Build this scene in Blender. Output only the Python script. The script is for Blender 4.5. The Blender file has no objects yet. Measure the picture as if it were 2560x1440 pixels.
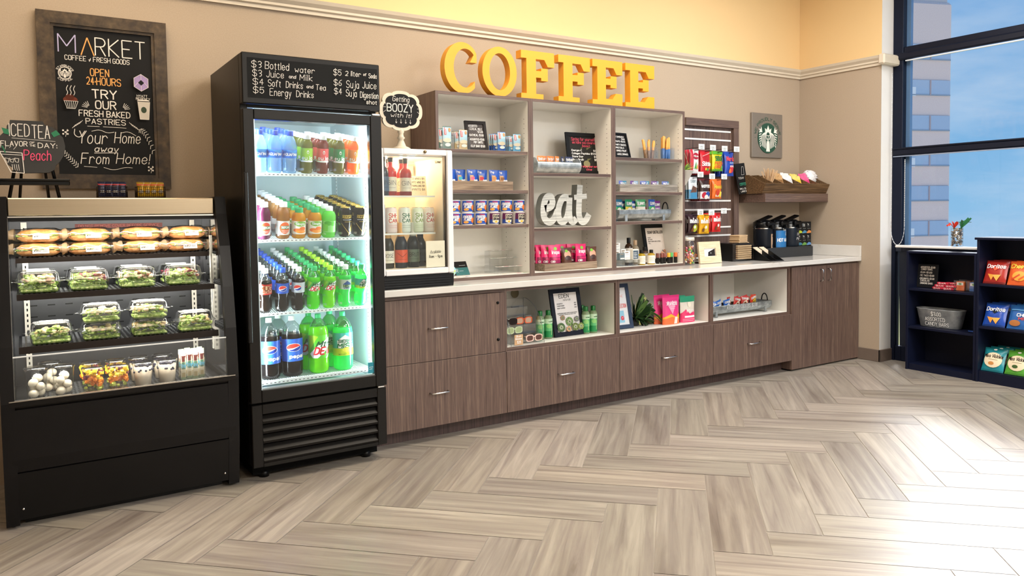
import bpy, math, random
from mathutils import Matrix, Vector
R = random.Random(7)
S = bpy.context.scene
COL = S.collection
PI = math.pi

# ------------------------------------------------------------------ camera, world, sun, exposure
def make_camera():
    yaw, pitch, roll = .5715, -.0471, -.0138
    f = Vector((math.sin(yaw)*math.cos(pitch), math.cos(yaw)*math.cos(pitch), math.sin(pitch)))
    r = f.cross(Vector((0, 0, 1))).normalized(); u = r.cross(f)
    r2 = math.cos(roll)*r + math.sin(roll)*u; u2 = -math.sin(roll)*r + math.cos(roll)*u
    cam = bpy.data.cameras.new('camera'); o = bpy.data.objects.new('camera', cam); COL.objects.link(o)
    m = Matrix((r2, u2, -f)).transposed().to_4x4(); m.translation = (-6.232, -4.583, 1.344)
    o.matrix_world = m
    cam.sensor_width = 36; cam.lens = 1887.7/2560*36
    cam.shift_x = (1280-1276.4)/2560; cam.shift_y = (621.1-720)/2560
    cam.clip_start = .05; cam.clip_end = 500
    S.camera = o
make_camera()
S.view_settings.view_transform = 'Standard'; S.view_settings.look = 'None'
S.view_settings.gamma = 1; S.view_settings.use_curve_mapping = False
S.view_settings.exposure = 0.0
S.cycles.transparent_max_bounces = 40

def lin(h):
    h = h.lstrip('#'); c = [int(h[i:i+2], 16)/255 for i in (0, 2, 4)]
    return tuple(x/12.92 if x <= .04045 else ((x+.055)/1.055)**2.4 for x in c)

def make_world():
    w = bpy.data.worlds.new('sky'); S.world = w; w.use_nodes = True
    n = w.node_tree.nodes; l = w.node_tree.links; n.clear()
    out = n.new('ShaderNodeOutputWorld'); bg = n.new('ShaderNodeBackground')
    tc = n.new('ShaderNodeTexCoord'); sep = n.new('ShaderNodeSeparateXYZ')
    l.new(tc.outputs['Generated'], sep.inputs[0])
    ramp = n.new('ShaderNodeValToRGB'); e = ramp.color_ramp.elements
    e[0].position = .0; e[0].color = (1.35, 1.25, 1.1, 1)
    e[1].position = 1; e[1].color = (.12, .27, .58, 1)
    for p, c in ((.38, (1.15, 1.1, 1.02, 1)), (.44, (.30, .52, .78, 1)), (.50, (.30, .58, .86, 1)), (.56, (.20, .47, .80, 1)), (.64, (.27, .48, .80, 1)), (.72, (.20, .38, .70, 1))):
        q = ramp.color_ramp.elements.new(p); q.color = c
    mr = n.new('ShaderNodeMapRange'); mr.inputs[1].default_value = -1; mr.inputs[2].default_value = 1
    l.new(sep.outputs[2], mr.inputs[0]); l.new(mr.outputs[0], ramp.inputs[0])
    mp = n.new('ShaderNodeMapping'); mp.inputs['Scale'].default_value = (3.0, 3.0, 11.0); mp.inputs['Rotation'].default_value = (.12, .1, 0)
    l.new(tc.outputs['Generated'], mp.inputs[0])
    no = n.new('ShaderNodeTexNoise'); no.inputs['Scale'].default_value = 2.0; no.inputs['Detail'].default_value = 6; no.inputs['Roughness'].default_value = .55
    l.new(mp.outputs[0], no.inputs['Vector'])
    cr = n.new('ShaderNodeValToRGB'); cr.color_ramp.elements[0].position = .44; cr.color_ramp.elements[1].position = .78
    cr.color_ramp.elements[1].color = (.6, .6, .6, 1)
    l.new(no.outputs[0], cr.inputs[0])
    mx = n.new('ShaderNodeMix'); mx.data_type = 'RGBA'
    l.new(cr.outputs[0], mx.inputs[0]); l.new(ramp.outputs[0], mx.inputs[6]); mx.inputs[7].default_value = (.62, .76, .92, 1)
    l.new(mx.outputs[2], bg.inputs[0]); bg.inputs[1].default_value = 0.95
    l.new(bg.outputs[0], out.inputs[0])
make_world()

def lamp(name, kind, loc, energy, col=(1, 1, 1), size=None, sizey=None, rot=None, to=None, **k):
    d = bpy.data.lights.new(name, kind); d.energy = energy; d.color = col
    if size is not None and kind == 'AREA':
        d.size = size
        if sizey: d.shape = 'RECTANGLE'; d.size_y = sizey
    for a, b in k.items(): setattr(d, a, b)
    o = bpy.data.objects.new(name, d); COL.objects.link(o); o.location = loc
    if to is not None: o.rotation_euler = Vector(to).to_track_quat('-Z', 'Y').to_euler()
    elif rot: o.rotation_euler = rot
    return o
lamp('sun', 'SUN', (8, 3, 8), 3.2, (.97, .98, 1.0), to=(-1, -.52, -.8), angle=math.radians(13))
# unseen ceiling lamps: neutral near windows, warm further in; rear pair added as frontal fill
for x, y, e, c in ((-1.6, -1.7, 62, (.98, .97, .97)), (-3.6, -1.5, 62, (1, .87, .70)), (-5.9, -.75, 34, (1, .80, .56)), (-1.6, -4.6, 60, (.86, .94, 1)), (-3.9, -6.5, 150, (1, .94, .86)), (-1.5, -6.5, 175, (.96, .97, 1))):
    lamp('ceiling_fill_lamp', 'AREA', (x, y, 3.5), e, c, 1.1, 1.1)

# ------------------------------------------------------------------ materials
MATS = {}
def nt(name):
    m = bpy.data.materials.new(name); m.use_nodes = True
    return m, m.node_tree.nodes, m.node_tree.links
def M(h, rough=.5, metal=0., var=.06, scale=18., bump=0., emit=0.):
    key = (h, rough, metal, var, scale, bump, emit)
    if key in MATS: return MATS[key]
    m, n, l = nt('mat_'+h.lstrip('#')); b = n['Principled BSDF']; c = lin(h)
    b.inputs['Roughness'].default_value = rough; b.inputs['Metallic'].default_value = metal
    if sum(c) < .06: b.inputs['Specular IOR Level'].default_value = .22
    tc = n.new('ShaderNodeTexCoord'); no = n.new('ShaderNodeTexNoise'); no.inputs['Scale'].default_value = scale; no.inputs['Detail'].default_value = 3
    l.new(tc.outputs['Object'], no.inputs['Vector'])
    mx = n.new('ShaderNodeMix'); mx.data_type = 'RGBA'
    mx.inputs[6].default_value = tuple(x*(1-var) for x in c)+(1,); mx.inputs[7].default_value = tuple(min(1, x*(1+var)) for x in c)+(1,)
    l.new(no.outputs[0], mx.inputs[0]); l.new(mx.outputs[2], b.inputs['Base Color'])
    if bump:
        bp = n.new('ShaderNodeBump'); bp.inputs['Strength'].default_value = bump; bp.inputs['Distance'].default_value = .01
        l.new(no.outputs[0], bp.inputs['Height']); l.new(bp.outputs[0], b.inputs['Normal'])
    if emit:
        b.inputs['Emission Color'].default_value = c+(1,); b.inputs['Emission Strength'].default_value = emit
    MATS[key] = m; return m
def ramp_mat(name, stops, scale, rough=.5, metal=0., detail=4, bump=0., rot=(0, 0, 0), coord='Object', spec=.5, noise=5.):
    """noise-ramp material, scale is a 3-vector so a big number across the grain makes streaks"""
    m, n, l = nt(name); b = n['Principled BSDF']
    b.inputs['Roughness'].default_value = rough; b.inputs['Metallic'].default_value = metal
    b.inputs['Specular IOR Level'].default_value = spec
    tc = n.new('ShaderNodeTexCoord'); mp = n.new('ShaderNodeMapping'); mp.inputs['Scale'].default_value = scale; mp.inputs['Rotation'].default_value = rot
    no = n.new('ShaderNodeTexNoise'); no.inputs['Scale'].default_value = noise; no.inputs['Detail'].default_value = detail; no.inputs['Roughness'].default_value = .6
    cr = n.new('ShaderNodeValToRGB'); e = cr.color_ramp.elements
    e[0].position = stops[0][0]; e[0].color = lin(stops[0][1])+(1,); e[1].position = stops[-1][0]; e[1].color = lin(stops[-1][1])+(1,)
    for p, c in stops[1:-1]:
        q = e.new(p); q.color = lin(c)+(1,)
    l.new(tc.outputs[coord], mp.inputs[0]); l.new(mp.outputs[0], no.inputs['Vector']); l.new(no.outputs[0], cr.inputs[0]); l.new(cr.outputs[0], b.inputs['Base Color'])
    if bump:
        bp = n.new('ShaderNodeBump'); bp.inputs['Strength'].default_value = bump; bp.inputs['Distance'].default_value = .004
        l.new(no.outputs[0], bp.inputs['Height']); l.new(bp.outputs[0], b.inputs['Normal'])
    return m
WOODST = [(.26, '#332623'), (.38, '#4f3d37'), (.47, '#6a554b'), (.53, '#54423c'), (.60, '#7b6558'), (.66, '#5c4a43'), (.76, '#93806f')]
wood_v = ramp_mat('walnut_laminate_upright', WOODST, (13, 13, .25), .42, noise=6, detail=6)
wood_h = ramp_mat('walnut_laminate_level', WOODST, (.25, 13, 13), .42, noise=6, detail=6)
wood_toe = ramp_mat('walnut_laminate_kick', [(.3, '#2a1d1b'), (.5, '#463431'), (.7, '#5d4a42')], (26, 26, .45), .5, noise=6)
wood_dark = ramp_mat('stained_frame_wood', [(.3, '#20170f'), (.45, '#382a1a'), (.6, '#4c3c28'), (.75, '#66553d')], (9, 9, 9), .55, noise=2.2, detail=8)
wood_rustic = ramp_mat('weathered_crate_wood', [(.3, '#5a4a3c'), (.5, '#85715d'), (.7, '#a08d78')], (1.5, 30, 30), .7, noise=4, bump=.2)
wood_grey = ramp_mat('grey_weathered_wood', [(.3, '#5c5650'), (.5, '#868077'), (.7, '#a39d94')], (1.5, 30, 30), .7, noise=4, bump=.2)
wood_brown = ramp_mat('brown_rack_wood', [(.3, '#3a2817'), (.5, '#5f4528'), (.7, '#7d6142')], (1.2, 24, 24), .6, noise=4)
wood_pale = ramp_mat('pale_frame_wood', [(.3, '#cdb693'), (.5, '#ddc9a8'), (.7, '#eadbbf')], (2, 40, 40), .5, noise=4)
quartz = ramp_mat('white_quartz', [(.30, '#b9aea4'), (.36, '#d3cfc9'), (.5, '#d8d5d0'), (.8, '#dedcd8')], (1, 1, 1), .12, noise=2.6, detail=10)
galv = ramp_mat('galvanised_steel', [(.3, '#83898a'), (.5, '#a4aaab'), (.7, '#c3c8c8')], (1, 1, 1), .42, .75, noise=22, detail=5)
steel = ramp_mat('brushed_stainless', [(.3, '#a89a84'), (.7, '#b0a28c')], (.4, 60, 60), .26, .9, noise=6)
chrome = M('#d8d8d8', .18, 1., .02)
wallpaint = ramp_mat('taupe_vinyl_wallcovering', [(.3, '#aa9985'), (.7, '#b2a18d')], (1, 1, 1), .75, noise=160, detail=2, bump=0)
cream_cove_glow = M('#e4c490', .8, var=.02, scale=2)  # cream upper wall, with warm cove light painted into the colour
backpaint = M('#ece6da', .8, var=.02)
jambpaint = M('#e9e6e2', .7, var=.02)
trimpaint = M('#d5c9b6', .5, var=.03)
rubberbase = M('#6d5f55', .55)
ceilpaint = M('#ebe6dd', .9, var=.02)
whitemel = M('#ebe8e0', .45, var=.02)
black = M('#0b0b0c', .34, var=.1)
blackmatt = M('#121113', .6, var=.1)
fridgeblk = M('#141210', .38, var=.15, scale=60, bump=.02)
board = M('#100f0f', .55, var=.25, scale=3)
navy = M('#12172a', .4, var=.1)
white = M('#f2f2f0', .45, var=.02)
chalk = M('#e9e4dc', .9, var=.1, scale=200)
def ribbed_mat():
    m, n, l = nt('floor_planks'); b = n['Principled BSDF']
    uv = n.new('ShaderNodeUVMap'); uv.uv_map = 'uv'
    at = n.new('ShaderNodeAttribute'); at.attribute_name = 'tint'
    mp = n.new('ShaderNodeMapping'); mp.inputs['Scale'].default_value = (.7, 15, 1); l.new(uv.outputs[0], mp.inputs[0])
    no = n.new('ShaderNodeTexNoise'); no.inputs['Scale'].default_value = 1.5; no.inputs['Detail'].default_value = 7; no.inputs['Roughness'].default_value = .62; no.inputs['Distortion'].default_value = .8
    l.new(mp.outputs[0], no.inputs['Vector'])
    cr = n.new('ShaderNodeValToRGB'); e = cr.color_ramp.elements
    e[0].position = .27; e[0].color = lin('#7d7368')+(1,); e[1].position = .8; e[1].color = lin('#bdb4a9')+(1,)
    for p, c in ((.38, '#928880'), (.5, '#9f968b'), (.62, '#ada498')):
        q = e.new(p); q.color = lin(c)+(1,)
    l.new(no.outputs[0], cr.inputs[0])
    mp2 = n.new('ShaderNodeMapping'); mp2.inputs['Scale'].default_value = (1.0, 5.5, 1); l.new(uv.outputs[0], mp2.inputs[0])
    n2 = n.new('ShaderNodeTexNoise'); n2.inputs['Scale'].default_value = 1.1; n2.inputs['Detail'].default_value = 4; l.new(mp2.outputs[0], n2.inputs['Vector'])
    c2 = n.new('ShaderNodeValToRGB'); c2.color_ramp.elements[0].position = .22; c2.color_ramp.elements[0].color = (.66, .63, .60, 1); c2.color_ramp.elements[1].position = .46; c2.color_ramp.elements[1].color = (1, 1, 1, 1)
    l.new(n2.outputs[0], c2.inputs[0])
    m1 = n.new('ShaderNodeMix'); m1.data_type = 'RGBA'; m1.blend_type = 'MULTIPLY'; m1.inputs[0].default_value = 1
    l.new(cr.outputs[0], m1.inputs[6]); l.new(c2.outputs[0], m1.inputs[7])
    m2 = n.new('ShaderNodeMix'); m2.data_type = 'RGBA'; m2.blend_type = 'MULTIPLY'; m2.inputs[0].default_value = 1
    l.new(m1.outputs[2], m2.inputs[6]); l.new(at.outputs['Color'], m2.inputs[7])
    l.new(m2.outputs[2], b.inputs['Base Color'])
    b.inputs['Roughness'].default_value = .34
    bp = n.new('ShaderNodeBump'); bp.inputs['Strength'].default_value = .12; bp.inputs['Distance'].default_value = .002
    l.new(no.outputs[0], bp.inputs['Height']); l.new(bp.outputs[0], b.inputs['Normal'])
    return m
def skin_fresnel(n, l, ior):
    """mirror share of a thin skin, the same from both of its sides"""
    f = n.new('ShaderNodeFresnel'); ge = n.new('ShaderNodeNewGeometry'); mr = n.new('ShaderNodeMapRange')
    mr.inputs[3].default_value = ior; mr.inputs[4].default_value = 1/ior
    l.new(ge.outputs['Backfacing'], mr.inputs[0]); l.new(mr.outputs[0], f.inputs[0]); return f
def clear(name, tint=(1, 1, 1), refl=.10, rough=.03, base=.03):
    """clear plastic or pane: lets light straight through, with a reflecting skin"""
    m, n, l = nt(name); n.remove(n['Principled BSDF']); out = n['Material Output']
    t = n.new('ShaderNodeBsdfTransparent'); t.inputs[0].default_value = tint+(1,)
    g = n.new('ShaderNodeBsdfGlossy'); g.inputs['Roughness'].default_value = rough
    f = skin_fresnel(n, l, 1.45)
    no = n.new('ShaderNodeTexNoise'); no.inputs['Scale'].default_value = 30
    mr = n.new('ShaderNodeMath'); mr.operation = 'MULTIPLY_ADD'; mr.inputs[1].default_value = refl/.04*.5; mr.inputs[2].default_value = base
    l.new(f.outputs[0], mr.inputs[0])
    m2 = n.new('ShaderNodeMath'); m2.operation = 'MULTIPLY'; m2.use_clamp = True
    r2 = n.new('ShaderNodeMapRange'); r2.inputs[3].default_value = .85; r2.inputs[4].default_value = 1.15
    l.new(no.outputs[0], r2.inputs[0]); l.new(mr.outputs[0], m2.inputs[0]); l.new(r2.outputs[0], m2.inputs[1])
    x = n.new('ShaderNodeMixShader'); l.new(m2.outputs[0], x.inputs[0]); l.new(t.outputs[0], x.inputs[1]); l.new(g.outputs[0], x.inputs[2]); l.new(x.outputs[0], out.inputs[0])
    return m
def liquid(h, trans=.35, gl=.9):
    """drink in a plastic bottle: scatters and lets some light through, glossy skin"""
    key = ('liq', h, trans)
    if key in MATS: return MATS[key]
    m, n, l = nt('drink_'+h.lstrip('#')); n.remove(n['Principled BSDF']); out = n['Material Output']; c = lin(h)+(1,)
    tl = n.new('ShaderNodeBsdfTranslucent'); tl.inputs[0].default_value = c
    di = n.new('ShaderNodeBsdfDiffuse'); di.inputs[0].default_value = c
    tr = n.new('ShaderNodeBsdfTransparent'); tr.inputs[0].default_value = c
    no = n.new('ShaderNodeTexNoise'); no.inputs['Scale'].default_value = 60
    a = n.new('ShaderNodeMixShader'); a.inputs[0].default_value = .5; l.new(tl.outputs[0], a.inputs[1]); l.new(di.outputs[0], a.inputs[2])
    b = n.new('ShaderNodeMixShader'); b.inputs[0].default_value = trans; l.new(a.outputs[0], b.inputs[1]); l.new(tr.outputs[0], b.inputs[2])
    g = n.new('ShaderNodeBsdfGlossy'); g.inputs['Roughness'].default_value = .12
    f = skin_fresnel(n, l, 1.4)
    bp = n.new('ShaderNodeBump'); bp.inputs['Strength'].default_value = .15; l.new(no.outputs[0], bp.inputs['Height']); l.new(bp.outputs[0], g.inputs['Normal'])
    x = n.new('ShaderNodeMixShader'); l.new(f.outputs[0], x.inputs[0]); l.new(b.outputs[0], x.inputs[1]); l.new(g.outputs[0], x.inputs[2]); l.new(x.outputs[0], out.inputs[0])
    MATS[key] = m; return m
pane = clear('window_pane', (.97, .985, 1), .035, .01, .0)
fpane = clear('cooler_door_pane', (.95, .985, .985), .035, .02, .01)
acrylic = clear('clear_acrylic', (.985, .99, .99), .10, .05, .04)
clam = clear('clear_lid_plastic', (.993, .996, .993), .09, .12, .035)
kraftfilm = liquid('#f0d6b0', .6)
cello = clear('cellophane', (1, .985, .96), .18, .12, .08)
lid_glare = liquid('#f2f5f2', .55)  # lamp glare on the lid tops, put in as a whitish film
petw = liquid('#cfe9fb', .72)
# ------------------------------------------------------------------ mesh builder
class MB:
    def __init__(s): s.v = []; s.f = []; s.mi = []; s.sm = []; s.mats = []; s.M = None; s.w = None
    def V(s, p):
        if s.w: p = s.w(*p)
        if s.M is not None: p = tuple(s.M @ Vector(p))
        s.v.append(tuple(p)); return len(s.v)-1
    def F(s, ids, m, smooth=False):
        if m not in s.mats: s.mats.append(m)
        s.f.append(tuple(ids)); s.mi.append(s.mats.index(m)); s.sm.append(smooth)
    def quad(s, a, b, c, d, m): s.F([s.V(a), s.V(b), s.V(c), s.V(d)], m)
    def poly(s, pts, m): s.F([s.V(p) for p in pts], m)
    def box(s, x0, y0, z0, x1, y1, z1, m, c=0.):
        if x0 > x1: x0, x1 = x1, x0
        if y0 > y1: y0, y1 = y1, y0
        if z0 > z1: z0, z1 = z1, z0
        if not c:
            i = [s.V(p) for p in ((x0, y0, z0), (x1, y0, z0), (x1, y1, z0), (x0, y1, z0), (x0, y0, z1), (x1, y0, z1), (x1, y1, z1), (x0, y1, z1))]
            for q in ((0, 3, 2, 1), (4, 5, 6, 7), (0, 1, 5, 4), (1, 2, 6, 5), (2, 3, 7, 6), (3, 0, 4, 7)): s.F([i[k] for k in q], m)
            return s
        lo, hi = (x0, y0, z0), (x1, y1, z1); c = min(c, *(.49*(hi[k]-lo[k]) for k in range(3))); d = {}; pos = {}
        for sx in (0, 1):
            for sy in (0, 1):
                for sz in (0, 1):
                    sg = (sx, sy, sz)
                    for a in range(3):
                        p = [(hi[k] if sg[k] else lo[k])+(0 if k == a else (-c if sg[k] else c)) for k in range(3)]
                        pos[(sg, a)] = p; d[(sg, a)] = s.V(p)
        ce = Vector([(lo[k]+hi[k])/2 for k in range(3)])
        def face(keys):
            P = [Vector(pos[k]) for k in keys]; nn = (P[1]-P[0]).cross(P[2]-P[0]); mid = sum(P, Vector())/len(P)
            if nn.dot(mid-ce) < 0: keys = keys[::-1]
            s.F([d[k] for k in keys], m)
        B = (0, 1)
        for a in range(3):
            o = [k for k in range(3) if k != a]
            for sa in B:
                ks = []
                for q in ((0, 0), (1, 0), (1, 1), (0, 1)):
                    sg = [0, 0, 0]; sg[a] = sa; sg[o[0]] = q[0]; sg[o[1]] = q[1]; ks.append((tuple(sg), a))
                face(ks)
            for s0 in B:
                for s1 in B:
                    g0 = [0, 0, 0]; g0[o[0]] = s0; g0[o[1]] = s1; g1 = list(g0); g1[a] = 1; g0 = tuple(g0); g1 = tuple(g1)
                    face([(g0, o[0]), (g0, o[1]), (g1, o[1]), (g1, o[0])])
        for sx in B:
            for sy in B:
                for sz in B: face([((sx, sy, sz), 0), ((sx, sy, sz), 1), ((sx, sy, sz), 2)])
        return s
    def lathe(s, prof, m, cx=0, cy=0, n=20, mats=None, sx=1., sy=1.):
        rings = []
        for r, z in prof:
            if r < 1e-5: rings.append([s.V((cx, cy, z))])
            else: rings.append([s.V((cx+sx*r*math.cos(2*PI*k/n), cy+sy*r*math.sin(2*PI*k/n), z)) for k in range(n)])
        for q in range(len(rings)-1):
            a, b = rings[q], rings[q+1]; mm = mats[q] if mats else m
            for k in range(n):
                k2 = (k+1) % n
                if len(a) == 1 and len(b) == 1: continue
                if len(a) == 1: s.F([a[0], b[k2], b[k]], mm, True)
                elif len(b) == 1: s.F([a[k], a[k2], b[0]], mm, True)
                else: s.F([a[k], a[k2], b[k2], b[k]], mm, True)
        return s
    def tube(s, pts, r, m, n=8, closed=False, cap=True):
        P = [Vector(p) for p in pts]; L = len(P); rings = []; up = Vector((0, 0, 1))
        for i in range(L):
            t = (P[(i+1) % L]-P[i-1]) if closed else (P[min(i+1, L-1)]-P[max(i-1, 0)])
            t.normalize(); a = t.cross(up)
            if a.length < .05: a = t.cross(Vector((0, 1, 0)))
            a.normalize(); b = t.cross(a); rr = r[i] if isinstance(r, (list, tuple)) else r
            rings.append([s.V(P[i]+a*rr*math.cos(2*PI*k/n)-b*rr*math.sin(2*PI*k/n)) for k in range(n)])
        for i in range(L if closed else L-1):
            A, B = rings[i], rings[(i+1) % L]
            for k in range(n): s.F([A[k], A[(k+1) % n], B[(k+1) % n], B[k]], m, True)
        if cap and not closed: s.F(rings[0][::-1], m); s.F(rings[-1], m)
        return s
    def prism(s, pts, y0, y1, m, m2=None, holes=False):
        """closed outline in x,z extruded from y0 (front) to y1"""
        ar = sum(pts[i-1][0]*pts[i][1]-pts[i][0]*pts[i-1][1] for i in range(len(pts)))
        if ar < 0: pts = pts[::-1]
        A = [s.V((x, y0, z)) for x, z in pts]; B = [s.V((x, y1, z)) for x, z in pts]; n = len(pts)
        s.F(A, m); s.F(B[::-1], m)
        for k in range(n): s.F([A[k], B[k], B[(k+1) % n], A[(k+1) % n]], m2 or m)
        return s
    def xprism(s, pts, x0, x1, m):
        """closed outline in y,z extruded along x"""
        ar = sum(pts[i-1][0]*pts[i][1]-pts[i][0]*pts[i-1][1] for i in range(len(pts)))
        if ar < 0: pts = pts[::-1]
        A = [s.V((x0, y, z)) for y, z in pts]; B = [s.V((x1, y, z)) for y, z in pts]; n = len(pts)
        s.F(A[::-1], m); s.F(B, m)
        for k in range(n): s.F([A[k], A[(k+1) % n], B[(k+1) % n], B[k]], m)
        return s
    def ring(s, outer, inner, y0, y1, m, m2=None):
        """band between two outlines with the same number of points, extruded y0..y1"""
        n = len(outer); c = {}
        for nm, pts in (('o', outer), ('i', inner)):
            for y in (y0, y1): c[nm, y] = [s.V((x, y, z)) for x, z in pts]
        for k in range(n):
            j = (k+1) % n
            s.F([c['o', y0][k], c['o', y0][j], c['i', y0][j], c['i', y0][k]], m)
            s.F([c['o', y1][j], c['o', y1][k], c['i', y1][k], c['i', y1][j]], m)
            s.F([c['o', y0][k], c['o', y1][k], c['o', y1][j], c['o', y0][j]], m2 or m)
            s.F([c['i', y0][j], c['i', y1][j], c['i', y1][k], c['i', y0][k]], m2 or m)
        return s
    def ell(s, c, r, m, n=10, k=6, rot=None):
        old = s.M; mm = Matrix.Translation(c) @ (rot.to_4x4() if rot else Matrix()) @ Matrix.Diagonal((r[0], r[1], r[2], 1))
        s.M = (old @ mm) if old is not None else mm
        s.lathe([(math.sin(PI*i/k), -math.cos(PI*i/k)) for i in range(k+1)], m, n=n); s.M = old; return s
    def gridp(s, fn, nu, nv, m, smooth=True, mf=None):
        I = [[s.V(fn(i/nu, j/nv)) for i in range(nu+1)] for j in range(nv+1)]
        for j in range(nv):
            for i in range(nu): s.F([I[j][i], I[j][i+1], I[j+1][i+1], I[j+1][i]], mf((i+.5)/nu, (j+.5)/nv) if mf else m, smooth)
    def build(s, name, parent=None, loc=None, rz=0):
        me = bpy.data.meshes.new(name); me.from_pydata(s.v, [], s.f)
        for m in s.mats: me.materials.append(m)
        me.polygons.foreach_set('material_index', s.mi); me.polygons.foreach_set('use_smooth', s.sm); me.update()
        o = bpy.data.objects.new(name, me); COL.objects.link(o)
        if parent is not None: o.parent = parent
        if loc: o.location = loc
        if rz: o.rotation_euler.z = rz
        return o
LABELS = {}
def tag(o, label, cat, group=None, kind=None):
    if label == 'x': o['label'] = label
    elif label:
        o['label'] = label
        n = len(label.split())
        if not 4 <= n <= 16: print('LABEL LENGTH', n, label)
        if label in LABELS and LABELS[label] != group: print('LABEL TWICE', label)
        LABELS[label] = group
    if cat: o['category'] = cat
    if group: o['group'] = group
    if kind: o['kind'] = kind
    return o
def thing(name, label, cat, loc=(0, 0, 0), rz=0, group=None, rx=0):
    o = bpy.data.objects.new(name, None); COL.objects.link(o); o.empty_display_size = .05
    o.location = loc; o.rotation_euler = (rx, 0, rz)
    return tag(o, label, cat, group)
def part(mb, name, parent, label=None):
    o = mb.build(name, parent)
    if label: o['label'] = label
    return o
def struct(mb, name):
    o = mb.build(name); o['kind'] = 'structure'; return o
def dup(root, label, loc, rz=None, group=None):
    c = root.copy(); COL.objects.link(c); c.location = loc
    if rz is not None: c.rotation_euler = (root.rotation_euler[0], 0, rz)
    tag(c, label, root.get('category'), group or root.get('group'))
    for ch in list(root.children):
        k = ch.copy(); COL.objects.link(k); k.parent = c
        for g in ch.children:
            d = g.copy(); COL.objects.link(d); d.parent = k
    return c
# ------------------------------------------------------------------ stroke lettering
GL = dict(l.split(' ', 1) for l in '''A 022842 1434
B 0208 ~083847463505 ~053544433202
C ~4738180703123243
D ~082847432202 0208
E 48080242 0535
F 480802 0535
G ~4738180703123243 434525
H 0208 4248 0545
I 0208
J ~3833221203
K 0208 480542
L 080242
M 0208244842
N 02084248
O @1807031232434738
P 0208 ~083847463505
Q @1807031232434738 2442
R 0208 ~083847463505 2542
S ~473818070615354443321203
T 0848 2822
U ~080312324348
V 082248
W 0812253248
X 0248 0842
Y 082548 2522
Z 08480242
a @1605031222333526 3632
b 0802 @1605031222333526
c ~3526160503122233
d 3832 @1605031222333526
e ~04343526160503122233
f ~37281712 0626
g @1605031222333526 ~3631201001
h 0802 ~0516263532
i 0602 0708
j ~26211001 2728
k 0802 360432
l 0802
m 0602 ~05162522 ~25364542
n 0602 ~0516263532
o @1605031222333526
p 0600 @1605031222333526
q 3630 @1605031222333526
r 0602 ~05162635
s ~352616051424332212 1203
t ~17131222 0626
u ~0603122233 3632
v 061236
w 0612243246
x 0236 0632
y 0613 3610
z 06360232
0 @1807031222333728
1 071812
2 ~071828373502 0232
3 ~07182837362515 ~152534332212
4 22280434
5 380805 ~0516263533221203
6 ~381704031222333425150 4
7 083812
8 @1828373625150607 @1525343322120304
9 @1828373524140507 3532
$ ~473818070615354443321203 2921
- 1535
+ 0434 1236
. 0203
! 0804 0302
: 0203 0506
, 0301
' 0807
& ~4216182827040312 2244
/ 0238
* 0405
| 0208'''.split('\n'))
GL['s'] = '~35261605142433221203'; GL['6'] = '~38170403122233342515'
def chaikin(p, closed):
    for _ in range(2):
        q = [] if closed else [p[0]]
        for i in range(len(p) if closed else len(p)-1):
            a, b = p[i], p[(i+1) % len(p)]
            q += [(a[0]*.75+b[0]*.25, a[1]*.75+b[1]*.25), (a[0]*.25+b[0]*.75, a[1]*.25+b[1]*.75)]
        if not closed: q.append(p[-1])
        p = q
    return p
def layout(t):
    """strokes of a string in glyph units; returns (list of point lists, width)"""
    x = 0.; out = []
    for ch in t:
        if ch == ' ': x += 2.6; continue
        g = GL.get(ch)
        if g is None: x += 2; continue
        mxx = 0
        for st in g.split():
            fl = st[0] if st[0] in '~@' else ''; st = st.lstrip('~@')
            p = [(int(st[i]), int(st[i+1])-2) for i in range(0, len(st)-1, 2)]
            mxx = max(mxx, max(a for a, b in p))
            if fl == '~': p = chaikin(p, False)
            if fl == '@': p = chaikin(p, True); p.append(p[0])
            out.append([(a+x, b) for a, b in p])
        x += mxx+1.5
    return out, x-1.5
RC = [0]
def offsets(p, w):
    """left and right edges of a stroke with mitred joints"""
    L = []; Rr = []; n = len(p); closed = n > 3 and math.hypot(p[0][0]-p[-1][0], p[0][1]-p[-1][1]) < 1e-6
    for i in range(n):
        a = p[i-1] if i else (p[-2] if closed else None); c = p[i+1] if i < n-1 else (p[1] if closed else None); ns = []
        for u, v in ((a, p[i]), (p[i], c)):
            if u is None or v is None: continue
            dx, dz = v[0]-u[0], v[1]-u[1]; l = math.hypot(dx, dz) or 1; ns.append((-dz/l, dx/l))
        nx, nz = sum(q[0] for q in ns), sum(q[1] for q in ns); l = math.hypot(nx, nz)
        if l < .2: nx, nz = ns[0]; l = 1.
        nx, nz = nx/l, nz/l; k = w/2*(min(1.4, 2/l) if len(ns) == 2 else 1)
        L.append((p[i][0]-nx*k, p[i][1]-nz*k)); Rr.append((p[i][0]+nx*k, p[i][1]+nz*k))
    return L, Rr
def clean(p):
    q = [p[0]]
    for c in p[1:]:
        if math.hypot(c[0]-q[-1][0], c[1]-q[-1][1]) > 1e-5: q.append(c)
    return q
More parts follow.
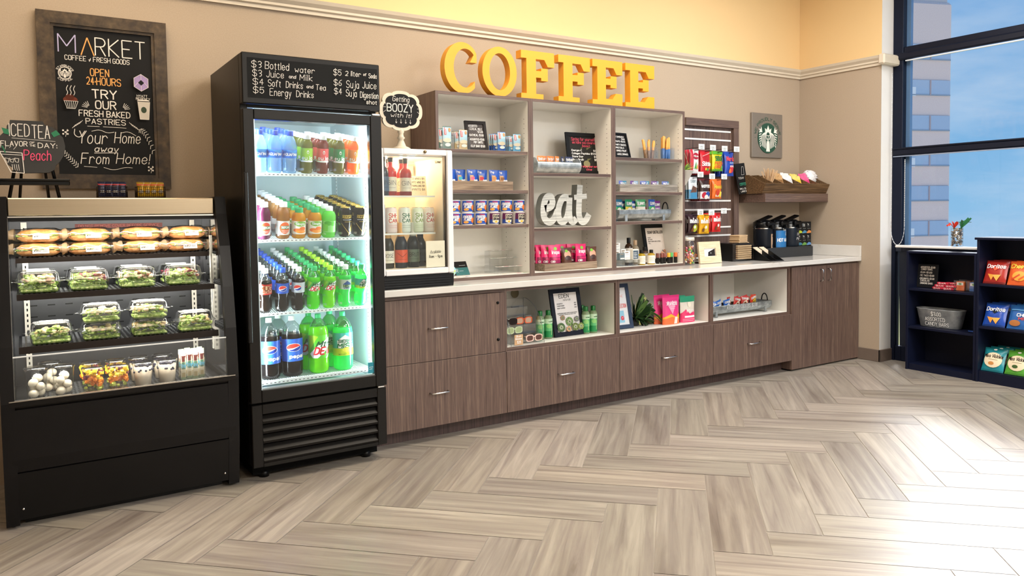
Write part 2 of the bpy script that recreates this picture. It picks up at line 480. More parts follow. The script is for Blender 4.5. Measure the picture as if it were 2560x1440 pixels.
def ribbon(mb, p, w, y, m, seg=.02):
    p = clean(p)
    if len(p) < 2: return
    RC[0] += 1; y -= .00003*(RC[0] % 5); e = w*.3
    if math.hypot(p[0][0]-p[-1][0], p[0][1]-p[-1][1]) > 1e-6:
        def ext(a, c):
            l = math.hypot(a[0]-c[0], a[1]-c[1]); return (a[0]+(a[0]-c[0])/l*e, a[1]+(a[1]-c[1])/l*e)
        p = [ext(p[0], p[1])]+p[1:-1]+[ext(p[-1], p[-2])]
    if mb.w:
        q = [p[0]]
        for i in range(len(p)-1):
            k = max(1, int(math.hypot(p[i+1][0]-p[i][0], p[i+1][1]-p[i][1])/seg))
            q += [(p[i][0]+(p[i+1][0]-p[i][0])*t/k, p[i][1]+(p[i+1][1]-p[i][1])*t/k) for t in range(1, k+1)]
        p = q
    # sharp corners start a new piece so that the stroke keeps its width
    runs = [[p[0]]]
    for i in range(1, len(p)):
        runs[-1].append(p[i])
        if i < len(p)-1:
            a = (p[i][0]-p[i-1][0], p[i][1]-p[i-1][1]); c = (p[i+1][0]-p[i][0], p[i+1][1]-p[i][1])
            if (a[0]*c[0]+a[1]*c[1]) < .2*math.hypot(*a)*math.hypot(*c): runs.append([p[i]])
    for r in runs:
        y -= .00001
        L, Rr = offsets(r, w); A = [mb.V((q[0], y, q[1])) for q in L]; B = [mb.V((q[0], y, q[1])) for q in Rr]
        for i in range(len(r)-1): mb.F([A[i], A[i+1], B[i+1], B[i]], m)
def text(mb, t, x0, x1, zt, zb, w, m, y=0., slant=0., jit=0., seg=.02):
    st, W = layout(t); hi = 6.; lo = 0.
    sx = (x1-x0)/max(W, .5); sz = (zt-zb)/(hi-lo)
    for p in st:
        q = [(x0+(a+slant*b)*sx+R.uniform(-jit, jit), zb+b*sz+R.uniform(-jit, jit)) for a, b in p]
        ribbon(mb, q, w, y, m, seg)
def cut(P, ax, lim, sg):
    Q = []
    for i in range(len(P)):
        A, B = P[i-1], P[i]; da, db = sg*(A[ax]-lim), sg*(B[ax]-lim)
        if (da < 0) != (db < 0): t = da/(da-db); Q.append((A[0]+(B[0]-A[0])*t, A[1]+(B[1]-A[1])*t))
        if db >= 0: Q.append(B)
    return Q
def strips(P, sx=.006, sz=.014):
    out = []; x0, x1 = min(p[0] for p in P), max(p[0] for p in P); n = max(1, math.ceil((x1-x0)/sx))
    for k in range(n):
        Q = cut(cut(P, 0, x0+(x1-x0)*k/n, 1), 0, x0+(x1-x0)*(k+1)/n, -1)
        if len(Q) < 3: continue
        z0, z1 = min(p[1] for p in Q), max(p[1] for p in Q); m = max(1, math.ceil((z1-z0)/sz))
        for j in range(m):
            W_ = clean(cut(cut(Q, 1, z0+(z1-z0)*j/m, 1), 1, z0+(z1-z0)*(j+1)/m, -1) or [(0, 0)])
            if len(W_) >= 3: out.append(W_)
    return out
def art(mb, ops, w, h, y=0., x0=None, z0=0.):
    """flat print in fractions of a w x h field: rectangles, ellipses, polygons, lettering, lines; later ones lie on top"""
    x0 = -w/2 if x0 is None else x0; lay = 0
    X = lambda u: x0+u*w
    Z = lambda v: z0+v*h
    for op in ops:
        lay += 1; yy = y-.00035*lay; k = op[0]
        if k == 'r':
            _, a, b, c, d, m = op; n1 = max(1, int(abs(c-a)*w/.008)) if mb.w else 1; n2 = max(1, int(abs(d-b)*h/.012)) if mb.w else 1
            mb.gridp(lambda u, v: (X(a+(c-a)*u), yy, Z(b+(d-b)*v)), n1, n2, m)
        elif k == 'e':
            _, a, b, c, d, m = op; n = 18; kk = 3 if mb.w else 1
            C = mb.V((X(a), yy, Z(b))); prev = None
            for q in range(1, kk+1):
                cur = [mb.V((X(a)+c*w*q/kk*math.cos(2*PI*i/n), yy, Z(b)+d*h*q/kk*math.sin(2*PI*i/n))) for i in range(n)]
                for i in range(n):
                    j = (i+1) % n
                    mb.F([C, cur[i], cur[j]] if prev is None else [prev[i], cur[i], cur[j], prev[j]], m, True)
                prev = cur
        elif k == 'p':
            P = [(X(a), Z(b)) for a, b in op[1]]
            for Q in (strips(P) if mb.w else [P]): mb.poly([(x, yy, z) for x, z in Q], op[2])
        elif k == 'l':
            ribbon(mb, [(X(a), Z(b)) for a, b in op[1]], op[2], yy, op[3], .01)
        elif k == 't':
            _, t, a, c, zt, zb, sw, m = op[:8]
            text(mb, t, X(a), X(c), Z(zt), Z(zb), sw, m, yy, op[8] if len(op) > 8 else 0, op[9] if len(op) > 9 else 0, .008)
def arc(cx, cz, rx, rz, a0, a1, n=16):
    return [(cx+rx*math.cos(math.radians(a0+(a1-a0)*i/n)), cz+rz*math.sin(math.radians(a0+(a1-a0)*i/n))) for i in range(n+1)]
def textarc(mb, t, cx, cz, rad, a0, a1, h, sw, m, y=0., rz=None):
    """lettering bent round an arc (degrees, a0 start to a1 end)"""
    st, W = layout(t); rz = rz or rad
    for p in st:
        q = []
        for a, b in p:
            an = math.radians(a0+(a1-a0)*a/W); rr = 1+b/6*h/rad if a1 < a0 else 1-b/6*h/rad+h/rad
            q.append((cx+rad*rr*math.cos(an), cz+rz*rr*math.sin(an)))
        ribbon(mb, q, sw, y, m)
def cyl(Rr):
    return lambda x, y, z: ((Rr-y)*math.sin(x/Rr), -(Rr-y)*math.cos(x/Rr), z)
# ------------------------------------------------------------------ bags and pouches
def bag_T(t, kind):
    if kind == 'pouch': return lambda u, v: t/2*max(0, 1-abs(2*u-1)**2.5)**.7*max(0, min(1, (1-v)*1.25))**.8
    return lambda u, v: t/2*max(0, 1-abs(2*u-1)**3)**.6*max(0, math.sin(PI*min(1, max(0, (v-.05)/.9))))**.55
def bag(mb, w, h, t, m, ops=(), kind='bag', edge=None, wr=.0):
    T = bag_T(t, kind); nu, nv = 10, 14; rr = random.Random(int(w*1e4+h*977))
    J = {}
    def jit(i, j):
        return J.setdefault((i, j), rr.uniform(-1, 1))*wr
    mf = (lambda u, v: edge if (v > .93 or v < .06) else m) if edge else None
    mb.gridp(lambda u, v: ((u-.5)*w*(1-.05*math.sin(PI*v)), -T(u, v)-.4*jit(round(u*nu), round(v*nv))*T(u, v)/max(t, 1e-4)*2, v*h), nu, nv, m, True, mf)
    mb.gridp(lambda u, v: ((.5-u)*w*(1-.05*math.sin(PI*v)), T(1-u, v)+.0004, v*h), nu, nv, m, True, mf)
    ow = mb.w
    mb.w = lambda x, y, z: (x*(1-.05*math.sin(PI*z/h)), y-T(min(1, max(0, x/w+.5)), min(1, max(0, z/h)))-.0012-wr*.42, z)
    art(mb, ops, w, h); mb.w = ow
    return mb
ORD = ['front', 'second', 'third', 'fourth', 'fifth', 'sixth', 'seventh', 'eighth']
# ================================================================== THE SETTING
def build_floor():
    mb = MB(); planks = ribbed_mat(); grout = M('#c2bbb2', .6)
    a0, b0, Wa, Wb, La, Lb, g = -1.021, -4.628, .2255, .2275, .851, .884, .0017
    q2 = 2**.5; tints = []; uvs = []
    def clip(P):
        for ax, lim, sg in ((0, -8.4, 1), (0, .2, -1), (1, -7.4, 1), (1, 0., -1)):
            Q = []
            for i in range(len(P)):
                A, B = P[i-1], P[i]; da, db = sg*(A[ax]-lim), sg*(B[ax]-lim)
                if (da < 0) != (db < 0):
                    t = da/(da-db); Q.append(tuple(A[k]+(B[k]-A[k])*t for k in range(4)))
                if db >= 0: Q.append(B)
            P = Q
            if not P: return P
        return P
    def plank(a, b, da, db, along):
        pts = []
        for aa, bb in ((a+g, b+g), (a+da-g, b+g), (a+da-g, b+db-g), (a+g, b+db-g)):
            uv = (aa-a, bb-b) if along == 'a' else (bb-b, aa-a)
            pts.append(((aa+bb)/q2, (bb-aa)/q2, uv[0], uv[1]))
        P = clip(pts)
        if len(P) < 3: return
        ou, ov = R.uniform(0, 60), R.uniform(0, 60); t = R.uniform(.80, 1.06); tc = (t*R.uniform(.98, 1.02), t, t*R.uniform(.97, 1.02))
        mb.F([mb.V((p[0], p[1], 0)) for p in P], planks); tints.append(tc); uvs.append([(p[2]+ou, p[3]+ov) for p in P])
    for k in range(-40, 41):
        for m in range(-12, 13):
            s, bt = a0+k*Wa+m*La, b0+k*Wb-m*Lb
            plank(s, bt-Wb, La, Wb, 'a'); plank(s+La, bt-Lb, Wa, Lb, 'b')
    npk = len(mb.f)
    mb.quad((-8.4, -7.4, -.003), (.2, -7.4, -.003), (.2, 0, -.003), (-8.4, 0, -.003), grout)
    o = struct(mb, 'floor'); me = o.data
    me.uv_layers.new(name='uv'); me.color_attributes.new('tint', 'FLOAT_COLOR', 'CORNER'); li = 0
    ua = me.uv_layers['uv']; ca = me.color_attributes['tint']
    for fi in range(len(mb.f)):
        for c in range(len(mb.f[fi])):
            ua.data[li].uv = uvs[fi][c] if fi < npk else (0, 0)
            ca.data[li].color = (*(tints[fi] if fi < npk else (1, 1, 1)), 1); li += 1
build_floor()
HT = 3.6
b = MB(); b.box(-8.4, 0, 0, .2, .15, 2.6, wallpaint); b.box(-8.4, 0, 2.6, .2, .15, HT, cream_cove_glow); struct(b, 'wall_back')
b = MB(); b.box(0, -.815, 0, .19, -.001, 2.6, wallpaint); b.box(0, -.815, 2.6, .19, -.001, HT, cream_cove_glow)
b.quad((.0005, -.8155, .1), (.19, -.8155, .1), (.19, -.8155, HT), (.0005, -.8155, HT), jambpaint)
b.box(.19, -7.4, 3.45, .34, -.75, HT, jambpaint); struct(b, 'wall_right')
b = MB(); b.box(-8.55, -7.4, 0, -8.4, .15, HT, wallpaint); struct(b, 'wall_left')
b = MB(); b.box(-8.4, -7.55, 0, .2, -7.4, HT, backpaint); struct(b, 'wall_front')
b = MB(); b.box(-8.55, -7.55, HT, .35, .15, HT+.12, ceilpaint); struct(b, 'ceiling')
def crown(yx):
    return [(0, 2.566), (yx*.016, 2.566), (yx*.016, 2.585), (yx*.03, 2.592), (yx*.03, 2.606), (yx*.05, 2.625), (yx*.06, 2.645), (0, 2.655)]
b = MB(); b.xprism(crown(-1), -8.4, 0, trimpaint)
b.box(-8.4, -.022, 2.596, 0, -.018, 2.600, M('#b9a98f', .6)); struct(b, 'trim_1')
b = MB(); b.M = Matrix.Rotation(PI/2, 4, 'Z'); b.xprism(crown(1), -.8155, -.0, trimpaint); b.M = None
b.box(-.06, -.875, 2.566, .19, -.8156, 2.655, trimpaint, .012); struct(b, 'trim_2')
b = MB(); b.box(-.012, -.83, 0, 0, -.61, .105, rubberbase, .003); b.box(-.012, -.83, 0, .19, -.8155, .105, rubberbase, .003); struct(b, 'baseboard_right')
# window wall: posts, rails and panes of one bay each, dark spandrel below
frame = M('#151b2c', .38, .3); frameb = M('#1b2233', .4, .2); hem = M('#0f1424', .5)
YS = [-.83, -2.62, -4.4, -6.2, -7.4]
for i in range(4):
    y0, y1 = YS[i], YS[i+1]; fr = MB()
    fr.box(.17, y0-.075, 1.012 if i == 0 else 0, .25, y0+(.0142 if i == 0 else 0), 3.45, frame, .004)
    if i == 3: fr.box(.17, y1, 0, .25, y1+.05, 3.45, frame, .004)
    fr.box(.18, y1, 2.66, .245, y0-.075, 2.72, frame, .004); fr.box(.18, y1, 3.39, .245, y0-.075, 3.45, frame, .004)
    fr.box(.18, y1, .96, .25, y0-.075, 1.012, frameb, .004)
    fr.box(.18, y1, 0, .25, y0-.075, .13, frame, .004)
    if i == 0:
        fr.box(.17, y0-.020, 0, .25, y0+.0142, 1.0115, frame, .004); fr.box(.20, y0-.036, .13, .204, y0-.0205, .96, frameb); fr.xprism([(y0-.054, .13), (y0-.040, .96), (y1, .96), (y1, .13)], .20, .204, frameb); fr.box(.18, y0-.075, 0, .25, y0-.0205, .129, frame, .004); fr.box(.18, y0-.0745, .961, .25, y0-.0205, 1.011, frameb)
    else: fr.box(.19, y1, .13, .24, y0-.075, .96, frameb)
    fr.box(.225, y0-.11, 1.012, .26, y0-.075, 3.39, M('#5d7fa6', .35, .3))
    o = struct(fr, 'window_%d' % (i+1))
    g = MB(); g.box(.232, y1, 1.0, .238, y0-.07, 3.42, pane); part(g, 'window_pane', o)
    s = MB(); s.box(.155, y1+.02, 1.79, .19, y0+.005, 1.852, hem, .012); s.box(.15, y1+.02, 1.845, .195, y0+.005, 1.86, hem, .004)
    s.box(.16, y1+.02, 1.782, .185, y0+.0, 1.79, M('#8b96ad', .4)); part(s, 'blind_rail', o)  # pale strip stands in for the highlight along the rail
    s = MB(); s.box(.15, y1+.02, 2.61, .19, y0+.005, 2.67, hem, .012); s.box(.16, y1+.02, 2.595, .185, y0-.1, 2.603, M('#dfe3ea', .4)); part(s, 'blind_head', o)  # near-white strip painted as the highlight under the blind head
# stone sill inside the window
b = MB(); b.box(.075, -1.655, 1.0, .168, -.905, 1.02, M('#f1efec', .35, var=.02), .004); struct(b, 'trim_3')
# bead chain of the roller blind
b = MB(); pts = []
for i in range(90):
    t = i/89
    if t < .42: p = (.12, -.84, 2.5-(2.5-1.18)*t/.42)
    elif t < .58: a = PI*(t-.42)/.16; p = (.12, -.9+.06*math.cos(a), 1.18-.16*math.sin(a))
    else: p = (.12, -.96, 1.18+(1.75-1.18)*(t-.58)/.42)
    pts.append(p)
b.tube(pts, .0022, M('#d7dadd', .3, .5), 5)
for p in pts[::1]: b.ell(p, (.004, .004, .004), M('#eef0f2', .3), 6, 4)
tag(b.build('blind_chain'), 'beaded blind chain hanging in a loop beside the window post', 'chain')
# tower outside
def tower():
    t = thing('office_tower', 'hazy brick tower with bands of blue windows outside the window', 'building', (30, 16.5, -30), math.radians(-20))
    brick = ramp_mat('hazy_brick', [(.3, '#d9c6c3'), (.5, '#e4d3cf'), (.7, '#ecdcd8')], (1, 1, 1), .8, noise=30)  # haze painted in as paler brick; window bands paled likewise
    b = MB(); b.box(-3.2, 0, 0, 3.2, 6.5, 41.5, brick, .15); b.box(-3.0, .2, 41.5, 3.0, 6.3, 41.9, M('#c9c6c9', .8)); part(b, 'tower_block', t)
    for k in range(13):
        z = 39.35-k*1.74
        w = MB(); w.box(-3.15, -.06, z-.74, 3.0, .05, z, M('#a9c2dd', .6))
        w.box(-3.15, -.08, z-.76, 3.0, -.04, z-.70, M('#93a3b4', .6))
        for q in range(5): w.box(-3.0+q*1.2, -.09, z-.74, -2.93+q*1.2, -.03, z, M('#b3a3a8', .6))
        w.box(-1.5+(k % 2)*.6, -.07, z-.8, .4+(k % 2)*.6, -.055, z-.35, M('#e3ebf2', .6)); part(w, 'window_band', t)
tower()
b = MB(); b.box(.4, -4, -.1, 9, 9, -.02, M('#e2da86', .8)); struct(b, 'added_slab_outside')  # slab made up outside so the window slit shows sunlit yellow

# ================================================================== BASE CABINETS AND COUNTER
YD = -.605
def handle(parent, x0, x1, z, y=YD-.022, horiz=True):
    b = MB(); r = .0048; o = .032
    if horiz: P = [(x0, y, z), (x0, y-o*.7, z), (x0+.006, y-o, z), (x1-.006, y-o, z), (x1, y-o*.7, z), (x1, y, z)]
    else: P = [(x0, y, x1), (x0, y-o*.7, x1), (x0, y-o, x1-.008), (x0, y-o, z+.008), (x0, y-o*.7, z), (x0, y, z)]
    b.tube(P, r, chrome, 8); part(b, 'handle', parent)
def cabinet(name, label, x0, x1, fronts, open_z=None, toe=True, cat='cabinet'):
    t = thing(name, label, cat, (x0, YD, 0)); L = x1-x0; D = .58; Tn = .018
    P = lambda b, n, lb=None, par=t: part(b, n, par, lb)
    b = MB(); zb = .09 if toe else .012
    b.box(.0005, .0, zb, Tn, D, .873, wood_v); b.box(L-Tn, 0, zb, L-.0005, D, .873, wood_v)
    b.box(Tn, .0, .853, L-Tn, D, .873, wood_h)
    if toe: b.box(0, .082, 0, L, D, zb, wood_toe)
    else: b.box(0, .02, 0, L, D, zb, black)
    b.box(Tn, D-.012, zb, L-Tn, D, .853, whitemel)
    b.box(Tn, 0, zb, L-Tn, D-.012, zb+Tn, wood_h)
    P(b, 'carcass')
    if open_z:
        b = MB(); i = .0012; z0, z1 = open_z
        b.box(Tn, .0, z0-.022, L-Tn, D-.012, z0-.002, wood_h); b.box(Tn+i, .016, z0-.002, L-Tn-i, D-.012, z0, whitemel)
        b.box(Tn, .016, z0, Tn+i, D-.012, z1, whitemel); b.box(L-Tn-i, .016, z0, L-Tn, D-.012, z1, whitemel)
        b.box(Tn+i, D-.0135, z0, L-Tn-i, D-.0122, z1, whitemel); b.box(Tn, .016, z1-i, L-Tn, D-.012, z1, whitemel)
        P(b, 'open_compartment', 'white lined open compartment')
        b = MB(); gx = L*.48
        b.M = Matrix.Translation((gx, D-.016, z1-.09)) @ Matrix.Rotation(PI/2, 4, 'X')
        b.lathe([(0, 0), (.03, 0), (.034, .004), (.022, .008), (0, .006)], M('#8f8468', .6), n=16); P(b, 'cable_grommet')
    for f in fronts:
        kind, a0, a1, z0, z1 = f[:5]
        b = MB(); b.box(a0+.0015, -.02, z0+.0015, a1-.0015, -.0005, z1-.0015, wood_v, .0012)
        o = P(b, 'door' if kind == 'door' else 'drawer_front')
        for h in f[5:]:
            if h[0] == 'h': handle(o, h[1], h[2], h[3], -.02)
            elif h[0] == 'v': handle(o, h[1], h[2], h[3], -.02, False)
            else:
                k = MB(); k.M = Matrix.Translation((h[1], -.02, h[2])) @ Matrix.Rotation(PI/2, 4, 'X'); k.lathe([(0, 0), (.009, 0), (.009, .006), (.005, .01), (0, .01)], black, n=14); part(k, 'lock_plug', o)
    return t
HB = ('h', .297, .411)
cabinet('drawer_cabinet', 'base cabinet of two tall wood drawers beside the drinks fridge', -4.56, -3.727,
        [('d', 0, .833, .09, .4785, ('h', .297, .413, .291)), ('d', 0, .833, .4785, .853, ('h', .295, .411, .674), ('l', .772, .79), ('l', .772, .561))])
cabinet('open_cabinet', 'base cabinet with open cubby holding sunglasses and green bottles', -3.727, -2.799, [('d', 0, .928, .09, .478, ('h', .396, .517, .285))], (.498, .855))
cabinet('open_cabinet', 'base cabinet with open cubby holding a plant and pink pouches', -2.799, -1.866, [('d', 0, .933, .09, .478, ('h', .393, .524, .287))], (.498, .855))
cabinet('open_cabinet', 'base cabinet with open cubby holding a long metal candy trough', -1.866, -.938, [('d', 0, .928, .09, .478, ('h', .383, .521, .291))], (.498, .855))
cabinet('door_cabinet', 'base cabinet with two full height doors at the right wall', -.938, -.004, [('door', 0, .4655, .012, .862, ('v', .375, .83, .73)), ('door', .4655, .934, .012, .862, ('v', .482, .83, .73))], toe=False)
b = MB(); b.box(-4.575, -.645, .876, -.002, -.001, .914, quartz, .003)
tag(b.build('countertop'), 'long white quartz countertop running over all the base cabinets', 'countertop')
b = MB(); b.box(-.022, -.645, .9145, -.002, -.003, 1.012, quartz, .002)
tag(b.build('backsplash'), 'short quartz backsplash strip on the right wall above the countertop', 'backsplash')
# ------------------------------------------------------------------ tall white-lined shelf units on the counter
YF = -.37
def shelf_unit(label, x0, x1, shelves):
    t = thing('shelf_unit', label, 'shelf unit', (x0, YF, .9145)); L = x1-x0; D = .365; H = 2.109-.9145; T = .019; z = .9145
    b = MB(); b.box(0, 0, 0, T, D, H, wood_v); b.box(L-T, 0, 0, L, D, H, wood_v); b.box(T, 0, H-T, L-T, D, H, wood_h); b.box(T, 0, 0, L-T, D, T, wood_h); b.box(T, D-.008, T, L-T, D, H-T, whitemel); part(b, 'carcass', t)
    b = MB(); i = .001
    b.box(T, .004, T, T+i, D-.009, H-T, whitemel); b.box(L-T-i, .004, T, L-T, D-.009, H-T, whitemel); b.box(T+i, D-.0095, T, L-T-i, D-.0082, H-T, whitemel); b.box(T, .004, H-T-i, L-T, D-.009, H-T, whitemel); b.box(T, .004, T, L-T, D-.009, T+i, whitemel)
    dk = M('#3a3530', .8)
    for xx, sg in ((T+i, 1), (L-T-i, -1)):
        for yy in (.05, .29):
            for k in range(31):
                zz = .1+k*.032; b.box(xx, yy-.0025, zz-.0025, xx+sg*.0004, yy+.0025, zz+.0025, dk)
    part(b, 'white_lining', t, 'white lining with rows of peg holes')
    for zt in shelves:
        b = MB(); b.box(T+.002, .008, zt-z-.021, L-T-.002, D-.012, zt-z, wood_h); b.box(T+.003, .016, zt-z-.0218, L-T-.003, D-.013, zt-z-.021, whitemel); b.box(T+.003, .012, zt-z, L-T-.003, D-.013, zt-z+.0008, M('#cfc4b8', .45)); part(b, 'shelf', t)
        for xx in (T+.008, L-T-.008):
            pass
    return t
shelf_unit('left shelf unit holding snack bars and cereal cups', -4.062, -3.35, [1.752, 1.4935, 1.267])
shelf_unit('middle shelf unit holding the metal eat sign', -3.349, -2.625, [1.6135, 1.2365])
shelf_unit('right shelf unit holding breadsticks and framed soap price list', -2.624, -1.904, [1.738, 1.486, 1.267])
# ------------------------------------------------------------------ peg panel with white slots
def peg_panel():
    t = thing('slatwall_panel', 'walnut slatwall panel with white slots and hanging sweets bags', 'display panel', (-1.56, -.003, .916))
    b = MB(); b.box(0, -.022, 0, .62, 0, 1.2, wood_v); part(b, 'panel', t)
    b = MB(); b.box(0, -.05, 1.14, .65, -.0222, 1.205, wood_h, .001); b.box(.585, -.05, 0, .65, -.0222, 1.139, wood_v, .001); part(b, 'frame', t)
    for zz in (1.108, 1.032, .852, .508, .432, .208, .28, .02):
        s = MB(); s.box(.0, -.027, zz-.007, .57, -.0222, zz+.007, M('#e6e6e4', .35)); part(s, 'slot_rail', t)
peg_panel()
# floating shelf
t = thing('floating_shelf', 'short walnut wall shelf in the corner carrying the condiment rack', 'shelf', (-.878, 0, 1.405))
b = MB(); b.box(0, -.31, 0, .876, -.001, .075, wood_h, .002); part(b, 'shelf_board', t)
# ------------------------------------------------------------------ dark bookcases under the window
def bookcase(label, x, y0, y1, H, shelves, rz, over=False, bk=.262):
    t = thing('bookcase', label, 'bookcase', (x, y0, 0), rz); L = y0-y1; T = .018
    wood = M('#10152a', .42, var=.15, scale=8); wd = M('#0d1122', .5)
    t2 = lambda b, n: part(b, n, t)
    b = MB(); b.box(0, -T, 0, bk, 0, H, wood, .001); t2(b, 'side_panel')
    b = MB(); b.box(0, -L, 0, bk, -L+T, H, wood, .001); t2(b, 'side_panel')
    b = MB(); b.box(bk-.008, -L+T, .002, bk, -T, H-.002, wd); t2(b, 'back_panel')
    b = MB()
    if over: b.box(-.015, -L-.005, H, bk, .012, H+.018, wood, .003)
    else: b.box(.002, -L+T, H-T, bk-.008, -T, H, wood, .001)
    t2(b, 'top')
    for z in shelves:
        b = MB(); b.box(.006, -L+T, z-.018, bk-.008, -T, z, wood, .001); t2(b, 'shelf')
    b = MB(); b.box(.012, -L+T, 0, .024, -T, .05 if not over else .085, wood); t2(b, 'kick_board')
    b = MB(); b.box(.024, -L+T, .03, bk-.008, -T, .05 if not over else .085, wood); t2(b, 'bottom_shelf')
    return t
bookcase('low dark bookcase with grey metal tub, nearest the window post', -.1, -1.106, -1.665, .985, [.677, .362], math.radians(-2.2))
bookcase('taller dark bookcase filled with crisp bags at the right edge', -.125, -1.668, -2.47, 1.09, [.756, .43], math.radians(-2.2), True)
# ================================================================== OPEN DISPLAY CASE (left)
def display_case():
    x0, x1 = -6.345, -5.372; t = thing('display_case', 'black open refrigerated display case with sandwiches and salads', 'display case', (0, 0, 0))
    blk = M('#100f10', .35, var=.15); inn = M('#2b2d30', .35, .55, var=.1); inn2 = M('#3b3d40', .35, .7, var=.08)
    prof = [(-.05, .012), (-.70, .012), (-.735, .24), (-.757, .56), (-.752, .62), (-.735, .80), (-.70, 1.0), (-.655, 1.2), (-.60, 1.36), (-.575, 1.446), (-.05, 1.446)]
    for a, c in ((x0, x0+.05), (x1-.05, x1)):
        b = MB(); b.xprism(prof, a, c, blk); part(b, 'end_panel', t)
    # shining inner faces
    for a, c in ((x0+.05, x0+.0515), (x1-.0515, x1-.05)):
        b = MB(); b.xprism([(-.24, .56), (-.72, .56), (-.70, .8), (-.66, 1.0), (-.61, 1.2), (-.56, 1.35), (-.24, 1.35)], a, c, clear('glossy_liner', (.35, .38, .40), .5, .08, .22)); part(b, 'liner', t)
    b = MB(); b.box(x0+.052, -.56, 1.36, x1-.052, -.06, 1.44, steel, .004); part(b, 'canopy', t, 'brushed steel canopy band')
    b = MB(); b.box(x0+.052, -.555, 1.335, x1-.052, -.50, 1.3595, M('#1a1a1b', .4)); b.box(x0+.052, -.566, 1.352, x1-.052, -.5605, 1.358, chrome); part(b, 'lamp_trim', t)
    b = MB(); b.box(x0+.052, -.24, .3, x1-.052, -.06, 1.335, inn2)
    for z in [.70+.055*k for k in range(11)]:
        for q in range(11):
            xx = x0+.12+q*.075; b.box(xx, -.2408, z, xx+.032, -.2402, z+.006, black)
    part(b, 'back_panel', t)
    red = MB(); red.box(-6.02, -.2412, 1.295, -5.62, -.2405, 1.318, M('#6b2b25', .5)); art(red, [('t', 'DO NOT REMOVE COVER BEFORE SERVICE', .04, .96, .8, .2, .0022, M('#a5584c', .6))], .4, .022, y=-.2414, x0=-6.02, z0=1.296); part(red, 'warning_strip', t)
    for xx in (-6.235, -5.478):
        for yy in (-.255,):
            b = MB(); b.box(xx-.012, yy-.004, .62, xx+.012, yy, 1.33, M('#c9c6bb', .4, .3))
            for k in range(26): b.box(xx-.003, yy-.0047, .64+k*.026, xx+.003, yy-.0041, .653+k*.026, black)
            part(b, 'slotted_upright', t)
    for xx in (x1-.0525,):
        b = MB(); b.box(xx-.004, -.46, .66, xx, -.435, 1.25, M('#c9c6bb', .4, .3))
        for k in range(22): b.box(xx-.0048, -.450, .68+k*.026, xx-.0042, -.445, .693+k*.026, black)
        part(b, 'slotted_upright', t)
    led = M('#fdf6e6', .4, emit=9)
    mesh = M('#191a1c', .4, .3)
    for y, z, th in ((-.49, 1.165, .020), (-.60, 1.008, .024), (-.66, .782, .028)):
        b = MB(); xl, xr = -6.272, -5.44
        b.box(xl, y, z-th, xr, y+.006, z+.003, M('#221a16', .4)); b.box(xl, y+.006, z-.012, xr, -.245, z-.006, mesh)
        for k in range(42): b.box(xl+.004+k*.0198, y+.007, z-.006, xl+.012+k*.0198, -.246, z, mesh)
        for k in range(9): b.box(xl+.004, y+.02+k*(-.25-y)/9, z-.006, xr-.004, y+.024+k*(-.25-y)/9, z-.0003, M('#b9bdc2', .3, .8))
        b.box(xl, -.26, z-.05, xl+.004, -.245, z, mesh); b.box(xr-.004, -.26, z-.05, xr, -.245, z, mesh)
        part(b, 'shelf', t)
        s = MB(); s.box(xl+.01, y+.012, z-th+.002, xr-.01, y+.022, z-.0125, led); part(s, 'shelf_lamp', t)
        lamp('shelf_light', 'AREA', ((xl+xr)/2, y+.03, z-th-.001), 5.5, (1, .95, .87), .8, .02, to=(0, .45, -1)).parent = t
    lamp('canopy_light', 'AREA', (-5.858, -.528, 1.332), 5.5, (1, .94, .84), .84, .03, to=(0, .42, -1)).parent = t
    b = MB(); b.box(x0+.052, -.715, .52, x1-.052, -.242, .536, inn)
    for k in range(44): b.box(x0+.10+k*.018, -.66, .536, x0+.108+k*.018, -.30, .5425, mesh)
    for k in range(16): b.box(x0+.10, -.66+k*.0225, .5405, x0+.10+43*.018+.008, -.655+k*.0225, .5428, M('#c9cdd2', .3, .8))
    part(b, 'deck', t)
    b = MB(); b.xprism([(-.715, .53), (-.745, .53), (-.757, .545), (-.757, .565), (-.715, .565)], x0+.03, x1-.016, M('#1c1a19', .25, .3)); b.box(x0+.03, -.76, .566, x1-.016, -.74, .570, M('#b9b3ab', .25, .9)); part(b, 'front_rail', t)
    b = MB(); b.xprism([(-.742, .570), (-.748, .570), (-.738, .755), (-.732, .755)], x0+.035, x1-.02, clear('case_front_glass', (.97, .98, .98), .05, .02, .015)); b.box(x0+.035, -.739, .752, x1-.02, -.731, .757, M('#e9ecec', .2)); part(b, 'front_glass', t)
    b = MB(); b.xprism([(-.70, .53), (-.752, .53), (-.742, .31), (-.732, .255), (-.70, .255)], x0+.033, x1-.018, blk); part(b, 'front_panel', t)
    b = MB(); b.xprism([(-.69, .25), (-.735, .25), (-.70, .035), (-.66, .035)], x0+.035, x1-.03, M('#0d0c0c', .45)); b.box(x0+.07, -.64, 0.0, x1-.07, -.08, .05, black)
    for xx, zz in ((-6.28, .085), (-5.44, .075)): b.ell((xx, -.708, zz), (.006, .006, .006), chrome, 8, 5)
    part(b, 'kick_panel', t)
display_case()
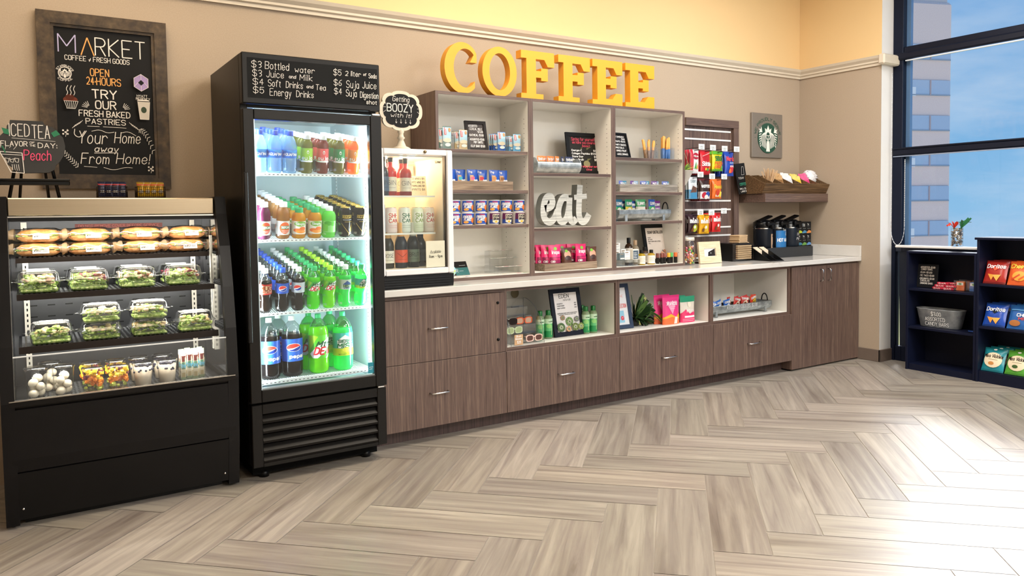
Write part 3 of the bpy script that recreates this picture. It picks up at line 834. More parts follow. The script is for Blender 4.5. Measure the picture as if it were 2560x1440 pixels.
# ---- sandwiches
bread = ramp_mat('toasted_roll', [(.3, '#a8682f'), (.5, '#c98e4f'), (.7, '#e0b27a')], (8, 8, 8), .6, noise=4)
lettuce = ramp_mat('salad_leaf', [(.3, '#39581f'), (.42, '#648a34'), (.54, '#a5bd5c'), (.68, '#e3e8bc')], (14, 14, 14), .45, noise=5)
paper = M('#f1ede4', .6)
ink = M('#1b1a1a', .7)
def sandwich(label, x, y, z, rz, green):
    t = thing('sandwich', label, 'sandwich', (x, y, z), rz, 'wrapped sandwiches on the top shelf of the case')
    b = MB(); b.lathe([(0, .004), (.75, .008), (1, .022), (.96, .033)], bread, n=24, sx=.088, sy=.040)
    b.lathe([(.96, .037), (1, .046), (.8, .060), (.35, .066), (0, .067)], bread, n=24, sx=.088, sy=.040); part(b, 'roll', t)
    b = MB()
    for k in range(26):
        a = R.uniform(0, 2*PI); b.ell((.082*math.cos(a), .036*math.sin(a), .035+R.uniform(-.003, .004)), (.016, .009, .004), lettuce if (green or k % 3) else M('#d98f86', .5), 6, 4)
    part(b, 'filling', t)
    b = MB(); L = .132
    def film(u, v):
        th = 2*PI*v; xx = (u-.5)*2*L; k = max(0, 1-abs(xx/L)**3)**.55
        n = 1+.10*math.sin(23*u+5*th)*math.sin(7*th); return (xx, .046*math.cos(th)*(k*n+.45*(1-k)), .036+.035*math.sin(th)*k*n+.012*(1-k)*math.sin(9*xx+2)+(1-k)*.014*math.cos(th*2+u*30))
    b.gridp(film, 30, 22, cello, True, lambda u, v: kraftfilm if abs(u-.5) > .36 else cello); part(b, 'cellophane_wrap', t)
    b = MB(); b.M = Matrix.Translation((.012, -.0475, .020)) @ Matrix.Rotation(-.35, 4, 'X'); art(b, [('r', 0, 0, 1, 1, paper), ('t', 'WURST', .08, .55, .7, .35, .0016, ink), ('l', [(.6, .65), (.92, .65)], .0015, ink), ('l', [(.6, .4), (.92, .4)], .0015, ink)], .066, .026); part(b, 'paper_label', t)
    return t
SX = [-6.180, -5.968, -5.735, -5.535]
for k, x in enumerate(SX):
    w = ['leftmost', 'second from left', 'third from left', 'rightmost'][k]
    sandwich('wrapped sandwich roll at the bottom of the %s pile in the case' % w, x, -.40, 1.1655, R.uniform(-.08, .08), k < 2)
    sandwich('wrapped sandwich roll on top of the %s pile in the case' % w, x+R.uniform(-.012, .012), -.395, 1.232, R.uniform(-.12, .12), k < 2)
# ---- clamshell salads
crouton = M('#e3c489', .7, var=.2, scale=60); chick = M('#e8d2b0', .6, var=.15, scale=50); cheese = M('#f3e6b8', .5); radic = M('#7c2b3c', .5); nut = M('#7a4526', .6, var=.3, scale=60)
def salad_mesh(kind, seed):
    rr = random.Random(seed); b = MB(); sx, sy = .074, .060
    for k in range(64):
        x, y = rr.uniform(-sx, sx), rr.uniform(-sy, sy); e = max(abs(x)/sx, abs(y)/sy); z = rr.uniform(.012, .040) if e > .8 else .03+rr.uniform(0, .026)
        rot = Matrix.Rotation(rr.uniform(0, 6), 3, 'Z') @ Matrix.Rotation(rr.uniform(-.9, .9), 3, 'X')
        b.ell((x*.93, y*.93, z), (rr.uniform(.012, .022), rr.uniform(.008, .015), rr.uniform(.002, .005)), lettuce, 7, 4, rot)
    b.box(-sx, -sy, .004, sx, sy, .016, lettuce, .006)
    pal = {'caesar': (chick, crouton, cheese), 'cobb': (radic, nut, M('#e6b8a4', .5)), 'turkey': (M('#d9b79f', .5), chick, nut)}[kind]
    for k in range(30):
        m = pal[k % 3]; x, y = rr.uniform(-sx, sx)*.9, rr.uniform(-sy, sy)*.95
        if kind != 'caesar': x = abs(x) if k % 3 else x
        z = .036+rr.uniform(0, .022); s = rr.uniform(.006, .012)
        b.ell((x, y, z), (s*1.2, s, s*.6), m, 6, 4, Matrix.Rotation(rr.uniform(0, 6), 3, 'Z'))
    return b
def clamshell(label, x, y, z, kind, seed, group, rz=0, sz=1.19):
    t = thing('salad_box', label, 'salad', (x, y, z), rz, group); t.scale = (1, 1, sz)
    part(salad_mesh(kind, seed), 'salad', t)['kind'] = 'stuff'
    def rr(hx, hy, zz, n=28):
        out = []
        for i in range(n):
            a = 2*PI*i/n; c, s = math.cos(a), math.sin(a); p = .38
            out.append((hx*math.copysign(abs(c)**p, c), hy*math.copysign(abs(s)**p, s), zz))
        return out
    def loft(lv, name):
        b = MB(); I = [[b.V(p) for p in rr(*l)] for l in lv]; n = len(I[0])
        for q in range(len(I)-1):
            for k in range(n): b.F([I[q][k], I[q][(k+1) % n], I[q+1][(k+1) % n], I[q+1][k]], clam, True)
        b.F(I[0][::-1], clam); b.F(I[-1], clam if name != 'lid' else lid_glare); return b
    b = loft([(.072, .058, .001), (.079, .065, .006), (.084, .070, .040), (.093, .079, .042), (.093, .079, .0435)], '')
    for k in range(22):
        b.box(-.07+k*.0064, -.0695, .008, -.067+k*.0064, -.0682, .036, clam)
    part(b, 'tub', t)
    b = loft([(.094, .08, .0440), (.094, .08, .046), (.084, .070, .048), (.078, .064, .074), (.070, .056, .080)], 'lid')
    fro = M('#eef2f0', .25)
    for q in (-1, 1):
        b.tube([(-.04, q*.016, .0815), (.04, q*.016, .0815), (.046, q*.016+.004, .0815), (.046, q*.016+.014, .0815), (.04, q*.016+.018, .0815), (-.04, q*.016+.018, .0815), (-.046, q*.016+.014, .0815), (-.046, q*.016+.004, .0815)], .0014, fro, 5, True)
    part(b, 'lid', t)
    for q in (-1, 1):
        s = MB(); s.lathe([(0, .043), (.014, .043), (.016, .0455), (0, .0465)], clam, cx=q*.095, cy=-.02, n=14); part(s, 'tab', t)
    return t
G1 = 'salad boxes on the middle shelf of the case'; G2 = 'chicken salad boxes on the third shelf of the case'
for k, x in enumerate([-6.185, -5.985, -5.781, -5.573]):
    w = ['leftmost', 'second from left', 'third from left', 'rightmost'][k]
    clamshell('clear salad box, front of the %s pair on the case middle shelf' % w, x, -.505, 1.0092, 'turkey' if k % 2 == 0 else 'cobb', 10+k, G1)
    clamshell('clear salad box, back of the %s pair on the case middle shelf' % w, x-.002, -.337, 1.0092, 'cobb' if k % 2 else 'turkey', 20+k, G1)
clamshell('single chicken salad box at the left end of the case third shelf', -6.146, -.575, .7832, 'caesar', 31, G2)
clamshell('lower chicken salad box of the left stack on the case third shelf', -5.947, -.575, .7832, 'caesar', 32, G2, 0, 1.0)
clamshell('upper chicken salad box of the left stack on the case third shelf', -5.945, -.575, .8655, 'caesar', 33, G2, 0, 1.0)
clamshell('lower chicken salad box of the right stack on the case third shelf', -5.742, -.575, .7832, 'caesar', 34, G2, 0, 1.0)
clamshell('upper chicken salad box of the right stack on the case third shelf', -5.742, -.572, .8655, 'caesar', 35, G2, 0, 1.0)
clamshell('single chicken salad box at the right end of the case third shelf', -5.537, -.575, .7832, 'caesar', 36, G2)
# ---- snack cups on the deck
egg = M('#ddd2bc', .35, var=.04); yog = M('#dccdb6', .5, var=.02); berry = M('#20223a', .5, var=.2)
FRUIT = [M('#f3cf3a', .4), M('#ee8a2e', .4), M('#b8c65a', .4), M('#f0b83a', .4), M('#6b2238', .4)]
def snack_cup(label, kind, x, y, seed, h=.115):
    t = thing('snack_cup', label, {'egg': 'cup of eggs', 'fruit': 'fruit cup', 'yogurt': 'yogurt cup'}[kind], (x, y, .5432), 0, 'snack cups on the case deck'); rr = random.Random(seed)
    k = h/.115; b = MB(); b.lathe([(0, .001), (.034, .001), (.036, .004), (.0445, h-.006), (.047, h-.005), (.047, h-.001), (.0455, h-.001)], clam, n=28); part(b, 'cup', t)
    b = MB(); b.lathe([(.0475, h-.004), (.049, h+.001), (.047, h+.006), (.042, h+.007), (.041, h+.003), (0, h+.003)], clear('cup_lid', (.98, .98, .97), .3, .12, .14) if 'cup_lid' not in bpy.data.materials else bpy.data.materials['cup_lid'], n=28); part(b, 'lid', t)
    b = MB()
    if kind == 'egg':
        for i, (px, py, pz) in enumerate(((-.012, -.014, .020), (.014, .012, .021), (-.010, .016, .045), (.015, -.013, .050), (-.013, -.010, .068), (.006, .016, .084))):
            b.ell((px, py, pz), (.021, .018, .0185), egg, 14, 10, Matrix.Rotation(rr.uniform(0, 3), 3, 'Z') @ Matrix.Rotation(rr.uniform(-.6, .6), 3, 'Y'))
        part(b, 'egg', t)['kind'] = 'stuff'
    elif kind == 'fruit':
        for i in range(60):
            z = rr.uniform(.012, .098); rad = (.030+.008*z/h); a = rr.uniform(0, 2*PI); m = FRUIT[2] if z < .03 else (FRUIT[1] if z < .062 else (FRUIT[0] if rr.random() < .7 else FRUIT[4]))
            q = rad*(1 if i % 3 else rr.uniform(0, 1)); b.M = Matrix.Translation((q*math.cos(a), q*math.sin(a), z)) @ Matrix.Rotation(rr.uniform(0, 3), 4, 'Z') @ Matrix.Rotation(rr.uniform(0, 3), 4, 'X'); s = rr.uniform(.006, .010); b.box(-s, -s, -s, s, s, s, m, .003)
        part(b, 'fruit_pieces', t)['kind'] = 'stuff'
    else:
        b.lathe([(0, .003), (.034, .004), (.042, .088), (0, .09)], yog, n=26); part(b, 'yogurt', t); b = MB()
        for i in range(34):
            a = rr.uniform(0, 2*PI); q = .036*math.sqrt(rr.random()); b.ell((q*math.cos(a), q*math.sin(a), .092+rr.uniform(0, .008)), (.0065, .0065, .006), berry, 8, 6)
        for i in range(10):
            a = rr.uniform(PI*.9, 2*PI); b.ell((.041*math.cos(a), .041*math.sin(a), .078-rr.uniform(0, .012)), (.0055, .0055, .005), berry, 8, 6)
        part(b, 'blueberries', t)['kind'] = 'stuff'
snack_cup('clear cup of boiled eggs at the front left of the case deck', 'egg', -6.212, -.585, 1, .13)
snack_cup('clear cup of boiled eggs in front, next to the first fruit cup', 'egg', -6.107, -.590, 2, .13)
snack_cup('clear cup of boiled eggs standing behind the two front egg cups', 'egg', -6.155, -.475, 3, .13)
snack_cup('front left cup of mixed cut fruit on the case deck', 'fruit', -5.988, -.590, 4, .105)
snack_cup('cup of cut fruit behind the front left fruit cup', 'fruit', -5.992, -.478, 5, .11)
snack_cup('front right cup of mixed cut fruit beside the yogurt cups', 'fruit', -5.884, -.598, 6, .105)
snack_cup('cup of cut fruit behind the front right fruit cup', 'fruit', -5.884, -.482, 7, .11)
snack_cup('front left yogurt cup topped with blueberries on the case deck', 'yogurt', -5.778, -.597, 8, .105)
snack_cup('yogurt cup behind the front left blueberry yogurt cup', 'yogurt', -5.782, -.478, 9, .112)
snack_cup('front right yogurt cup topped with blueberries beside cheese sticks', 'yogurt', -5.672, -.597, 10, .105)
snack_cup('yogurt cup behind the front right blueberry yogurt cup', 'yogurt', -5.676, -.478, 11, .112)
t = thing('snack_bin', 'clear bin at the right end of the case deck holding cheese sticks', 'bin', (-5.556, -.575, .5432))
b = MB()
for q in ((-.056, -.045, -.053, .045), (.053, -.045, .056, .045)): b.box(q[0], q[1], 0, q[2], q[3], .105, acrylic)
b.box(-.053, -.045, 0, .053, -.042, .085, acrylic); b.box(-.053, .042, 0, .053, .045, .105, acrylic); b.box(-.053, -.042, 0, .053, .042, .003, acrylic); part(b, 'bin', t)
for k in range(8):
    x = -5.556-.044+(k % 4)*.0285; y = -.606+.05*(k//4)
    b = MB(); bag(b, .026, .142, .014, M('#e7dcc0', .35), [('r', 0, .62, 1, .82, M('#5a1f1c', .4)), ('r', 0, .36, 1, .6, M('#4a7d5c', .4)), ('t', 'String', .05, .95, .55, .42, .0022, M('#4fb5d8', .4)), ('r', .2, .08, .8, .24, M('#c8b58b', .5))], edge=M('#9fb08a', .3))
    tag(b.build('cheese_stick', None, (x, y, .547+.004*(k % 2)), R.uniform(-.1, .1)), 'packet of cheese stick standing in the clear bin, ' + ['first', 'second', 'third', 'last'][k % 4]+' of the '+['front', 'back'][k//4]+' row', 'cheese stick', 'cheese sticks in the clear bin')

# ================================================================== TALL DRINKS FRIDGE
def drinks_fridge():
    x0, x1, yf, yb, zb, zt = -5.315, -4.597, -.76, -.04, .085, 2.147
    t = thing('drinks_fridge', 'tall black glass door drinks fridge with a chalk price header', 'fridge', (0, 0, 0)); K = fridgeblk
    lw = M('#b4c9ce', .35, var=.02)
    b = MB(); b.box(x0, -.70, zb, x0+.035, yb, zt, K, .003); b.box(x1-.035, -.70, zb, x1, yb, zt, K, .003); b.box(x0+.035, -.70, zt-.26, x1-.035, yb, zt, K); b.box(x0+.035, yb-.03, zb, x1-.035, yb, zt-.26, K); b.box(x0+.035, -.70, zb, x1-.035, yb-.03, .44, K); part(b, 'cabinet_body', t)
    b = MB(); e = .002; X0, X1 = x0+.035, x1-.035
    b.box(X0, -.695, .44, X0+e, yb-.031, zt-.26, lw); b.box(X1-e, -.695, .44, X1, yb-.031, zt-.26, lw); b.box(X0+e, yb-.033, .44, X1-e, yb-.031, zt-.26, lw); b.box(X0+e, -.695, zt-.262, X1-e, yb-.034, zt-.26, lw); b.box(X0+e, -.695, .44, X1-e, yb-.034, .442, lw)
    for xx, yy in ((X1-e-.0006, -.62), (X1-e-.0006, -.16), (X0+e, -.62)):
        b.box(xx, yy-.009, .46, xx+.0006, yy+.009, 1.86, M('#e9eff0', .3))
        for k in range(66): b.box(xx-.0003, yy-.003, .48+k*.021, xx+.0008, yy+.003, .488+k*.021, black)
    part(b, 'white_liner', t)
    b = MB(); b.box(x0, yf, 1.899, x1, -.7, zt, K, .004); part(b, 'header', t)
    b = MB(); b.box(x0+.026, yf-.0012, 1.927, x1-.014, yf-.0002, 2.122, M('#040404', .6)); part(b, 'header_panel', t, 'black chalk panel with drink prices')
    b = MB(); W, H = .678, .195; c = chalk; s = .0027
    L = lambda tx, u0, u1, v0, v1: ('t', tx, u0, u1, v1, v0, s, c, .06, .0006)
    art(b, [L('$3', .03, .10, .76, .92), L('Bottled', .128, .30, .75, .93), L('water', .345, .495, .73, .87), L('$3', .035, .10, .54, .70), L('Juice', .135, .26, .54, .71), L('and', .30, .35, .56, .64), L('Milk', .38, .475, .53, .68),
            L('$4', .035, .11, .33, .48), L('Soft', .145, .235, .31, .48), L('Drinks', .275, .40, .31, .47), L('and', .43, .478, .34, .42), L('Tea', .50, .575, .31, .45), L('$5', .035, .11, .12, .27), L('Energy', .155, .31, .08, .26), L('Drinks', .35, .48, .09, .25),
            L('$5', .64, .70, .74, .89), L('2', .735, .755, .75, .87), L('liter', .78, .86, .75, .88), L('of', .882, .905, .79, .86), L('Soda', .925, .99, .74, .86), L('$6', .64, .70, .47, .62), L('Suja', .74, .84, .43, .62), L('Juice', .87, .985, .45, .63), L('$4', .64, .70, .24, .39), L('Suja', .735, .82, .20, .38), L('Digestion', .85, 1.0, .19, .35), L('shot', .90, .985, .03, .14)], W, H, y=yf-.0014, x0=x0+.026, z0=1.927)
    part(b, 'chalk_lettering', t)
    # door
    d0, d1, z0, z1 = x0-.004, x1+.0, .414, 1.872
    b = MB()
    b.box(d0, yf-.012, z0, d0+.052, yf+.04, z1, K, .003); b.box(d1-.062, yf-.012, z0, d1, yf+.04, z1, K, .003); b.box(d0+.052, yf-.012, z1-.05, d1-.062, yf+.04, z1, K, .003); b.box(d0+.052, yf-.012, z0, d1-.062, yf+.04, z0+.062, K, .003)
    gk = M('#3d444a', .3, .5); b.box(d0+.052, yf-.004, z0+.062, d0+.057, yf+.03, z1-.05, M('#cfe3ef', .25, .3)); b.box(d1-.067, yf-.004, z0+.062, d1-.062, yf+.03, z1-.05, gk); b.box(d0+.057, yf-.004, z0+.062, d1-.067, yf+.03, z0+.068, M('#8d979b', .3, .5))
    part(b, 'door_frame', t)
    b = MB(); b.box(d0+.057, yf+.008, z0+.066, d1-.067, yf+.013, z1-.05, fpane); part(b, 'door_glass', t)
    b = MB(); b.box(d0-.008, yf-.034, .72, d0+.012, yf-.013, 1.56, M('#1d1d1e', .25), .004); part(b, 'door_handle', t)
    b = MB(); b.box(d1-.05, yf-.008, z0-.012, d1-.012, yf+.03, z0-.001, chrome, .002); part(b, 'hinge', t); b = MB(); b.box(d1-.05, yf-.008, z1+.002, d1-.005, yf+.03, z1+.012, chrome, .002); part(b, 'hinge', t)
    b = MB(); b.box(x0, yf, zb, x0+.052, -.7, .402, K, .003); b.box(x1-.052, yf, zb, x1, -.7, .402, K, .003); b.box(x0+.052, yf, .352, x1-.052, -.7, .402, K, .002); b.box(x0+.052, yf, zb, x1-.052, -.7, zb+.018, K)
    b.box(x0+.052, -.715, zb+.018, x1-.052, -.701, .352, M('#050505', .7))
    part(b, 'grille_frame', t)
    for k in range(5):
        z = .303-k*.05; b = MB(); b.xprism([(yf+.004, z), (yf+.03, z+.026), (yf+.034, z+.04), (yf+.026, z+.04), (yf, z+.012)], x0+.053, x1-.053, K); part(b, 'grille_slat', t)
    for xx in (x0+.08, x1-.08):
        for yy in (-.64, -.12):
            b = MB(); b.lathe([(0, 0), (.026, 0), (.026, .03), (.014, .034), (.014, .085), (0, .085)], black, cx=xx, cy=yy, n=14); part(b, 'foot', t)
    b = MB(); b.box(x0+.02, -.66, .02, x1-.02, -.1, .084, M('#030303', .9)); part(b, 'compressor_tray', t)
    wire = M('#f4f7f7', .3, var=.02)
    for z in (1.567, 1.229, .852, .500):
        b = MB(); a, c = X0+.006, X1-.008
        sl = .175 if z > .6 else 0.; zz = lambda y: z+sl*(y+.645)
        b.box(a, -.685, z-.019, c, -.680, zz(-.68), wire); b.xprism([(-.679, zz(-.679)-.005), (-.676, zz(-.676)-.005), (-.676, zz(-.676)), (-.679, zz(-.679))], a, c, wire); b.box(a, -.12, zz(-.12)-.006, c, -.115, zz(-.12)-.001, wire)
        for k in range(30): b.box(a+.008+k*.0213, -.686, z-.013, a+.018+k*.0213, -.6855, z-.010, black)
        for k in range(54): b.xprism([(-.68, zz(-.68)-.004), (-.115, zz(-.115)-.004), (-.115, zz(-.115)-.0005), (-.68, zz(-.68)-.0005)], a+.003+k*.0117, a+.0065+k*.0117, wire)
        part(b, 'wire_shelf', t)
    for xx, sg in ((X0+.012, 1), (X1-.012, -1)):
        s = MB(); s.box(xx-.006, -.694, .50, xx+.006, -.688, 1.85, M('#f4fbff', .3, emit=7)); part(s, 'light_strip', t)
        lamp('strip_light', 'AREA', (xx+sg*.02, -.690, 1.17), 10.5, (.88, .97, 1.0), .012, 1.34, to=(sg*.75, .9, 0)).parent = t
    lamp('top_light', 'AREA', ((x0+x1)/2, -.66, 1.872), 2.2, (.9, .97, 1), .5, .03, to=(0, .3, -1)).parent = t
    b = MB(); b.box(x1-.10, yf+.002, .487, x1-.068, yf+.007, .545, M('#1e8aa0', .4)); art(b, [('l', [(.15, .6), (.85, .6)], .002, white), ('l', [(.15, .4), (.7, .4)], .002, white)], .03, .05, y=yf+.0018, x0=x1-.099, z0=.49); part(b, 'door_sticker', t)
drinks_fridge()
PEP_B = M('#1d4fb4', .35); RED = M('#e23b2e', .35); WH = M('#f4f4f2', .35)
def globe(u, v, r, ar):
    """blue-white-red roundel"""
    n = 16; top = arc(u, v, r, r*ar, 20, 200, n); bot = arc(u, v, r, r*ar, 20, -140, n)
    return [('e', u, v, r*1.1, r*1.1*ar, WH), ('p', top+[(u-.15*r, v-.15*r*ar), (u+.4*r, v+.12*r*ar)], RED), ('p', bot+[(u-.2*r, v-.52*r*ar), (u+.45*r, v-.08*r*ar)], M('#12349a', .35))]
def bottle(name, label, cat, prof, liq, capz, capr, capcol, lab=None, group=None, fill=None, clearb=None, extra=None, liqlabel=None):
    """lathe bottle: prof (r,z); drink up to z=fill; cap; wrap label lab=(radius,z0,z1,base,ops)"""
    t = thing(name, label, cat, (0, 0, 0), 0, group)
    if fill:
        low = [p for p in prof if p[1] < fill]; up = [p for p in prof if p[1] >= fill]
        a, c = low[-1], up[0]; q = (fill-a[1])/(c[1]-a[1]); mid = (a[0]+(c[0]-a[0])*q, fill)
        b = MB(); b.lathe([(0, prof[0][1]+.001)]+low+[mid, (0, fill)], liquid(liq), n=20); part(b, 'drink', t)
        b = MB(); b.lathe([mid]+up, clearb or petclear, n=20); part(b, 'bottle_neck', t)
    else:
        b = MB(); b.lathe([(0, prof[0][1]+.001)]+prof, liq if not isinstance(liq, str) else liquid(liq), n=20); part(b, 'bottle_body', t)
    b = MB(); h = capz[1]-capz[0]; b.lathe([(capr, capz[0]), (capr, capz[1]-.002), (capr-.0015, capz[1]), (0, capz[1])], M(capcol, .4), n=18); b.lathe([(capr*.55, capz[0]-.004), (capr*1.05, capz[0]-.004), (capr*1.05, capz[0]-.001), (capr, capz[0])], M(capcol, .4), n=18); part(b, 'cap', t)
    if lab:
        Rr, z0, z1, base, ops = lab; b = MB(); b.w = cyl(Rr); W = 2*PI*Rr
        b.gridp(lambda u, v: ((u-.5)*W, 0, z0+(z1-z0)*v), 28, 1, M(base, .35)); aw = W*.36; art(b, ops, aw, z1-z0, y=-.0002, x0=-aw/2-.035*W, z0=z0); part(b, 'wrap_label', t)
    return t
petclear = clear('bottle_plastic', (.93, .96, .95), .2, .06, .06)
petgreen = clear('green_bottle_plastic', (.22, .80, .32), .2, .06, .06)
def soda_prof(k=1., r=.033, foot=True):
    return [(r*.45, .003*k), (r*.8, .0), (r*.97, .012*k), (r, .03*k), (r*.95, .05*k), (r*.87, .066*k), (r*.93, .082*k), (r, .095*k), (r, .15*k), (r*.97, .160*k), (r*.8, .178*k), (r*.5, .193*k), (.0125, .203*k), (.0125, .214*k)]
TILT = .175      # the upper wire shelves slope towards the door
def fill_columns(proto, cols, z, y0, dy, n, wlabel, shelf, group):
    """proto is the front bottle of the first column; every other one is a copy with its own label"""
    for ci, (x, kk) in enumerate(cols):
        for r in range(kk if kk else n):
            lb = wlabel % (ORD[r] if r else 'front')
            loc = (x+R.uniform(-.001, .001), y0+dy*r, z+TILT*dy*r+.001)
            if r == 0 and ci == 0: proto.location = loc; proto.rotation_euler.x = math.atan(TILT); tag(proto, lb, proto['category'], group)
            else: dup(proto, lb, loc, group=group)
Yf = -.645
# shelf 1: water and cold pressed juice
AQ = M('#1c66c8', .35); AQ2 = M('#3f93e0', .35)
def waterb():
    r = .0365; prof = [(r*.6, .002), (r*.92, .0), (r, .012), (r*.95, .022), (r, .032), (r*.95, .043), (r, .054), (r*.96, .065), (r, .076), (r, .122), (r*.95, .128), (r, .136), (r*.8, .160), (r*.48, .186), (.0125, .192), (.0125, .200)]
    return bottle('water_bottle', 'x', 'water bottle', prof, petw, (.195, .215), .0155, '#1746c9', (r+.0006, .078, .120, '#1c66c8', [('p', [(0, .75), (.3, .9), (.7, .62), (1, .8), (1, 1), (0, 1)], AQ2), ('t', 'AQUAFINA', .12, .95, .6, .3, .0022, WH, .1), ('e', .06, .42, .03, .1, WH)]))
for ci, x in enumerate((-5.217, -5.140, -5.062)):
    wb = waterb(); fill_columns(wb, [(x, 4)], 1.568, Yf, .077, 4, 'blue capped water bottle, %s in the '+['leftmost', 'middle', 'third'][ci]+' column on the fridge top shelf', 1, 'water bottles on the fridge top shelf')
def sujab(liq, base, nm):
    r = .0305; prof = [(r*.85, .0), (r, .006), (r, .135), (r*.98, .148), (r*.85, .162), (r*.66, .171), (.0165, .176), (.0165, .182)]
    cc = M(base, .35)
    return bottle('juice_bottle', 'x', 'juice bottle', prof, liq, (.181, .200), .0185, '#f3f4f4', (r+.0006, .060, .132, base, [('r', 0, 0, 1, .12, WH), ('t', 'suja', .12, .9, .42, .18, .0032, WH), ('e', .55, .72, .08, .13, WH), ('e', .55, .7, .045, .07, cc)]), group='juice bottles on the fridge top shelf')
SU = [(-4.973, '#9a9a2b', '#9ccf3b', 'light green labelled'), (-4.887, '#a5432c', '#ea5a5a', 'coral red labelled'), (-4.797, '#8f8a2a', '#2f8a4c', 'dark green labelled'), (-4.715, '#f08a2c', '#f79238', 'orange labelled')]
for x, lq, bs, nm in SU: fill_columns(sujab(lq, bs, nm), [(x, 5)], 1.568, Yf, .0655, 5, nm+' juice bottle, %s in its column on the fridge top shelf', 1, 'juice bottles on the fridge top shelf')
# small print card on the front of the green juice column is part of the label above
# shelf 2
def appleb(liq, base, oc):
    r = .0335; prof = [(r*.85, .0), (r, .006), (r, .095), (r*.97, .10), (r, .108), (r*.94, .118), (r*.97, .126), (r*.9, .138), (r*.8, .148), (r*.62, .158), (.017, .164), (.017, .170)]
    return bottle('juice_bottle', 'x', 'juice bottle', prof, liq, (.168, .189), .0195, '#f4f4f4', (r+.0006, .022, .094, base, [('e', .62, .5, .36, .42, M(oc, .35)), ('r', .36, .42, .95, .66, M('#4c8d5a', .35)), ('t', 'TROPICANA', .38, .93, .62, .47, .0018, WH), ('l', [(.4, .3), (.9, .3)], .0018, WH), ('l', [(.45, .2), (.85, .2)], .0018, WH)]))
fill_columns(appleb('#7c2f5a', '#f1eef4', '#e2502e'), [(-5.203, 6)], 1.2292, Yf, .071, 6, 'purple berry juice bottle, %s in the leftmost column on the fridge second shelf', 2, 'berry juice bottles')
fill_columns(appleb('#d39a55', '#e9e6e2', '#ee6a35'), [(-5.107, 7)], 1.2292, Yf, .071, 7, 'amber apple juice bottle, %s in its column on the fridge second shelf', 2, 'apple juice bottles')
def orangeb():
    r = .036; prof = [(r*.85, .0), (r, .008), (r, .095), (r*.98, .105), (r*.92, .118), (r*.75, .13), (.020, .136), (.020, .142)]
    og = M('#f0772a', .35)
    return bottle('juice_bottle', 'x', 'juice bottle', prof, '#ffc42e', (.138, .158), .0205, '#1fa862', (r+.0006, .024, .092, '#eaddc6', [('r', .12, .0, 1, 1, M('#f4efe4', .35)), ('e', .58, .80, .40, .20, M('#7fb83c', .35)), ('t', 'Simply', .3, .86, .88, .72, .0024, WH), ('e', .72, .42, .2, .16, og), ('e', .4, .3, .26, .15, og), ('e', .62, .2, .3, .12, M('#f59a3c', .35))]))
for ci, x in enumerate((-5.023, -4.938)):
    fill_columns(orangeb(), [(x, 6)], 1.2292, Yf, .0755, 6, 'green capped orange juice bottle, %s in the '+['left', 'right'][ci]+' orange column of the fridge', 2, 'orange juice bottles')
def limeb():
    r = .0365; prof = [(r*.85, .0), (r, .008), (r, .105), (r*.97, .118), (r*.8, .133), (.018, .142), (.018, .15)]
    return bottle('juice_bottle', 'x', 'juice bottle', prof, '#9dff7a', (.146, .165), .0185, '#f1f3f4', (r+.0006, .03, .09, '#8fe27a', [('e', .4, .8, .25, .2, M('#4fb52f', .35)), ('e', .75, .75, .2, .18, M('#5cc63a', .35)), ('r', .05, .1, .4, .7, M('#6fd63c', .35))]))
fill_columns(limeb(), [(-4.862, 6)], 1.2292, Yf, .076, 6, 'pale green drink bottle with white cap, %s in its column, fridge second shelf', 2, 'pale green drink bottles')
def energy():
    r = .0325; t = thing('energy_drink_can', 'x', 'drink can', (0, 0, 0)); gold = M('#c9a648', .25, .8); bk = M('#16140f', .25, .3)
    b = MB(); b.lathe([(0, .004), (r*.72, .003), (r*.78, 0), (r*.9, .004), (r, .014), (r, .140), (r*.93, .152), (r*.8, .157)], bk, n=24); part(b, 'can_body', t)
    b = MB(); b.lathe([(r*.8, .157), (r*.82, .160), (r*.79, .1615), (r*.74, .158), (0, .157)], gold, n=24); b.box(-.006, -.012, .1575, .006, .006, .1595, gold, .001); part(b, 'can_lid', t, 'gold can lid')
    b = MB(); b.w = cyl(r+.0006); W = 2*PI*r; aw = W*.4; st = M('#d8b95a', .3, .5)
    art(b, [('t', 'ROCKSTAR', .2, .9, .80, .69, .0028, st), ('l', [(.22, .63), (.88, .63)], .0018, WH), ('p', [(.62, .05), (.78, .36), (1.0, .58), (.9, .34), (1.0, .08), (.85, .18)], st), ('l', [(.15, .5), (.7, .1), (.98, .56), (.35, .56)], .002, st)], aw, .15); part(b, 'printed_star', t)
    return t
ec = energy()
for ci, x in enumerate((-4.772, -4.690)):
    for r in range(7):
        lb = 'black and gold energy drink can, %s in the %s can column' % (ORD[r], ['left', 'right'][ci]); loc = (x, Yf+.0685*r, 1.2302+TILT*.0685*r)
        if ci == 0 and r == 0: ec.location = loc; ec.rotation_euler.x = math.atan(TILT); tag(ec, lb, 'drink can', 'energy drink cans on the fridge second shelf')
        else: dup(ec, lb, loc, group='energy drink cans on the fridge second shelf')
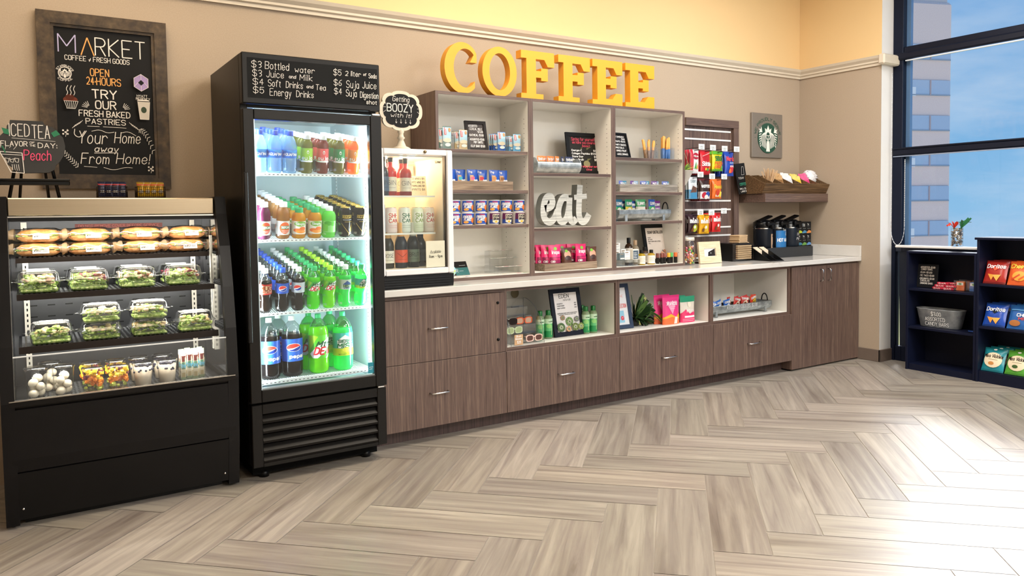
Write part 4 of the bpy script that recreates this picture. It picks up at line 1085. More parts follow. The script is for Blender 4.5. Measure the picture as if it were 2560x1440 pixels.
# shelf 3: half litre sodas
DEWG = M('#3f9b2c', .35)
def dew_ops(bg): return [('p', [(0, .2), (.35, .9), (.2, 1), (0, 1)], M('#8fd12a', .35)), ('p', [(.1, .12), (.62, .78), (1, .95), (.95, .55), (.5, .02)], WH), ('t', 'Mtn', .36, .92, .84, .52, .004, M('#14562c', .35), .3), ('t', 'DEW', .26, .92, .46, .10, .0045, M('#d3202c', .35), .3)]
def mist_ops(): return [('r', 0, 0, 1, .3, M('#b6d531', .35)), ('p', [(.35, .55), (.62, .95), (.95, .6), (.95, .2), (.38, .2)], WH), ('t', 'SIERRA', .38, .95, .70, .54, .0022, M('#12603c', .35), .2), ('t', 'MIST', .38, .95, .50, .22, .0040, M('#12703c', .35), .1)]
SODA = [('#1a0d08', '#f3f3f3', '#c8281e', [('r', 0, .15, 1, .85, M('#efc9a0', .35)), ('t', 'MUG', .2, .95, .8, .42, .006, M('#8a3a12', .35)), ('t', 'ROOT BEER', .25, .9, .34, .2, .0022, M('#a32218', .35)), ('e', .2, .6, .12, .2, M('#e8862c', .35))], 'white capped root beer bottle with red label', -5.209, None),
        ('#150b0a', '#1f55cf', '#1d4fb4', globe(.52, .5, .25, 1.5*.7), 'blue capped cola bottle with blue label', -5.122, None),
        ('#150b0a', '#f1f1f2', '#b9bfc8', globe(.42, .5, .25, 1.5*.7), 'white capped diet cola bottle with silver label', -5.038, None),
        ('#79ff2c', '#22b565', '#2fa52c', dew_ops(0), 'green capped citrus soda bottle with green label', -4.955, petgreen),
        ('#a8ff1c', '#b4ee22', '#5cb52c', dew_ops(0), 'lime capped diet citrus soda bottle', -4.870, petgreen),
        ('#4df07a', '#eef2f4', '#b9c4b4', [('p', [(.3, .5), (.6, .9), (.95, .55), (.95, .45)], M('#2a4d86', .35)), ('t', 'MIST', .36, .92, .48, .22, .0036, M('#3c6b2a', .35)), ('t', 'FREE', .4, .9, .2, .08, .002, M('#2a4d86', .35))], 'white capped diet lemon lime bottle with silver label', -4.784, petgreen),
        ('#46f08a', '#27c87f', '#2fa793', mist_ops(), 'green capped lemon lime bottle with teal label', -4.692, petgreen)]
for lq, cap, base, ops, nm, x, cb in SODA:
    sb = bottle('soda_bottle', 'x', 'soda bottle', soda_prof(1., .0335), lq, (.209, .228), .0150, cap, (.0341, .098, .152, base, ops), fill=.172, clearb=cb)
    fill_columns(sb, [(x, 8)], .8522, Yf, .0685, 8, nm+', %s in its column', 3, 'half litre soda bottles on the fridge third shelf')
# shelf 4: two litre bottles
def big_prof(r=.054): return [(r*.5, .006), (r*.75, 0), (r*.95, .012), (r, .03), (r, .09), (r, .205), (r*.98, .22), (r*.88, .245), (r*.66, .270), (r*.36, .288), (.0135, .292), (.0135, .30)]
def big(lq, cap, base, ops, cb, fill, z1=.20): return bottle('soda_bottle', 'x', 'soda bottle', big_prof(), lq, (.297, .316), .0155, cap, (.0546, .082, z1, base, ops), fill=fill, clearb=cb)
COLA = globe(.5, .62, .30, .55)+[('t', 'pepsi', .32, .92, .30, .16, .0048, WH)]
G2L = 'two litre soda bottles on the fridge bottom shelf'
def p2(o, lb, x, y): o.location = (x, y, .5002); tag(o, lb, 'soda bottle', G2L)
c1 = big('#160c0c', '#f2f2f2', '#2a62cf', COLA, petclear, .225); p2(c1, 'two litre cola bottle nearest the left edge of the fridge door', -5.183, -.618)
dup(c1, 'two litre cola bottle next to the big green bottles', (-5.063, -.612, .5002), .12, G2L)
dw = big('#9cff1e', '#20b86a', '#5cc42c', [('p', [(0, .3), (.45, .95), (.3, 1), (0, 1)], M('#a6d822', .35)), ('p', [(.05, .2), (.5, .62), (1, .92), (.98, .5), (.42, .02), (.2, .02)], WH), ('t', 'Mtn', .36, .98, .74, .52, .007, M('#14562c', .35), .35), ('t', 'DEW', .26, .95, .47, .18, .008, M('#d3202c', .35), .3), ('p', [(.75, .0), (.95, .2), (.85, .0)], WH)], petgreen, .25, .205)
p2(dw, 'two litre lime green citrus soda bottle at the front', -4.921, -.615)
dup(dw, 'two litre lime green citrus soda bottle behind the front one', (-4.935, -.495, .5002), -.2, G2L)
sm = big('#4df58a', '#22c274', '#3fb4a8', [('r', -.9, 0, 1.9, .32, M('#c3d422', .35)), ('p', [(.2, .66), (.55, .92), (.95, .66), (.95, .34), (.22, .34)], WH), ('t', 'SIERRA', .24, .95, .70, .58, .0042, M('#12603c', .35), .15), ('t', 'MIST', .22, .98, .54, .36, .0062, M('#12703c', .35), .1), ('e', .62, .26, .2, .11, M('#e6e04a', .35)), ('t', 'lemon lime', .25, .9, .1, .05, .0016, DEWG)], petgreen, .235, .205)
p2(sm, 'two litre lemon lime bottle at the right of the fridge bottom shelf', -4.785, -.615)
dup(sm, 'two litre lemon lime bottle behind the green bottles', (-4.815, -.49, .5002), -.3, G2L)
dup(c1, 'two litre cola bottle behind the front cola bottles', (-5.10, -.49, .5002), -.2, G2L)

# clear front stops of the bottle lanes, one per column, part of the fridge
fr_ = next(o for o in COL.objects if o.name == 'drinks_fridge'); lane = clear('lane_plastic', (.95, .97, .97), .25, .25, .30)
for zz, r, xs in ((1.568, .0385, (-5.217, -5.140, -5.062, -4.973, -4.887, -4.797, -4.715)), (1.2292, .0385, (-5.203, -5.107, -5.023, -4.938, -4.862, -4.772, -4.690)), (.8522, .037, (-5.209, -5.122, -5.038, -4.955, -4.870, -4.784, -4.692))):
    for x in xs:
        b = MB()
        for z0, z1, a0, a1 in ((.062, .074, 195, 345), (.012, .024, 195, 235), (.012, .024, 305, 345)):
            p = arc(x, Yf, r, r, a0, a1, 14)
            for k in range(14): b.F([b.V((p[k][0], p[k][1], zz+z0)), b.V((p[k+1][0], p[k+1][1], zz+z0)), b.V((p[k+1][0], p[k+1][1], zz+z1)), b.V((p[k][0], p[k][1], zz+z1))], lane, True)
        for s in (-1, 1):
            q = x+s*r*.966; b.F([b.V((q, Yf-.01, zz+.012)), b.V((q, Yf+.09, zz+.012)), b.V((q, Yf+.09, zz+.074)), b.V((q, Yf-.01, zz+.074))], lane)
        part(b, 'lane_stop', fr_)
# ================================================================== SMALL COOLER ON THE COUNTER
def counter_cooler():
    x0, x1, yf, yb = -4.545, -4.072, -.60, -.12; z = .9145
    t = thing('wine_cooler', 'small white framed glass door cooler on the counter with lit bottles', 'cooler', (0, 0, 0))
    wh = M('#e9e9ea', .35, var=.02); lin_ = M('#e8dcc8', .45, var=.02)
    b = MB(); b.box(x0, yf+.055, z+.075, x0+.03, yb, 1.718, wh, .003); b.box(x1-.035, yf+.055, z+.075, x1-.005, yb, 1.718, wh, .003); b.box(x0+.03, yf+.055, 1.68, x1-.035, yb, 1.718, wh); b.box(x0+.03, yb-.03, z+.075, x1-.035, yb, 1.68, lin_); b.box(x0+.03, yf+.055, z+.075, x1-.035, yb-.03, z+.11, lin_)
    b.box(x0+.03, yf+.056, z+.11, x0+.032, yb-.03, 1.68, lin_); b.box(x1-.037, yf+.056, z+.11, x1-.035, yb-.03, 1.68, lin_); part(b, 'cabinet_body', t)
    d0, d1, z0, z1 = x0-.002, x1, .992, 1.720
    b = MB(); w = .034
    b.box(d0, yf, z0, d0+w, yf+.05, z1, wh, .006); b.box(d1-w-.006, yf, z0, d1, yf+.05, z1, wh, .006); b.box(d0+w, yf, z1-w, d1-w-.006, yf+.05, z1, wh, .004); b.box(d0+w, yf, z0, d1-w-.006, yf+.05, z0+w, wh, .004)
    b.box(d1-w-.013, yf+.012, z0+w, d1-w-.006, yf+.045, z1-w, M('#4a4038', .5)); part(b, 'door_frame', t, 'white door frame')
    b = MB(); b.box(d0+w, yf+.018, z0+w, d1-w-.013, yf+.022, z1-w, fpane); part(b, 'door_glass', t)
    b = MB(); b.M = Matrix.Translation((-4.255, yf-.001, 1.706)) @ Matrix.Rotation(PI/2, 4, 'X'); b.lathe([(0, -.004), (.009, -.004), (.009, .006), (.006, .009), (0, .009)], M('#8a7a5a', .3, .9), n=16); part(b, 'lock', t)
    b = MB(); b.xprism([(yf+.01, z), (yf+.005, z+.02), (yf+.003, z+.074), (yb, z+.074), (yb, z)], x0, x1-.004, M('#141619', .3))
    for k in range(4): b.box(x0+.01, yf-.001, z+.012+k*.014, x1-.03, yf+.006, z+.019+k*.014, M('#1d2024', .25))
    part(b, 'base_grille', t)
    for zz in (1.452, 1.232):
        b = MB(); b.box(x0+.034, -.50, zz-.006, x1-.075, -.15, zz, acrylic); b.box(x0+.034, -.506, zz-.008, x1-.075, -.50, zz+.002, M('#dcd9d0', .3)); part(b, 'shelf', t)
    b = MB(); b.box(x1-.29, -.175, 1.59, x1-.05, -.151, 1.655, M('#d9cdb8', .4), .008); part(b, 'lamp_housing', t)
    b = MB()
    for k in range(3): b.box(x1-.312, -.19, 1.592+k*.022, x1-.292, -.152, 1.609+k*.022, M('#fff2dc', .4, emit=14))
    part(b, 'cooler_lamp', t)
    lamp('cooler_light', 'POINT', (x1-.30, -.24, 1.63), 7, (1, .70, .40), shadow_soft_size=.04).parent = t
    lamp('cooler_light', 'POINT', (-4.29, -.44, 1.655), 2.4, (1, .76, .48), shadow_soft_size=.05).parent = t
    b = MB(); art(b, [('t', 'SUMMIT', .0, 1, 1, 0, .0022, black)], .04, .012, y=yf+.0175, x0=-4.18, z0=1.643); part(b, 'lettering', t)
    b = MB(); b.box(-4.252, yf+.0145, 1.03, -4.128, yf+.0172, 1.185, M('#d9d6bf', .6)); art(b, [('t', 'Available', .22, .78, .64, .54, .0016, black, .2), ('l', [(.22, .52), (.74, .55)], .0012, black), ('t', '8am - 9pm', .16, .86, .46, .36, .0018, black)], .124, .155, y=yf+.0142, x0=-4.252, z0=1.03); part(b, 'opening_hours_card', t, 'cream card with opening hours')
counter_cooler()
def spirit(label, x, y, z, cap, body, h=.24, r=.034, lab='#e7ddc8', group='bottles in the counter cooler', txt=None, wine=False):
    if wine: prof = [(r*.9, 0), (r, .006), (r, h*.5), (r*.9, h*.58), (r*.5, h*.7), (.0145, h*.78), (.0145, h*.93)]
    else: prof = [(r*.9, 0), (r, .005), (r, h*.60), (r*.85, h*.68), (.014, h*.74), (.013, h*.88)]
    cz = (h*(.62 if wine else .88), h); t = bottle('wine_bottle' if wine else 'spirit_bottle', label, 'bottle', prof, body, cz, (.020 if wine else .0155), cap, (r+.0006, h*.12, h*(.40 if wine else .48), lab, [('t', txt or 'GIN', .15, .85, .75, .45, .002, ink), ('l', [(.2, .25), (.8, .25)], .001, ink)]), group)
    t.location = (x, y, z); return t
ROSE = '#b4312a'
spirit('red spirit bottle with black cap, front left on the cooler top shelf', -4.395, -.42, 1.4525, '#1c1512', ROSE, .235, .036)
spirit('red spirit bottle with black cap, front right on the cooler top shelf', -4.307, -.44, 1.4525, '#1c1512', '#a8302a', .225, .036)
spirit('red spirit bottle with black cap, behind left on the cooler top shelf', -4.355, -.30, 1.4525, '#1c1512', ROSE, .235, .033)
spirit('red spirit bottle with black cap, behind right on the cooler top shelf', -4.275, -.31, 1.4525, '#1c1512', ROSE, .235, .033)
spirit('dark blue bottle at the left end of the cooler top shelf', -4.455, -.45, 1.4525, '#141417', '#24304a', .235, .033, '#36506c')
t = thing('price_card', 'cream price card leaning on the cooler top shelf', 'card', (-4.205, -.40, 1.4525), 0, None, -.15)
b = MB(); b.box(-.06, 0, 0, .06, .002, .125, M('#e6d6b4', .6)); art(b, [('t', x_, .1, .9, v, v-.09, .0015, ink) for x_, v in (('RED WINES $9', .92), ('WHITE WINE $9', .74), ('SPARKLING $9', .56), ('SPIRITS $8', .38), ('* * * *', .2))], .12, .125, y=-.0004); part(b, 'card', t)
for k, (x, c1, c2, w) in enumerate(((-4.405, '#ecd9d4', '#d8463a', 'leftmost'), (-4.318, '#e4e8dc', '#2f6b4a', 'second'), (-4.232, '#dfe6c8', '#7f9a3a', 'third'), (-4.158, '#eddfd2', '#c2473a', 'rightmost'))):
    t = thing('wine_can', 'tall pale wine can, %s of four on the cooler middle shelf' % w, 'drink can', (x, -.435, 1.2325), 0, 'wine cans on the cooler middle shelf'); r = .037; h = .150
    b = MB(); b.lathe([(0, .003), (r*.8, 0), (r, .01), (r, h-.012), (r*.86, h)], M(c1, .35), n=24); part(b, 'can_body', t)
    b = MB(); b.lathe([(r*.86, h), (r*.87, h+.003), (r*.8, h+.003), (r*.78, h), (0, h)], M('#cfcac0', .25, .9), n=24); part(b, 'can_lid', t)
    b = MB(); b.w = cyl(r+.0006); m = M(c2, .4); art(b, [('r', .1, .40, .9, .82, M('#f3efe4', .4)), ('t', 'SHE', .2, .85, .78, .62, .0042, m), ('t', 'CAN', .2, .85, .57, .43, .0042, m), ('l', [(.15, .3), (.85, .3)], .001, m), ('l', [(.2, .22), (.8, .22)], .001, m)], 2*PI*r*.36, h); part(b, 'printed_name', t)
spirit('sparkling wine bottle with orange neck, front left on the cooler floor', -4.345, -.44, 1.0255, '#d9a05a', '#1d2a3c', .27, .038, '#d8502e', wine=True, txt='V')
spirit('sparkling wine bottle with silver neck, middle of the cooler floor', -4.262, -.43, 1.0255, '#b6b2a2', '#14231c', .27, .038, '#6b7c6c', wine=True, txt='BRUT')
spirit('sparkling wine bottle with gold neck, behind on the cooler floor', -4.297, -.33, 1.0255, '#c2b48c', '#142019', .275, .036, '#8c8c74', wine=True, txt='BRUT')
spirit('dark wine bottle at the right on the cooler floor', -4.185, -.37, 1.0255, '#16161a', '#101214', .255, .036, '#2a3338', wine=True, txt='CAVA')
spirit('pale labelled wine bottle at the left on the cooler floor', -4.425, -.43, 1.0255, '#c89a5a', '#3a3524', .26, .036, '#ded6c6', wine=True, txt='ROSE')
t = thing('carton', 'tall grey blue spirits carton at the left inside the cooler', 'carton', (-4.485, -.45, 1.2325)); b = MB(); b.box(-.027, -.03, 0, .027, .03, .17, M('#9aa5b3', .5), .002); art(b, [('t', 'GIN', .2, .8, .8, .66, .002, M('#d5544a', .5)), ('t', 'DRY', .2, .8, .6, .5, .002, M('#d5544a', .5))], .054, .17, y=-.0304); part(b, 'carton', t)

# ================================================================== SIGNS
OR = M('#f0ab62', .9); PUR = M('#a893c2', .9); LAV = M('#b9b2d6', .9)
def wreath(cx, cz, pts, w, m, n=6):
    ops = [('l', pts, w, m)]
    return ops
def chalkboard():
    t = thing('chalkboard', 'large wood framed market chalkboard hanging on the left wall', 'chalkboard', (-5.842, -.003, 1.501)); W, H = .607, .908
    b = MB(); f = .076
    o = [(-W/2, 0), (W/2, 0), (W/2, H), (-W/2, H)]; i = [(-W/2+f, f), (W/2-f, f), (W/2-f, H-f), (-W/2+f, H-f)]; i2 = [(-W/2+f*.8, f*.8), (W/2-f*.8, f*.8), (W/2-f*.8, H-f*.8), (-W/2+f*.8, H-f*.8)]
    b.ring(o, i2, -.034, -.0, wood_dark); b.ring(i2, i, -.026, 0, wood_dark); part(b, 'frame', t)
    b = MB(); b.box(-W/2+f, -.016, f, W/2-f, -.001, H-f, board); part(b, 'board_panel', t)
    b = MB(); w, h = W-2*f, H-2*f; c = chalk
    T = lambda s, u0, u1, v0, v1, sw=.0030, m=c, sl=0.: ('t', s, u0, u1, 1-v0, 1-v1, sw, m, sl, .0005)
    ops = [T('M', .04, .21, .045, .165, .0055, LAV), ('l', [(.265, .825), (.33, .945), (.395, .825)], .0055, OR), T('RKET', .41, .93, .05, .17, .0055), T('COFFEE + FRESH GOODS', .10, .76, .185, .217, .0028),
        T('OPEN', .35, .54, .265, .315, .0042, OR), T('24*HOURS', .31, .66, .325, .375, .0042, OR), T('TRY', .36, .61, .41, .468, .006), T('OUR', .39, .60, .486, .54, .0055), T('FRESH BAKED', .22, .745, .556, .596, .0042), T('PASTRIES', .285, .695, .612, .648, .0036),
        ('l', [(.30, .335), (.42, .335)], .0022, c), ('l', [(.46, .335), (.70, .332)], .0022, c),
        T('Your', .20, .49, .70, .785, .0040, c, .18), T('Home', .57, .84, .70, .775, .0040, c, .18), ('l', chaikin([(.17, .31), (.16, .27), (.22, .25), (.27, .30)], False), .0036, c), T('away', .36, .60, .80, .84, .0040, c, .2), ('l', [(.36, .150), (.60, .155)], .0030, c), T('From', .22, .50, .853, .925, .0040, c, .18), T('Home!', .58, .93, .85, .92, .0040, c, .18),
        ('l', chaikin([(.34, .30), (.42, .315), (.5, .29), (.57, .30)], False), .0024, c), ('l', chaikin([(.64, .295), (.72, .31), (.80, .28)], False), .0024, c), ('l', [(.25, .055), (.38, .05)], .0022, c), ('l', chaikin([(.45, .05), (.55, .03), (.68, .055), (.75, .05)], False), .0024, c)]
    for k in range(9): # sprigs
        a = k/8; x, z = .84+.13*a, .325-.15*a*a
        ops += [('l', [(x, z), (x+.030, z+.008)], .0028, c), ('l', [(x, z), (x-.004, z-.022)], .0028, c)]
        x, z = .045+.14*a, .15-.10*a
        ops += [('l', [(x, z), (x+.004, z+.024)], .0028, c), ('l', [(x, z), (x-.024, z-.004)], .0028, c)]
    for x, z in ((.075, .285), (.945, .045)):
        ops += [('e', x+q*.022, z+p*.012, .010, .006, c) for q, p in ((-1, 1), (1, 1), (0, 0), (-1, -1), (1, -1))]+[('l', [(x, z-.03), (x+.02, z+.02)], .002, c)]
    for k in range(5): # rays beside OUR
        a = .25+.25*k
        ops += [('l', [(.33-.03*math.cos(a), .455+.02*math.sin(a)), (.33-.085*math.cos(a), .455+.05*math.sin(a))], .0022, c), ('l', [(.66+.03*math.cos(a), .455+.02*math.sin(a)), (.66+.085*math.cos(a), .455+.05*math.sin(a))], .0022, c)]
        ops += [('l', [(.25-.03*k*.6, .37-.008*k), (.215-.03*k*.6, .345-.008*k)], .002, c), ('l', [(.73+.03*k*.6, .37-.008*k), (.765+.03*k*.6, .345-.008*k)], .002, c)]
    # hexagon emblem
    hx = [(.87+.088*math.sin(math.radians(60*k)), .655+.060*math.cos(math.radians(60*k))) for k in range(6)]
    ops += [('p', hx[::-1], PUR), ('p', [(.87+.033*q, .655+.02*p) for q, p in ((0, 1), (-1, 0), (0, -1), (1, 0))], board)]+[('l', [hx[k], hx[(k+1) % 6]], .002, chalk) for k in range(6)]+[('l', [hx[k], (.87+.033*q, .655+.02*p)], .0016, chalk) for k, (q, p) in ((0, (0, 1)), (2, (1, 0)), (4, (-1, 0)), (3, (0, -1)))]
    ops += [T('HYATT', .82, .93, .432, .447, .0018), T('REGENCY', .81, .96, .452, .467, .0018)]
    # take away cup
    ops += [('p', [(.835, .535), (.815, .525), (.955, .525), (.94, .535)], c), ('p', [(.825, .52), (.845, .395), (.94, .395), (.955, .52)], M('#cfc9bf', .9)), ('e', .888, .462, .03, .022, M('#3a4a3a', .9)), ('l', [(.825, .52), (.845, .395), (.94, .395), (.955, .52)], .002, c)]
    # muffin
    ops += [('e', .135, .505, .072, .024, M('#6b2f1c', .9)), ('e', .13, .522, .045, .02, M('#54220f', .9)), ('p', [(.07, .495), (.095, .445), (.18, .445), (.21, .495)], board)]+[('l', [(.075+.0225*k, .495), (.10+.0135*k, .447)], .002, c) for k in range(7)]+[('l', [(.07, .495), (.21, .495)], .002, c), ('l', [(.095, .445), (.18, .445)], .002, c)]+[('l', chaikin([(.10+.035*k, .535), (.115+.035*k, .555), (.095+.035*k, .575), (.115+.035*k, .60)], False), .0026, c) for k in range(3)]
    art(b, ops, w, h, y=-.0163, z0=f)
    # round coffee emblem with a crowned head
    cx, cz = -w/2+.095*w, f+.69*h; r = .030; y = -.0185
    n = 30
    for rad in (r, r*.93):
        p = arc(cx, cz, rad, rad*1.05, 0, 360, n); ribbon(b, p, .0018, y, c)
    textarc(b, 'STARBUCKS', cx, cz, r*1.14, 155, 20, .009, .0016, c, y); textarc(b, 'COFFEE', cx, cz, r*1.14, 220, 320, .009, .0016, c, y)
    siren(b, cx, cz, r*.86, y, c, .0016)
    part(b, 'chalk_lettering', t)
def siren(b, cx, cz, r, y, m, w):
    """simple crowned figure with long wavy hair and two raised tails"""
    P = lambda pts: [(cx+x*r, cz+z*r) for x, z in pts]
    b.poly([(x, y-.0003, z) for x, z in P([(-.30, .42), (-.36, .72), (-.16, .60), (0, .92), (.16, .60), (.36, .72), (.30, .42)])], m)
    ribbon(b, P(arc(0, .16, .22, .30, 0, 360, 18)), w, y, m)
    for s in (-1, 1):
        for k in range(4):
            o = .28+.13*k
            ribbon(b, P(chaikin([(s*.16, .44), (s*(o-.02), .25), (s*(o+.06), -.1), (s*(o-.06), -.42), (s*(o+.02), -.72+.06*k)], False)), w*1.25, y, m)
        for k in range(7): ribbon(b, P([(s*(.72+.02*k), .45-.16*k), (s*(.96-.01*k*k*.4), .40-.17*k)]), w*1.3, y, m)
        b.poly([(x, y-.0003, z) for x, z in P([(s*.62, .40), (s*.74, .84), (s*.82, .60), (s*.99, .68), (s*.88, .40)])], m)
        ribbon(b, P([(s*.05, .18), (s*.13, .20)]), w, y, m)
    ribbon(b, P([(0, .18), (.03, .06), (-.01, .05)]), w*.7, y, m); ribbon(b, P([(-.07, -.02), (0, -.04), (.07, -.02)]), w*.9, y, m)
    b.poly([(x, y-.0002, z) for x, z in P([(-.14, -.2), (.14, -.2), (.2, -.95), (-.2, -.95)])], m)
chalkboard()
def coffee_sign():
    t = thing('coffee_sign', 'square grey wall sign with round green coffee emblem', 'sign', (-.492, -.002, 1.815)); s = .422/2; H = .402
    gr = M('#857d74', .45, .3, scale=60); gd = M('#1e4a3a', .6); cream = M('#efece2', .5)
    b = MB(); b.box(-s, -.022, 0, s, -.0, H, gr, .003); part(b, 'sign_plate', t)
    b = MB(); cz = H*.44; r = .137; p = arc(0, cz, r, r, 0, 360, 48)[:-1]; b.prism(p, -.0275, -.0223, gd); part(b, 'emblem_disc', t, 'round green emblem disc')
    b = MB(); siren(b, 0, cz, r*.93, -.0282, cream, .0065); part(b, 'emblem_figure', t)
    b = MB(); textarc(b, 'WE PROUDLY SERVE', 0, cz, r*1.18, 168, 12, .026, .0052, gd, -.0228)
    for x in (-1, 1): b.ell((x*r*1.24, -.0228, cz+.002), (.004, .0008, .004), gd, 8, 4)
    part(b, 'sign_lettering', t)
coffee_sign()
def iced_tea():
    t = thing('easel_sign', 'black iced tea chalk sign on a small easel atop the display case', 'sign', (-6.185, -.36, 1.4465))
    b = MB(); bd = M('#2b2a29', .6, var=.2)
    for s in (-1, 1):
        b.tube([(s*.10, .005, 0), (s*.035, .05, .36)], .009, black, 4); b.tube([(s*.06, .14, 0), (s*.03, .06, .34)], .007, black, 4)
    b.box(-.15, -.03, .058, .145, -.004, .078, black, .003); b.box(-.15, -.034, .078, .145, -.026, .088, black, .002); part(b, 'easel', t)
    b = MB(); hw, hh = .128, .124; cz = .235
    pts = [(-.085, .125), (.045, .125), (.052, .108), (.085, .098), (.1, .078), (.125, .05), (.132, .01), (.128, -.03), (.108, -.065), (.09, -.085), (.085, -.105), (.06, -.12), (-.06, -.124), (-.072, -.105), (-.10, -.085), (-.105, -.062), (-.128, -.03), (-.135, .01), (-.125, .05), (-.10, .078), (-.098, .098), (-.088, .108)]
    b.M = Matrix.Translation((0, -.004, cz)) @ Matrix.Rotation(-.12, 4, 'X')
    b.prism(pts, -.012, 0, bd, M('#0d0d0d', .5)); part(b, 'sign_board', t)
    b = MB(); b.M = Matrix.Translation((0, -.004, cz)) @ Matrix.Rotation(-.12, 4, 'X'); c = chalk; g = M('#2f7a57', .9); pk = M('#e8527a', .9)
    art(b, [('t', 'ICED', .17, .46, .93, .70, .0036, c), ('t', 'TEA', .50, .76, .92, .67, .0036, c), ('p', [(.06, .85), (.16, .82), (.17, .72), (.09, .74)], g), ('p', [(.78, .78), (.86, .84), (.92, .76), (.82, .70)], g), ('l', [(.2, .66), (.84, .62)], .0016, c),
        ('t', 'FLAVOR', .04, .42, .60, .51, .0030, c), ('t', 'OF', .46, .53, .60, .565, .0016, c), ('t', 'THE', .455, .54, .545, .51, .0016, c), ('t', 'DAY:', .58, .86, .58, .49, .0030, c), ('t', 'Peach', .36, .76, .44, .25, .0038, pk, .1),
        ('l', [(.02, .40), (.17, .02), (.36, .00), (.34, .38), (.02, .40)], .0032, c), ('l', [(.05, .35), (.34, .34)], .0024, c), ('l', [(.1, .38), (.06, .5)], .005, g)]+[('l', [(.09+.07*k, .28-.04*(k % 2)), (.15+.07*k, .27), (.14+.07*k, .2), (.1+.07*k, .21), (.09+.07*k, .28)], .002, c) for k in range(3)]+[('l', [(.19+.03*k, .16), (.2+.03*k, .05)], .002, c) for k in range(4)]+[('l', [(-.02+.06*k, .44+.03*(k % 2)), (-.04+.075*k, .5)], .0016, c) for k in range(5)], .27, .25, y=-.0124, z0=-.125); part(b, 'chalk_lettering', t)
iced_tea()
def boozy():
    t = thing('table_sign', 'scalloped cream chalk sign on a turned stand atop the small cooler', 'sign', (-4.345, -.47, 1.7185)); cr = M('#d8cdb9', .6, var=.15)
    b = MB(); b.lathe([(0, .001), (.056, .0), (.056, .012), (.045, .02), (.03, .026), (.02, .05), (.014, .065), (.024, .075), (.016, .085), (.014, .10), (.02, .112), (.013, .125), (.011, .14), (0, .14)], cr, n=22); part(b, 'turned_stand', t)
    def outline(k):
        out = []
        for i in range(96):
            a = 2*PI*i/96; s = 1+.10*abs(math.cos(4*a))**.6-.085; out.append((.135*k*s*math.copysign(abs(math.cos(a))**.82, math.cos(a)), .233+.115*k*s*math.copysign(abs(math.sin(a))**.82, math.sin(a))))
        return out
    b = MB(); b.prism(outline(1), -.012, .006, cr); part(b, 'scalloped_plaque', t)
    b = MB(); b.prism(outline(.84), -.0135, -.0121, board); part(b, 'chalk_panel', t, 'black chalk panel')
    b = MB(); c = chalk
    art(b, [('t', 'Getting', .28, .70, .90, .76, .0026, c, .15), ('t', 'BOOZY', .14, .80, .68, .46, .0050, c), ('t', 'with it!', .22, .74, .41, .30, .0026, c, .15)]+[('l', [(.36+.12*k, .24), (.36+.12*k, .12)], .0018, c) for k in range(4)]+[('l', [(.34+.12*k, .16), (.36+.12*k, .12), (.38+.12*k, .16)], .0018, c) for k in range(4)]+[('l', [(s*.4+.5-s*.0+(.0), .57+.09*k), (.5+s*.46, .57+.15*k)], .0018, c) for s in (-1, 1) for k in (-1, 0, 1)], .25, .2, y=-.0139, x0=-.125, z0=.135); part(b, 'chalk_lettering', t)
boozy()
# COFFEE letters on top of the shelves
YEL = M('#e6a01f', .45, var=.03)
def letter(ch, x0, x1, w):
    t = MB(); L = x1-x0; H = .325; y0, y1 = -.335, -.275; z = 2.1095; X = lambda u: x0+u*L
    if ch in 'CO':
        n = 64; cx, cz = (x0+x1)/2, z+H/2; rx, rz = L/2, H/2
        if ch == 'O':
            t.ring(arc(cx, cz, rx, rz, 0, 360, n)[:-1], arc(cx, cz, rx*.60, rz*.74, 0, 360, n)[:-1], y0, y1, YEL)
        else:
            rx = L*.56; cx = x0+rx; A0, A1 = 50, 312
            o = arc(cx, cz, rx, rz, A0, A1, 48); i = arc(cx+rx*.16, cz, rx*.66, rz*.76, A0-4, A1+8, 48)
            pts = o+[(x1, z+.022), (x1, z+.072)]+i[::-1]+[(x1-.035, z+H-.105), (x1-.004, z+H-.105), (x1-.003, z+H-.055)]
            # built as a strip so the outline stays clean
            n = len(o); c = {}
            for nm, pp in (('o', o), ('i', i)):
                for y in (y0, y1): c[nm, y] = [t.V((px, y, pz)) for px, pz in pp]
            for k in range(n-1):
                t.F([c['o', y0][k], c['o', y0][k+1], c['i', y0][k+1], c['i', y0][k]], YEL); t.F([c['o', y1][k+1], c['o', y1][k], c['i', y1][k], c['i', y1][k+1]], YEL)
                t.F([c['o', y0][k], c['o', y1][k], c['o', y1][k+1], c['o', y0][k+1]], YEL); t.F([c['i', y0][k+1], c['i', y1][k+1], c['i', y1][k], c['i', y0][k]], YEL)
            for k in (0, n-1): t.F([c['o', y0][k], c['i', y0][k], c['i', y1][k], c['o', y1][k]], YEL)
            a, d = o[0], i[0]; t.prism([a, (x1-.002, z+H*.80), (x1, z+H*.62), (x1-.05, z+H*.62), d], y0, y1, YEL)
    else:
        V = lambda v: z+v*H
        top = [(0, 1), (1, 1), (1, .70), (.80, .70), (.70, .84), (.44, .84), (.44, .60), (.60, .60), (.60, .66), (.80, .66), (.80, .40), (.60, .40), (.60, .46), (.44, .46)]
        if ch == 'F': pts = top+[(.44, .12), (.66, .12), (.66, 0), (0, 0), (0, .12), (.16, .12), (.16, .84), (0, .84)]
        else: pts = top+[(.44, .15), (.66, .15), (.78, .28), (1, .28), (1, 0), (0, 0), (0, .12), (.16, .12), (.16, .84), (0, .84)]
        t.prism([(X(u), V(v)) for u, v in pts], y0, y1, YEL)
    tag(t.build('sign_letter'), 'big yellow letter %s standing on the shelf units, %s in the word' % (ch, w), 'letter', 'yellow letters on the shelf units')
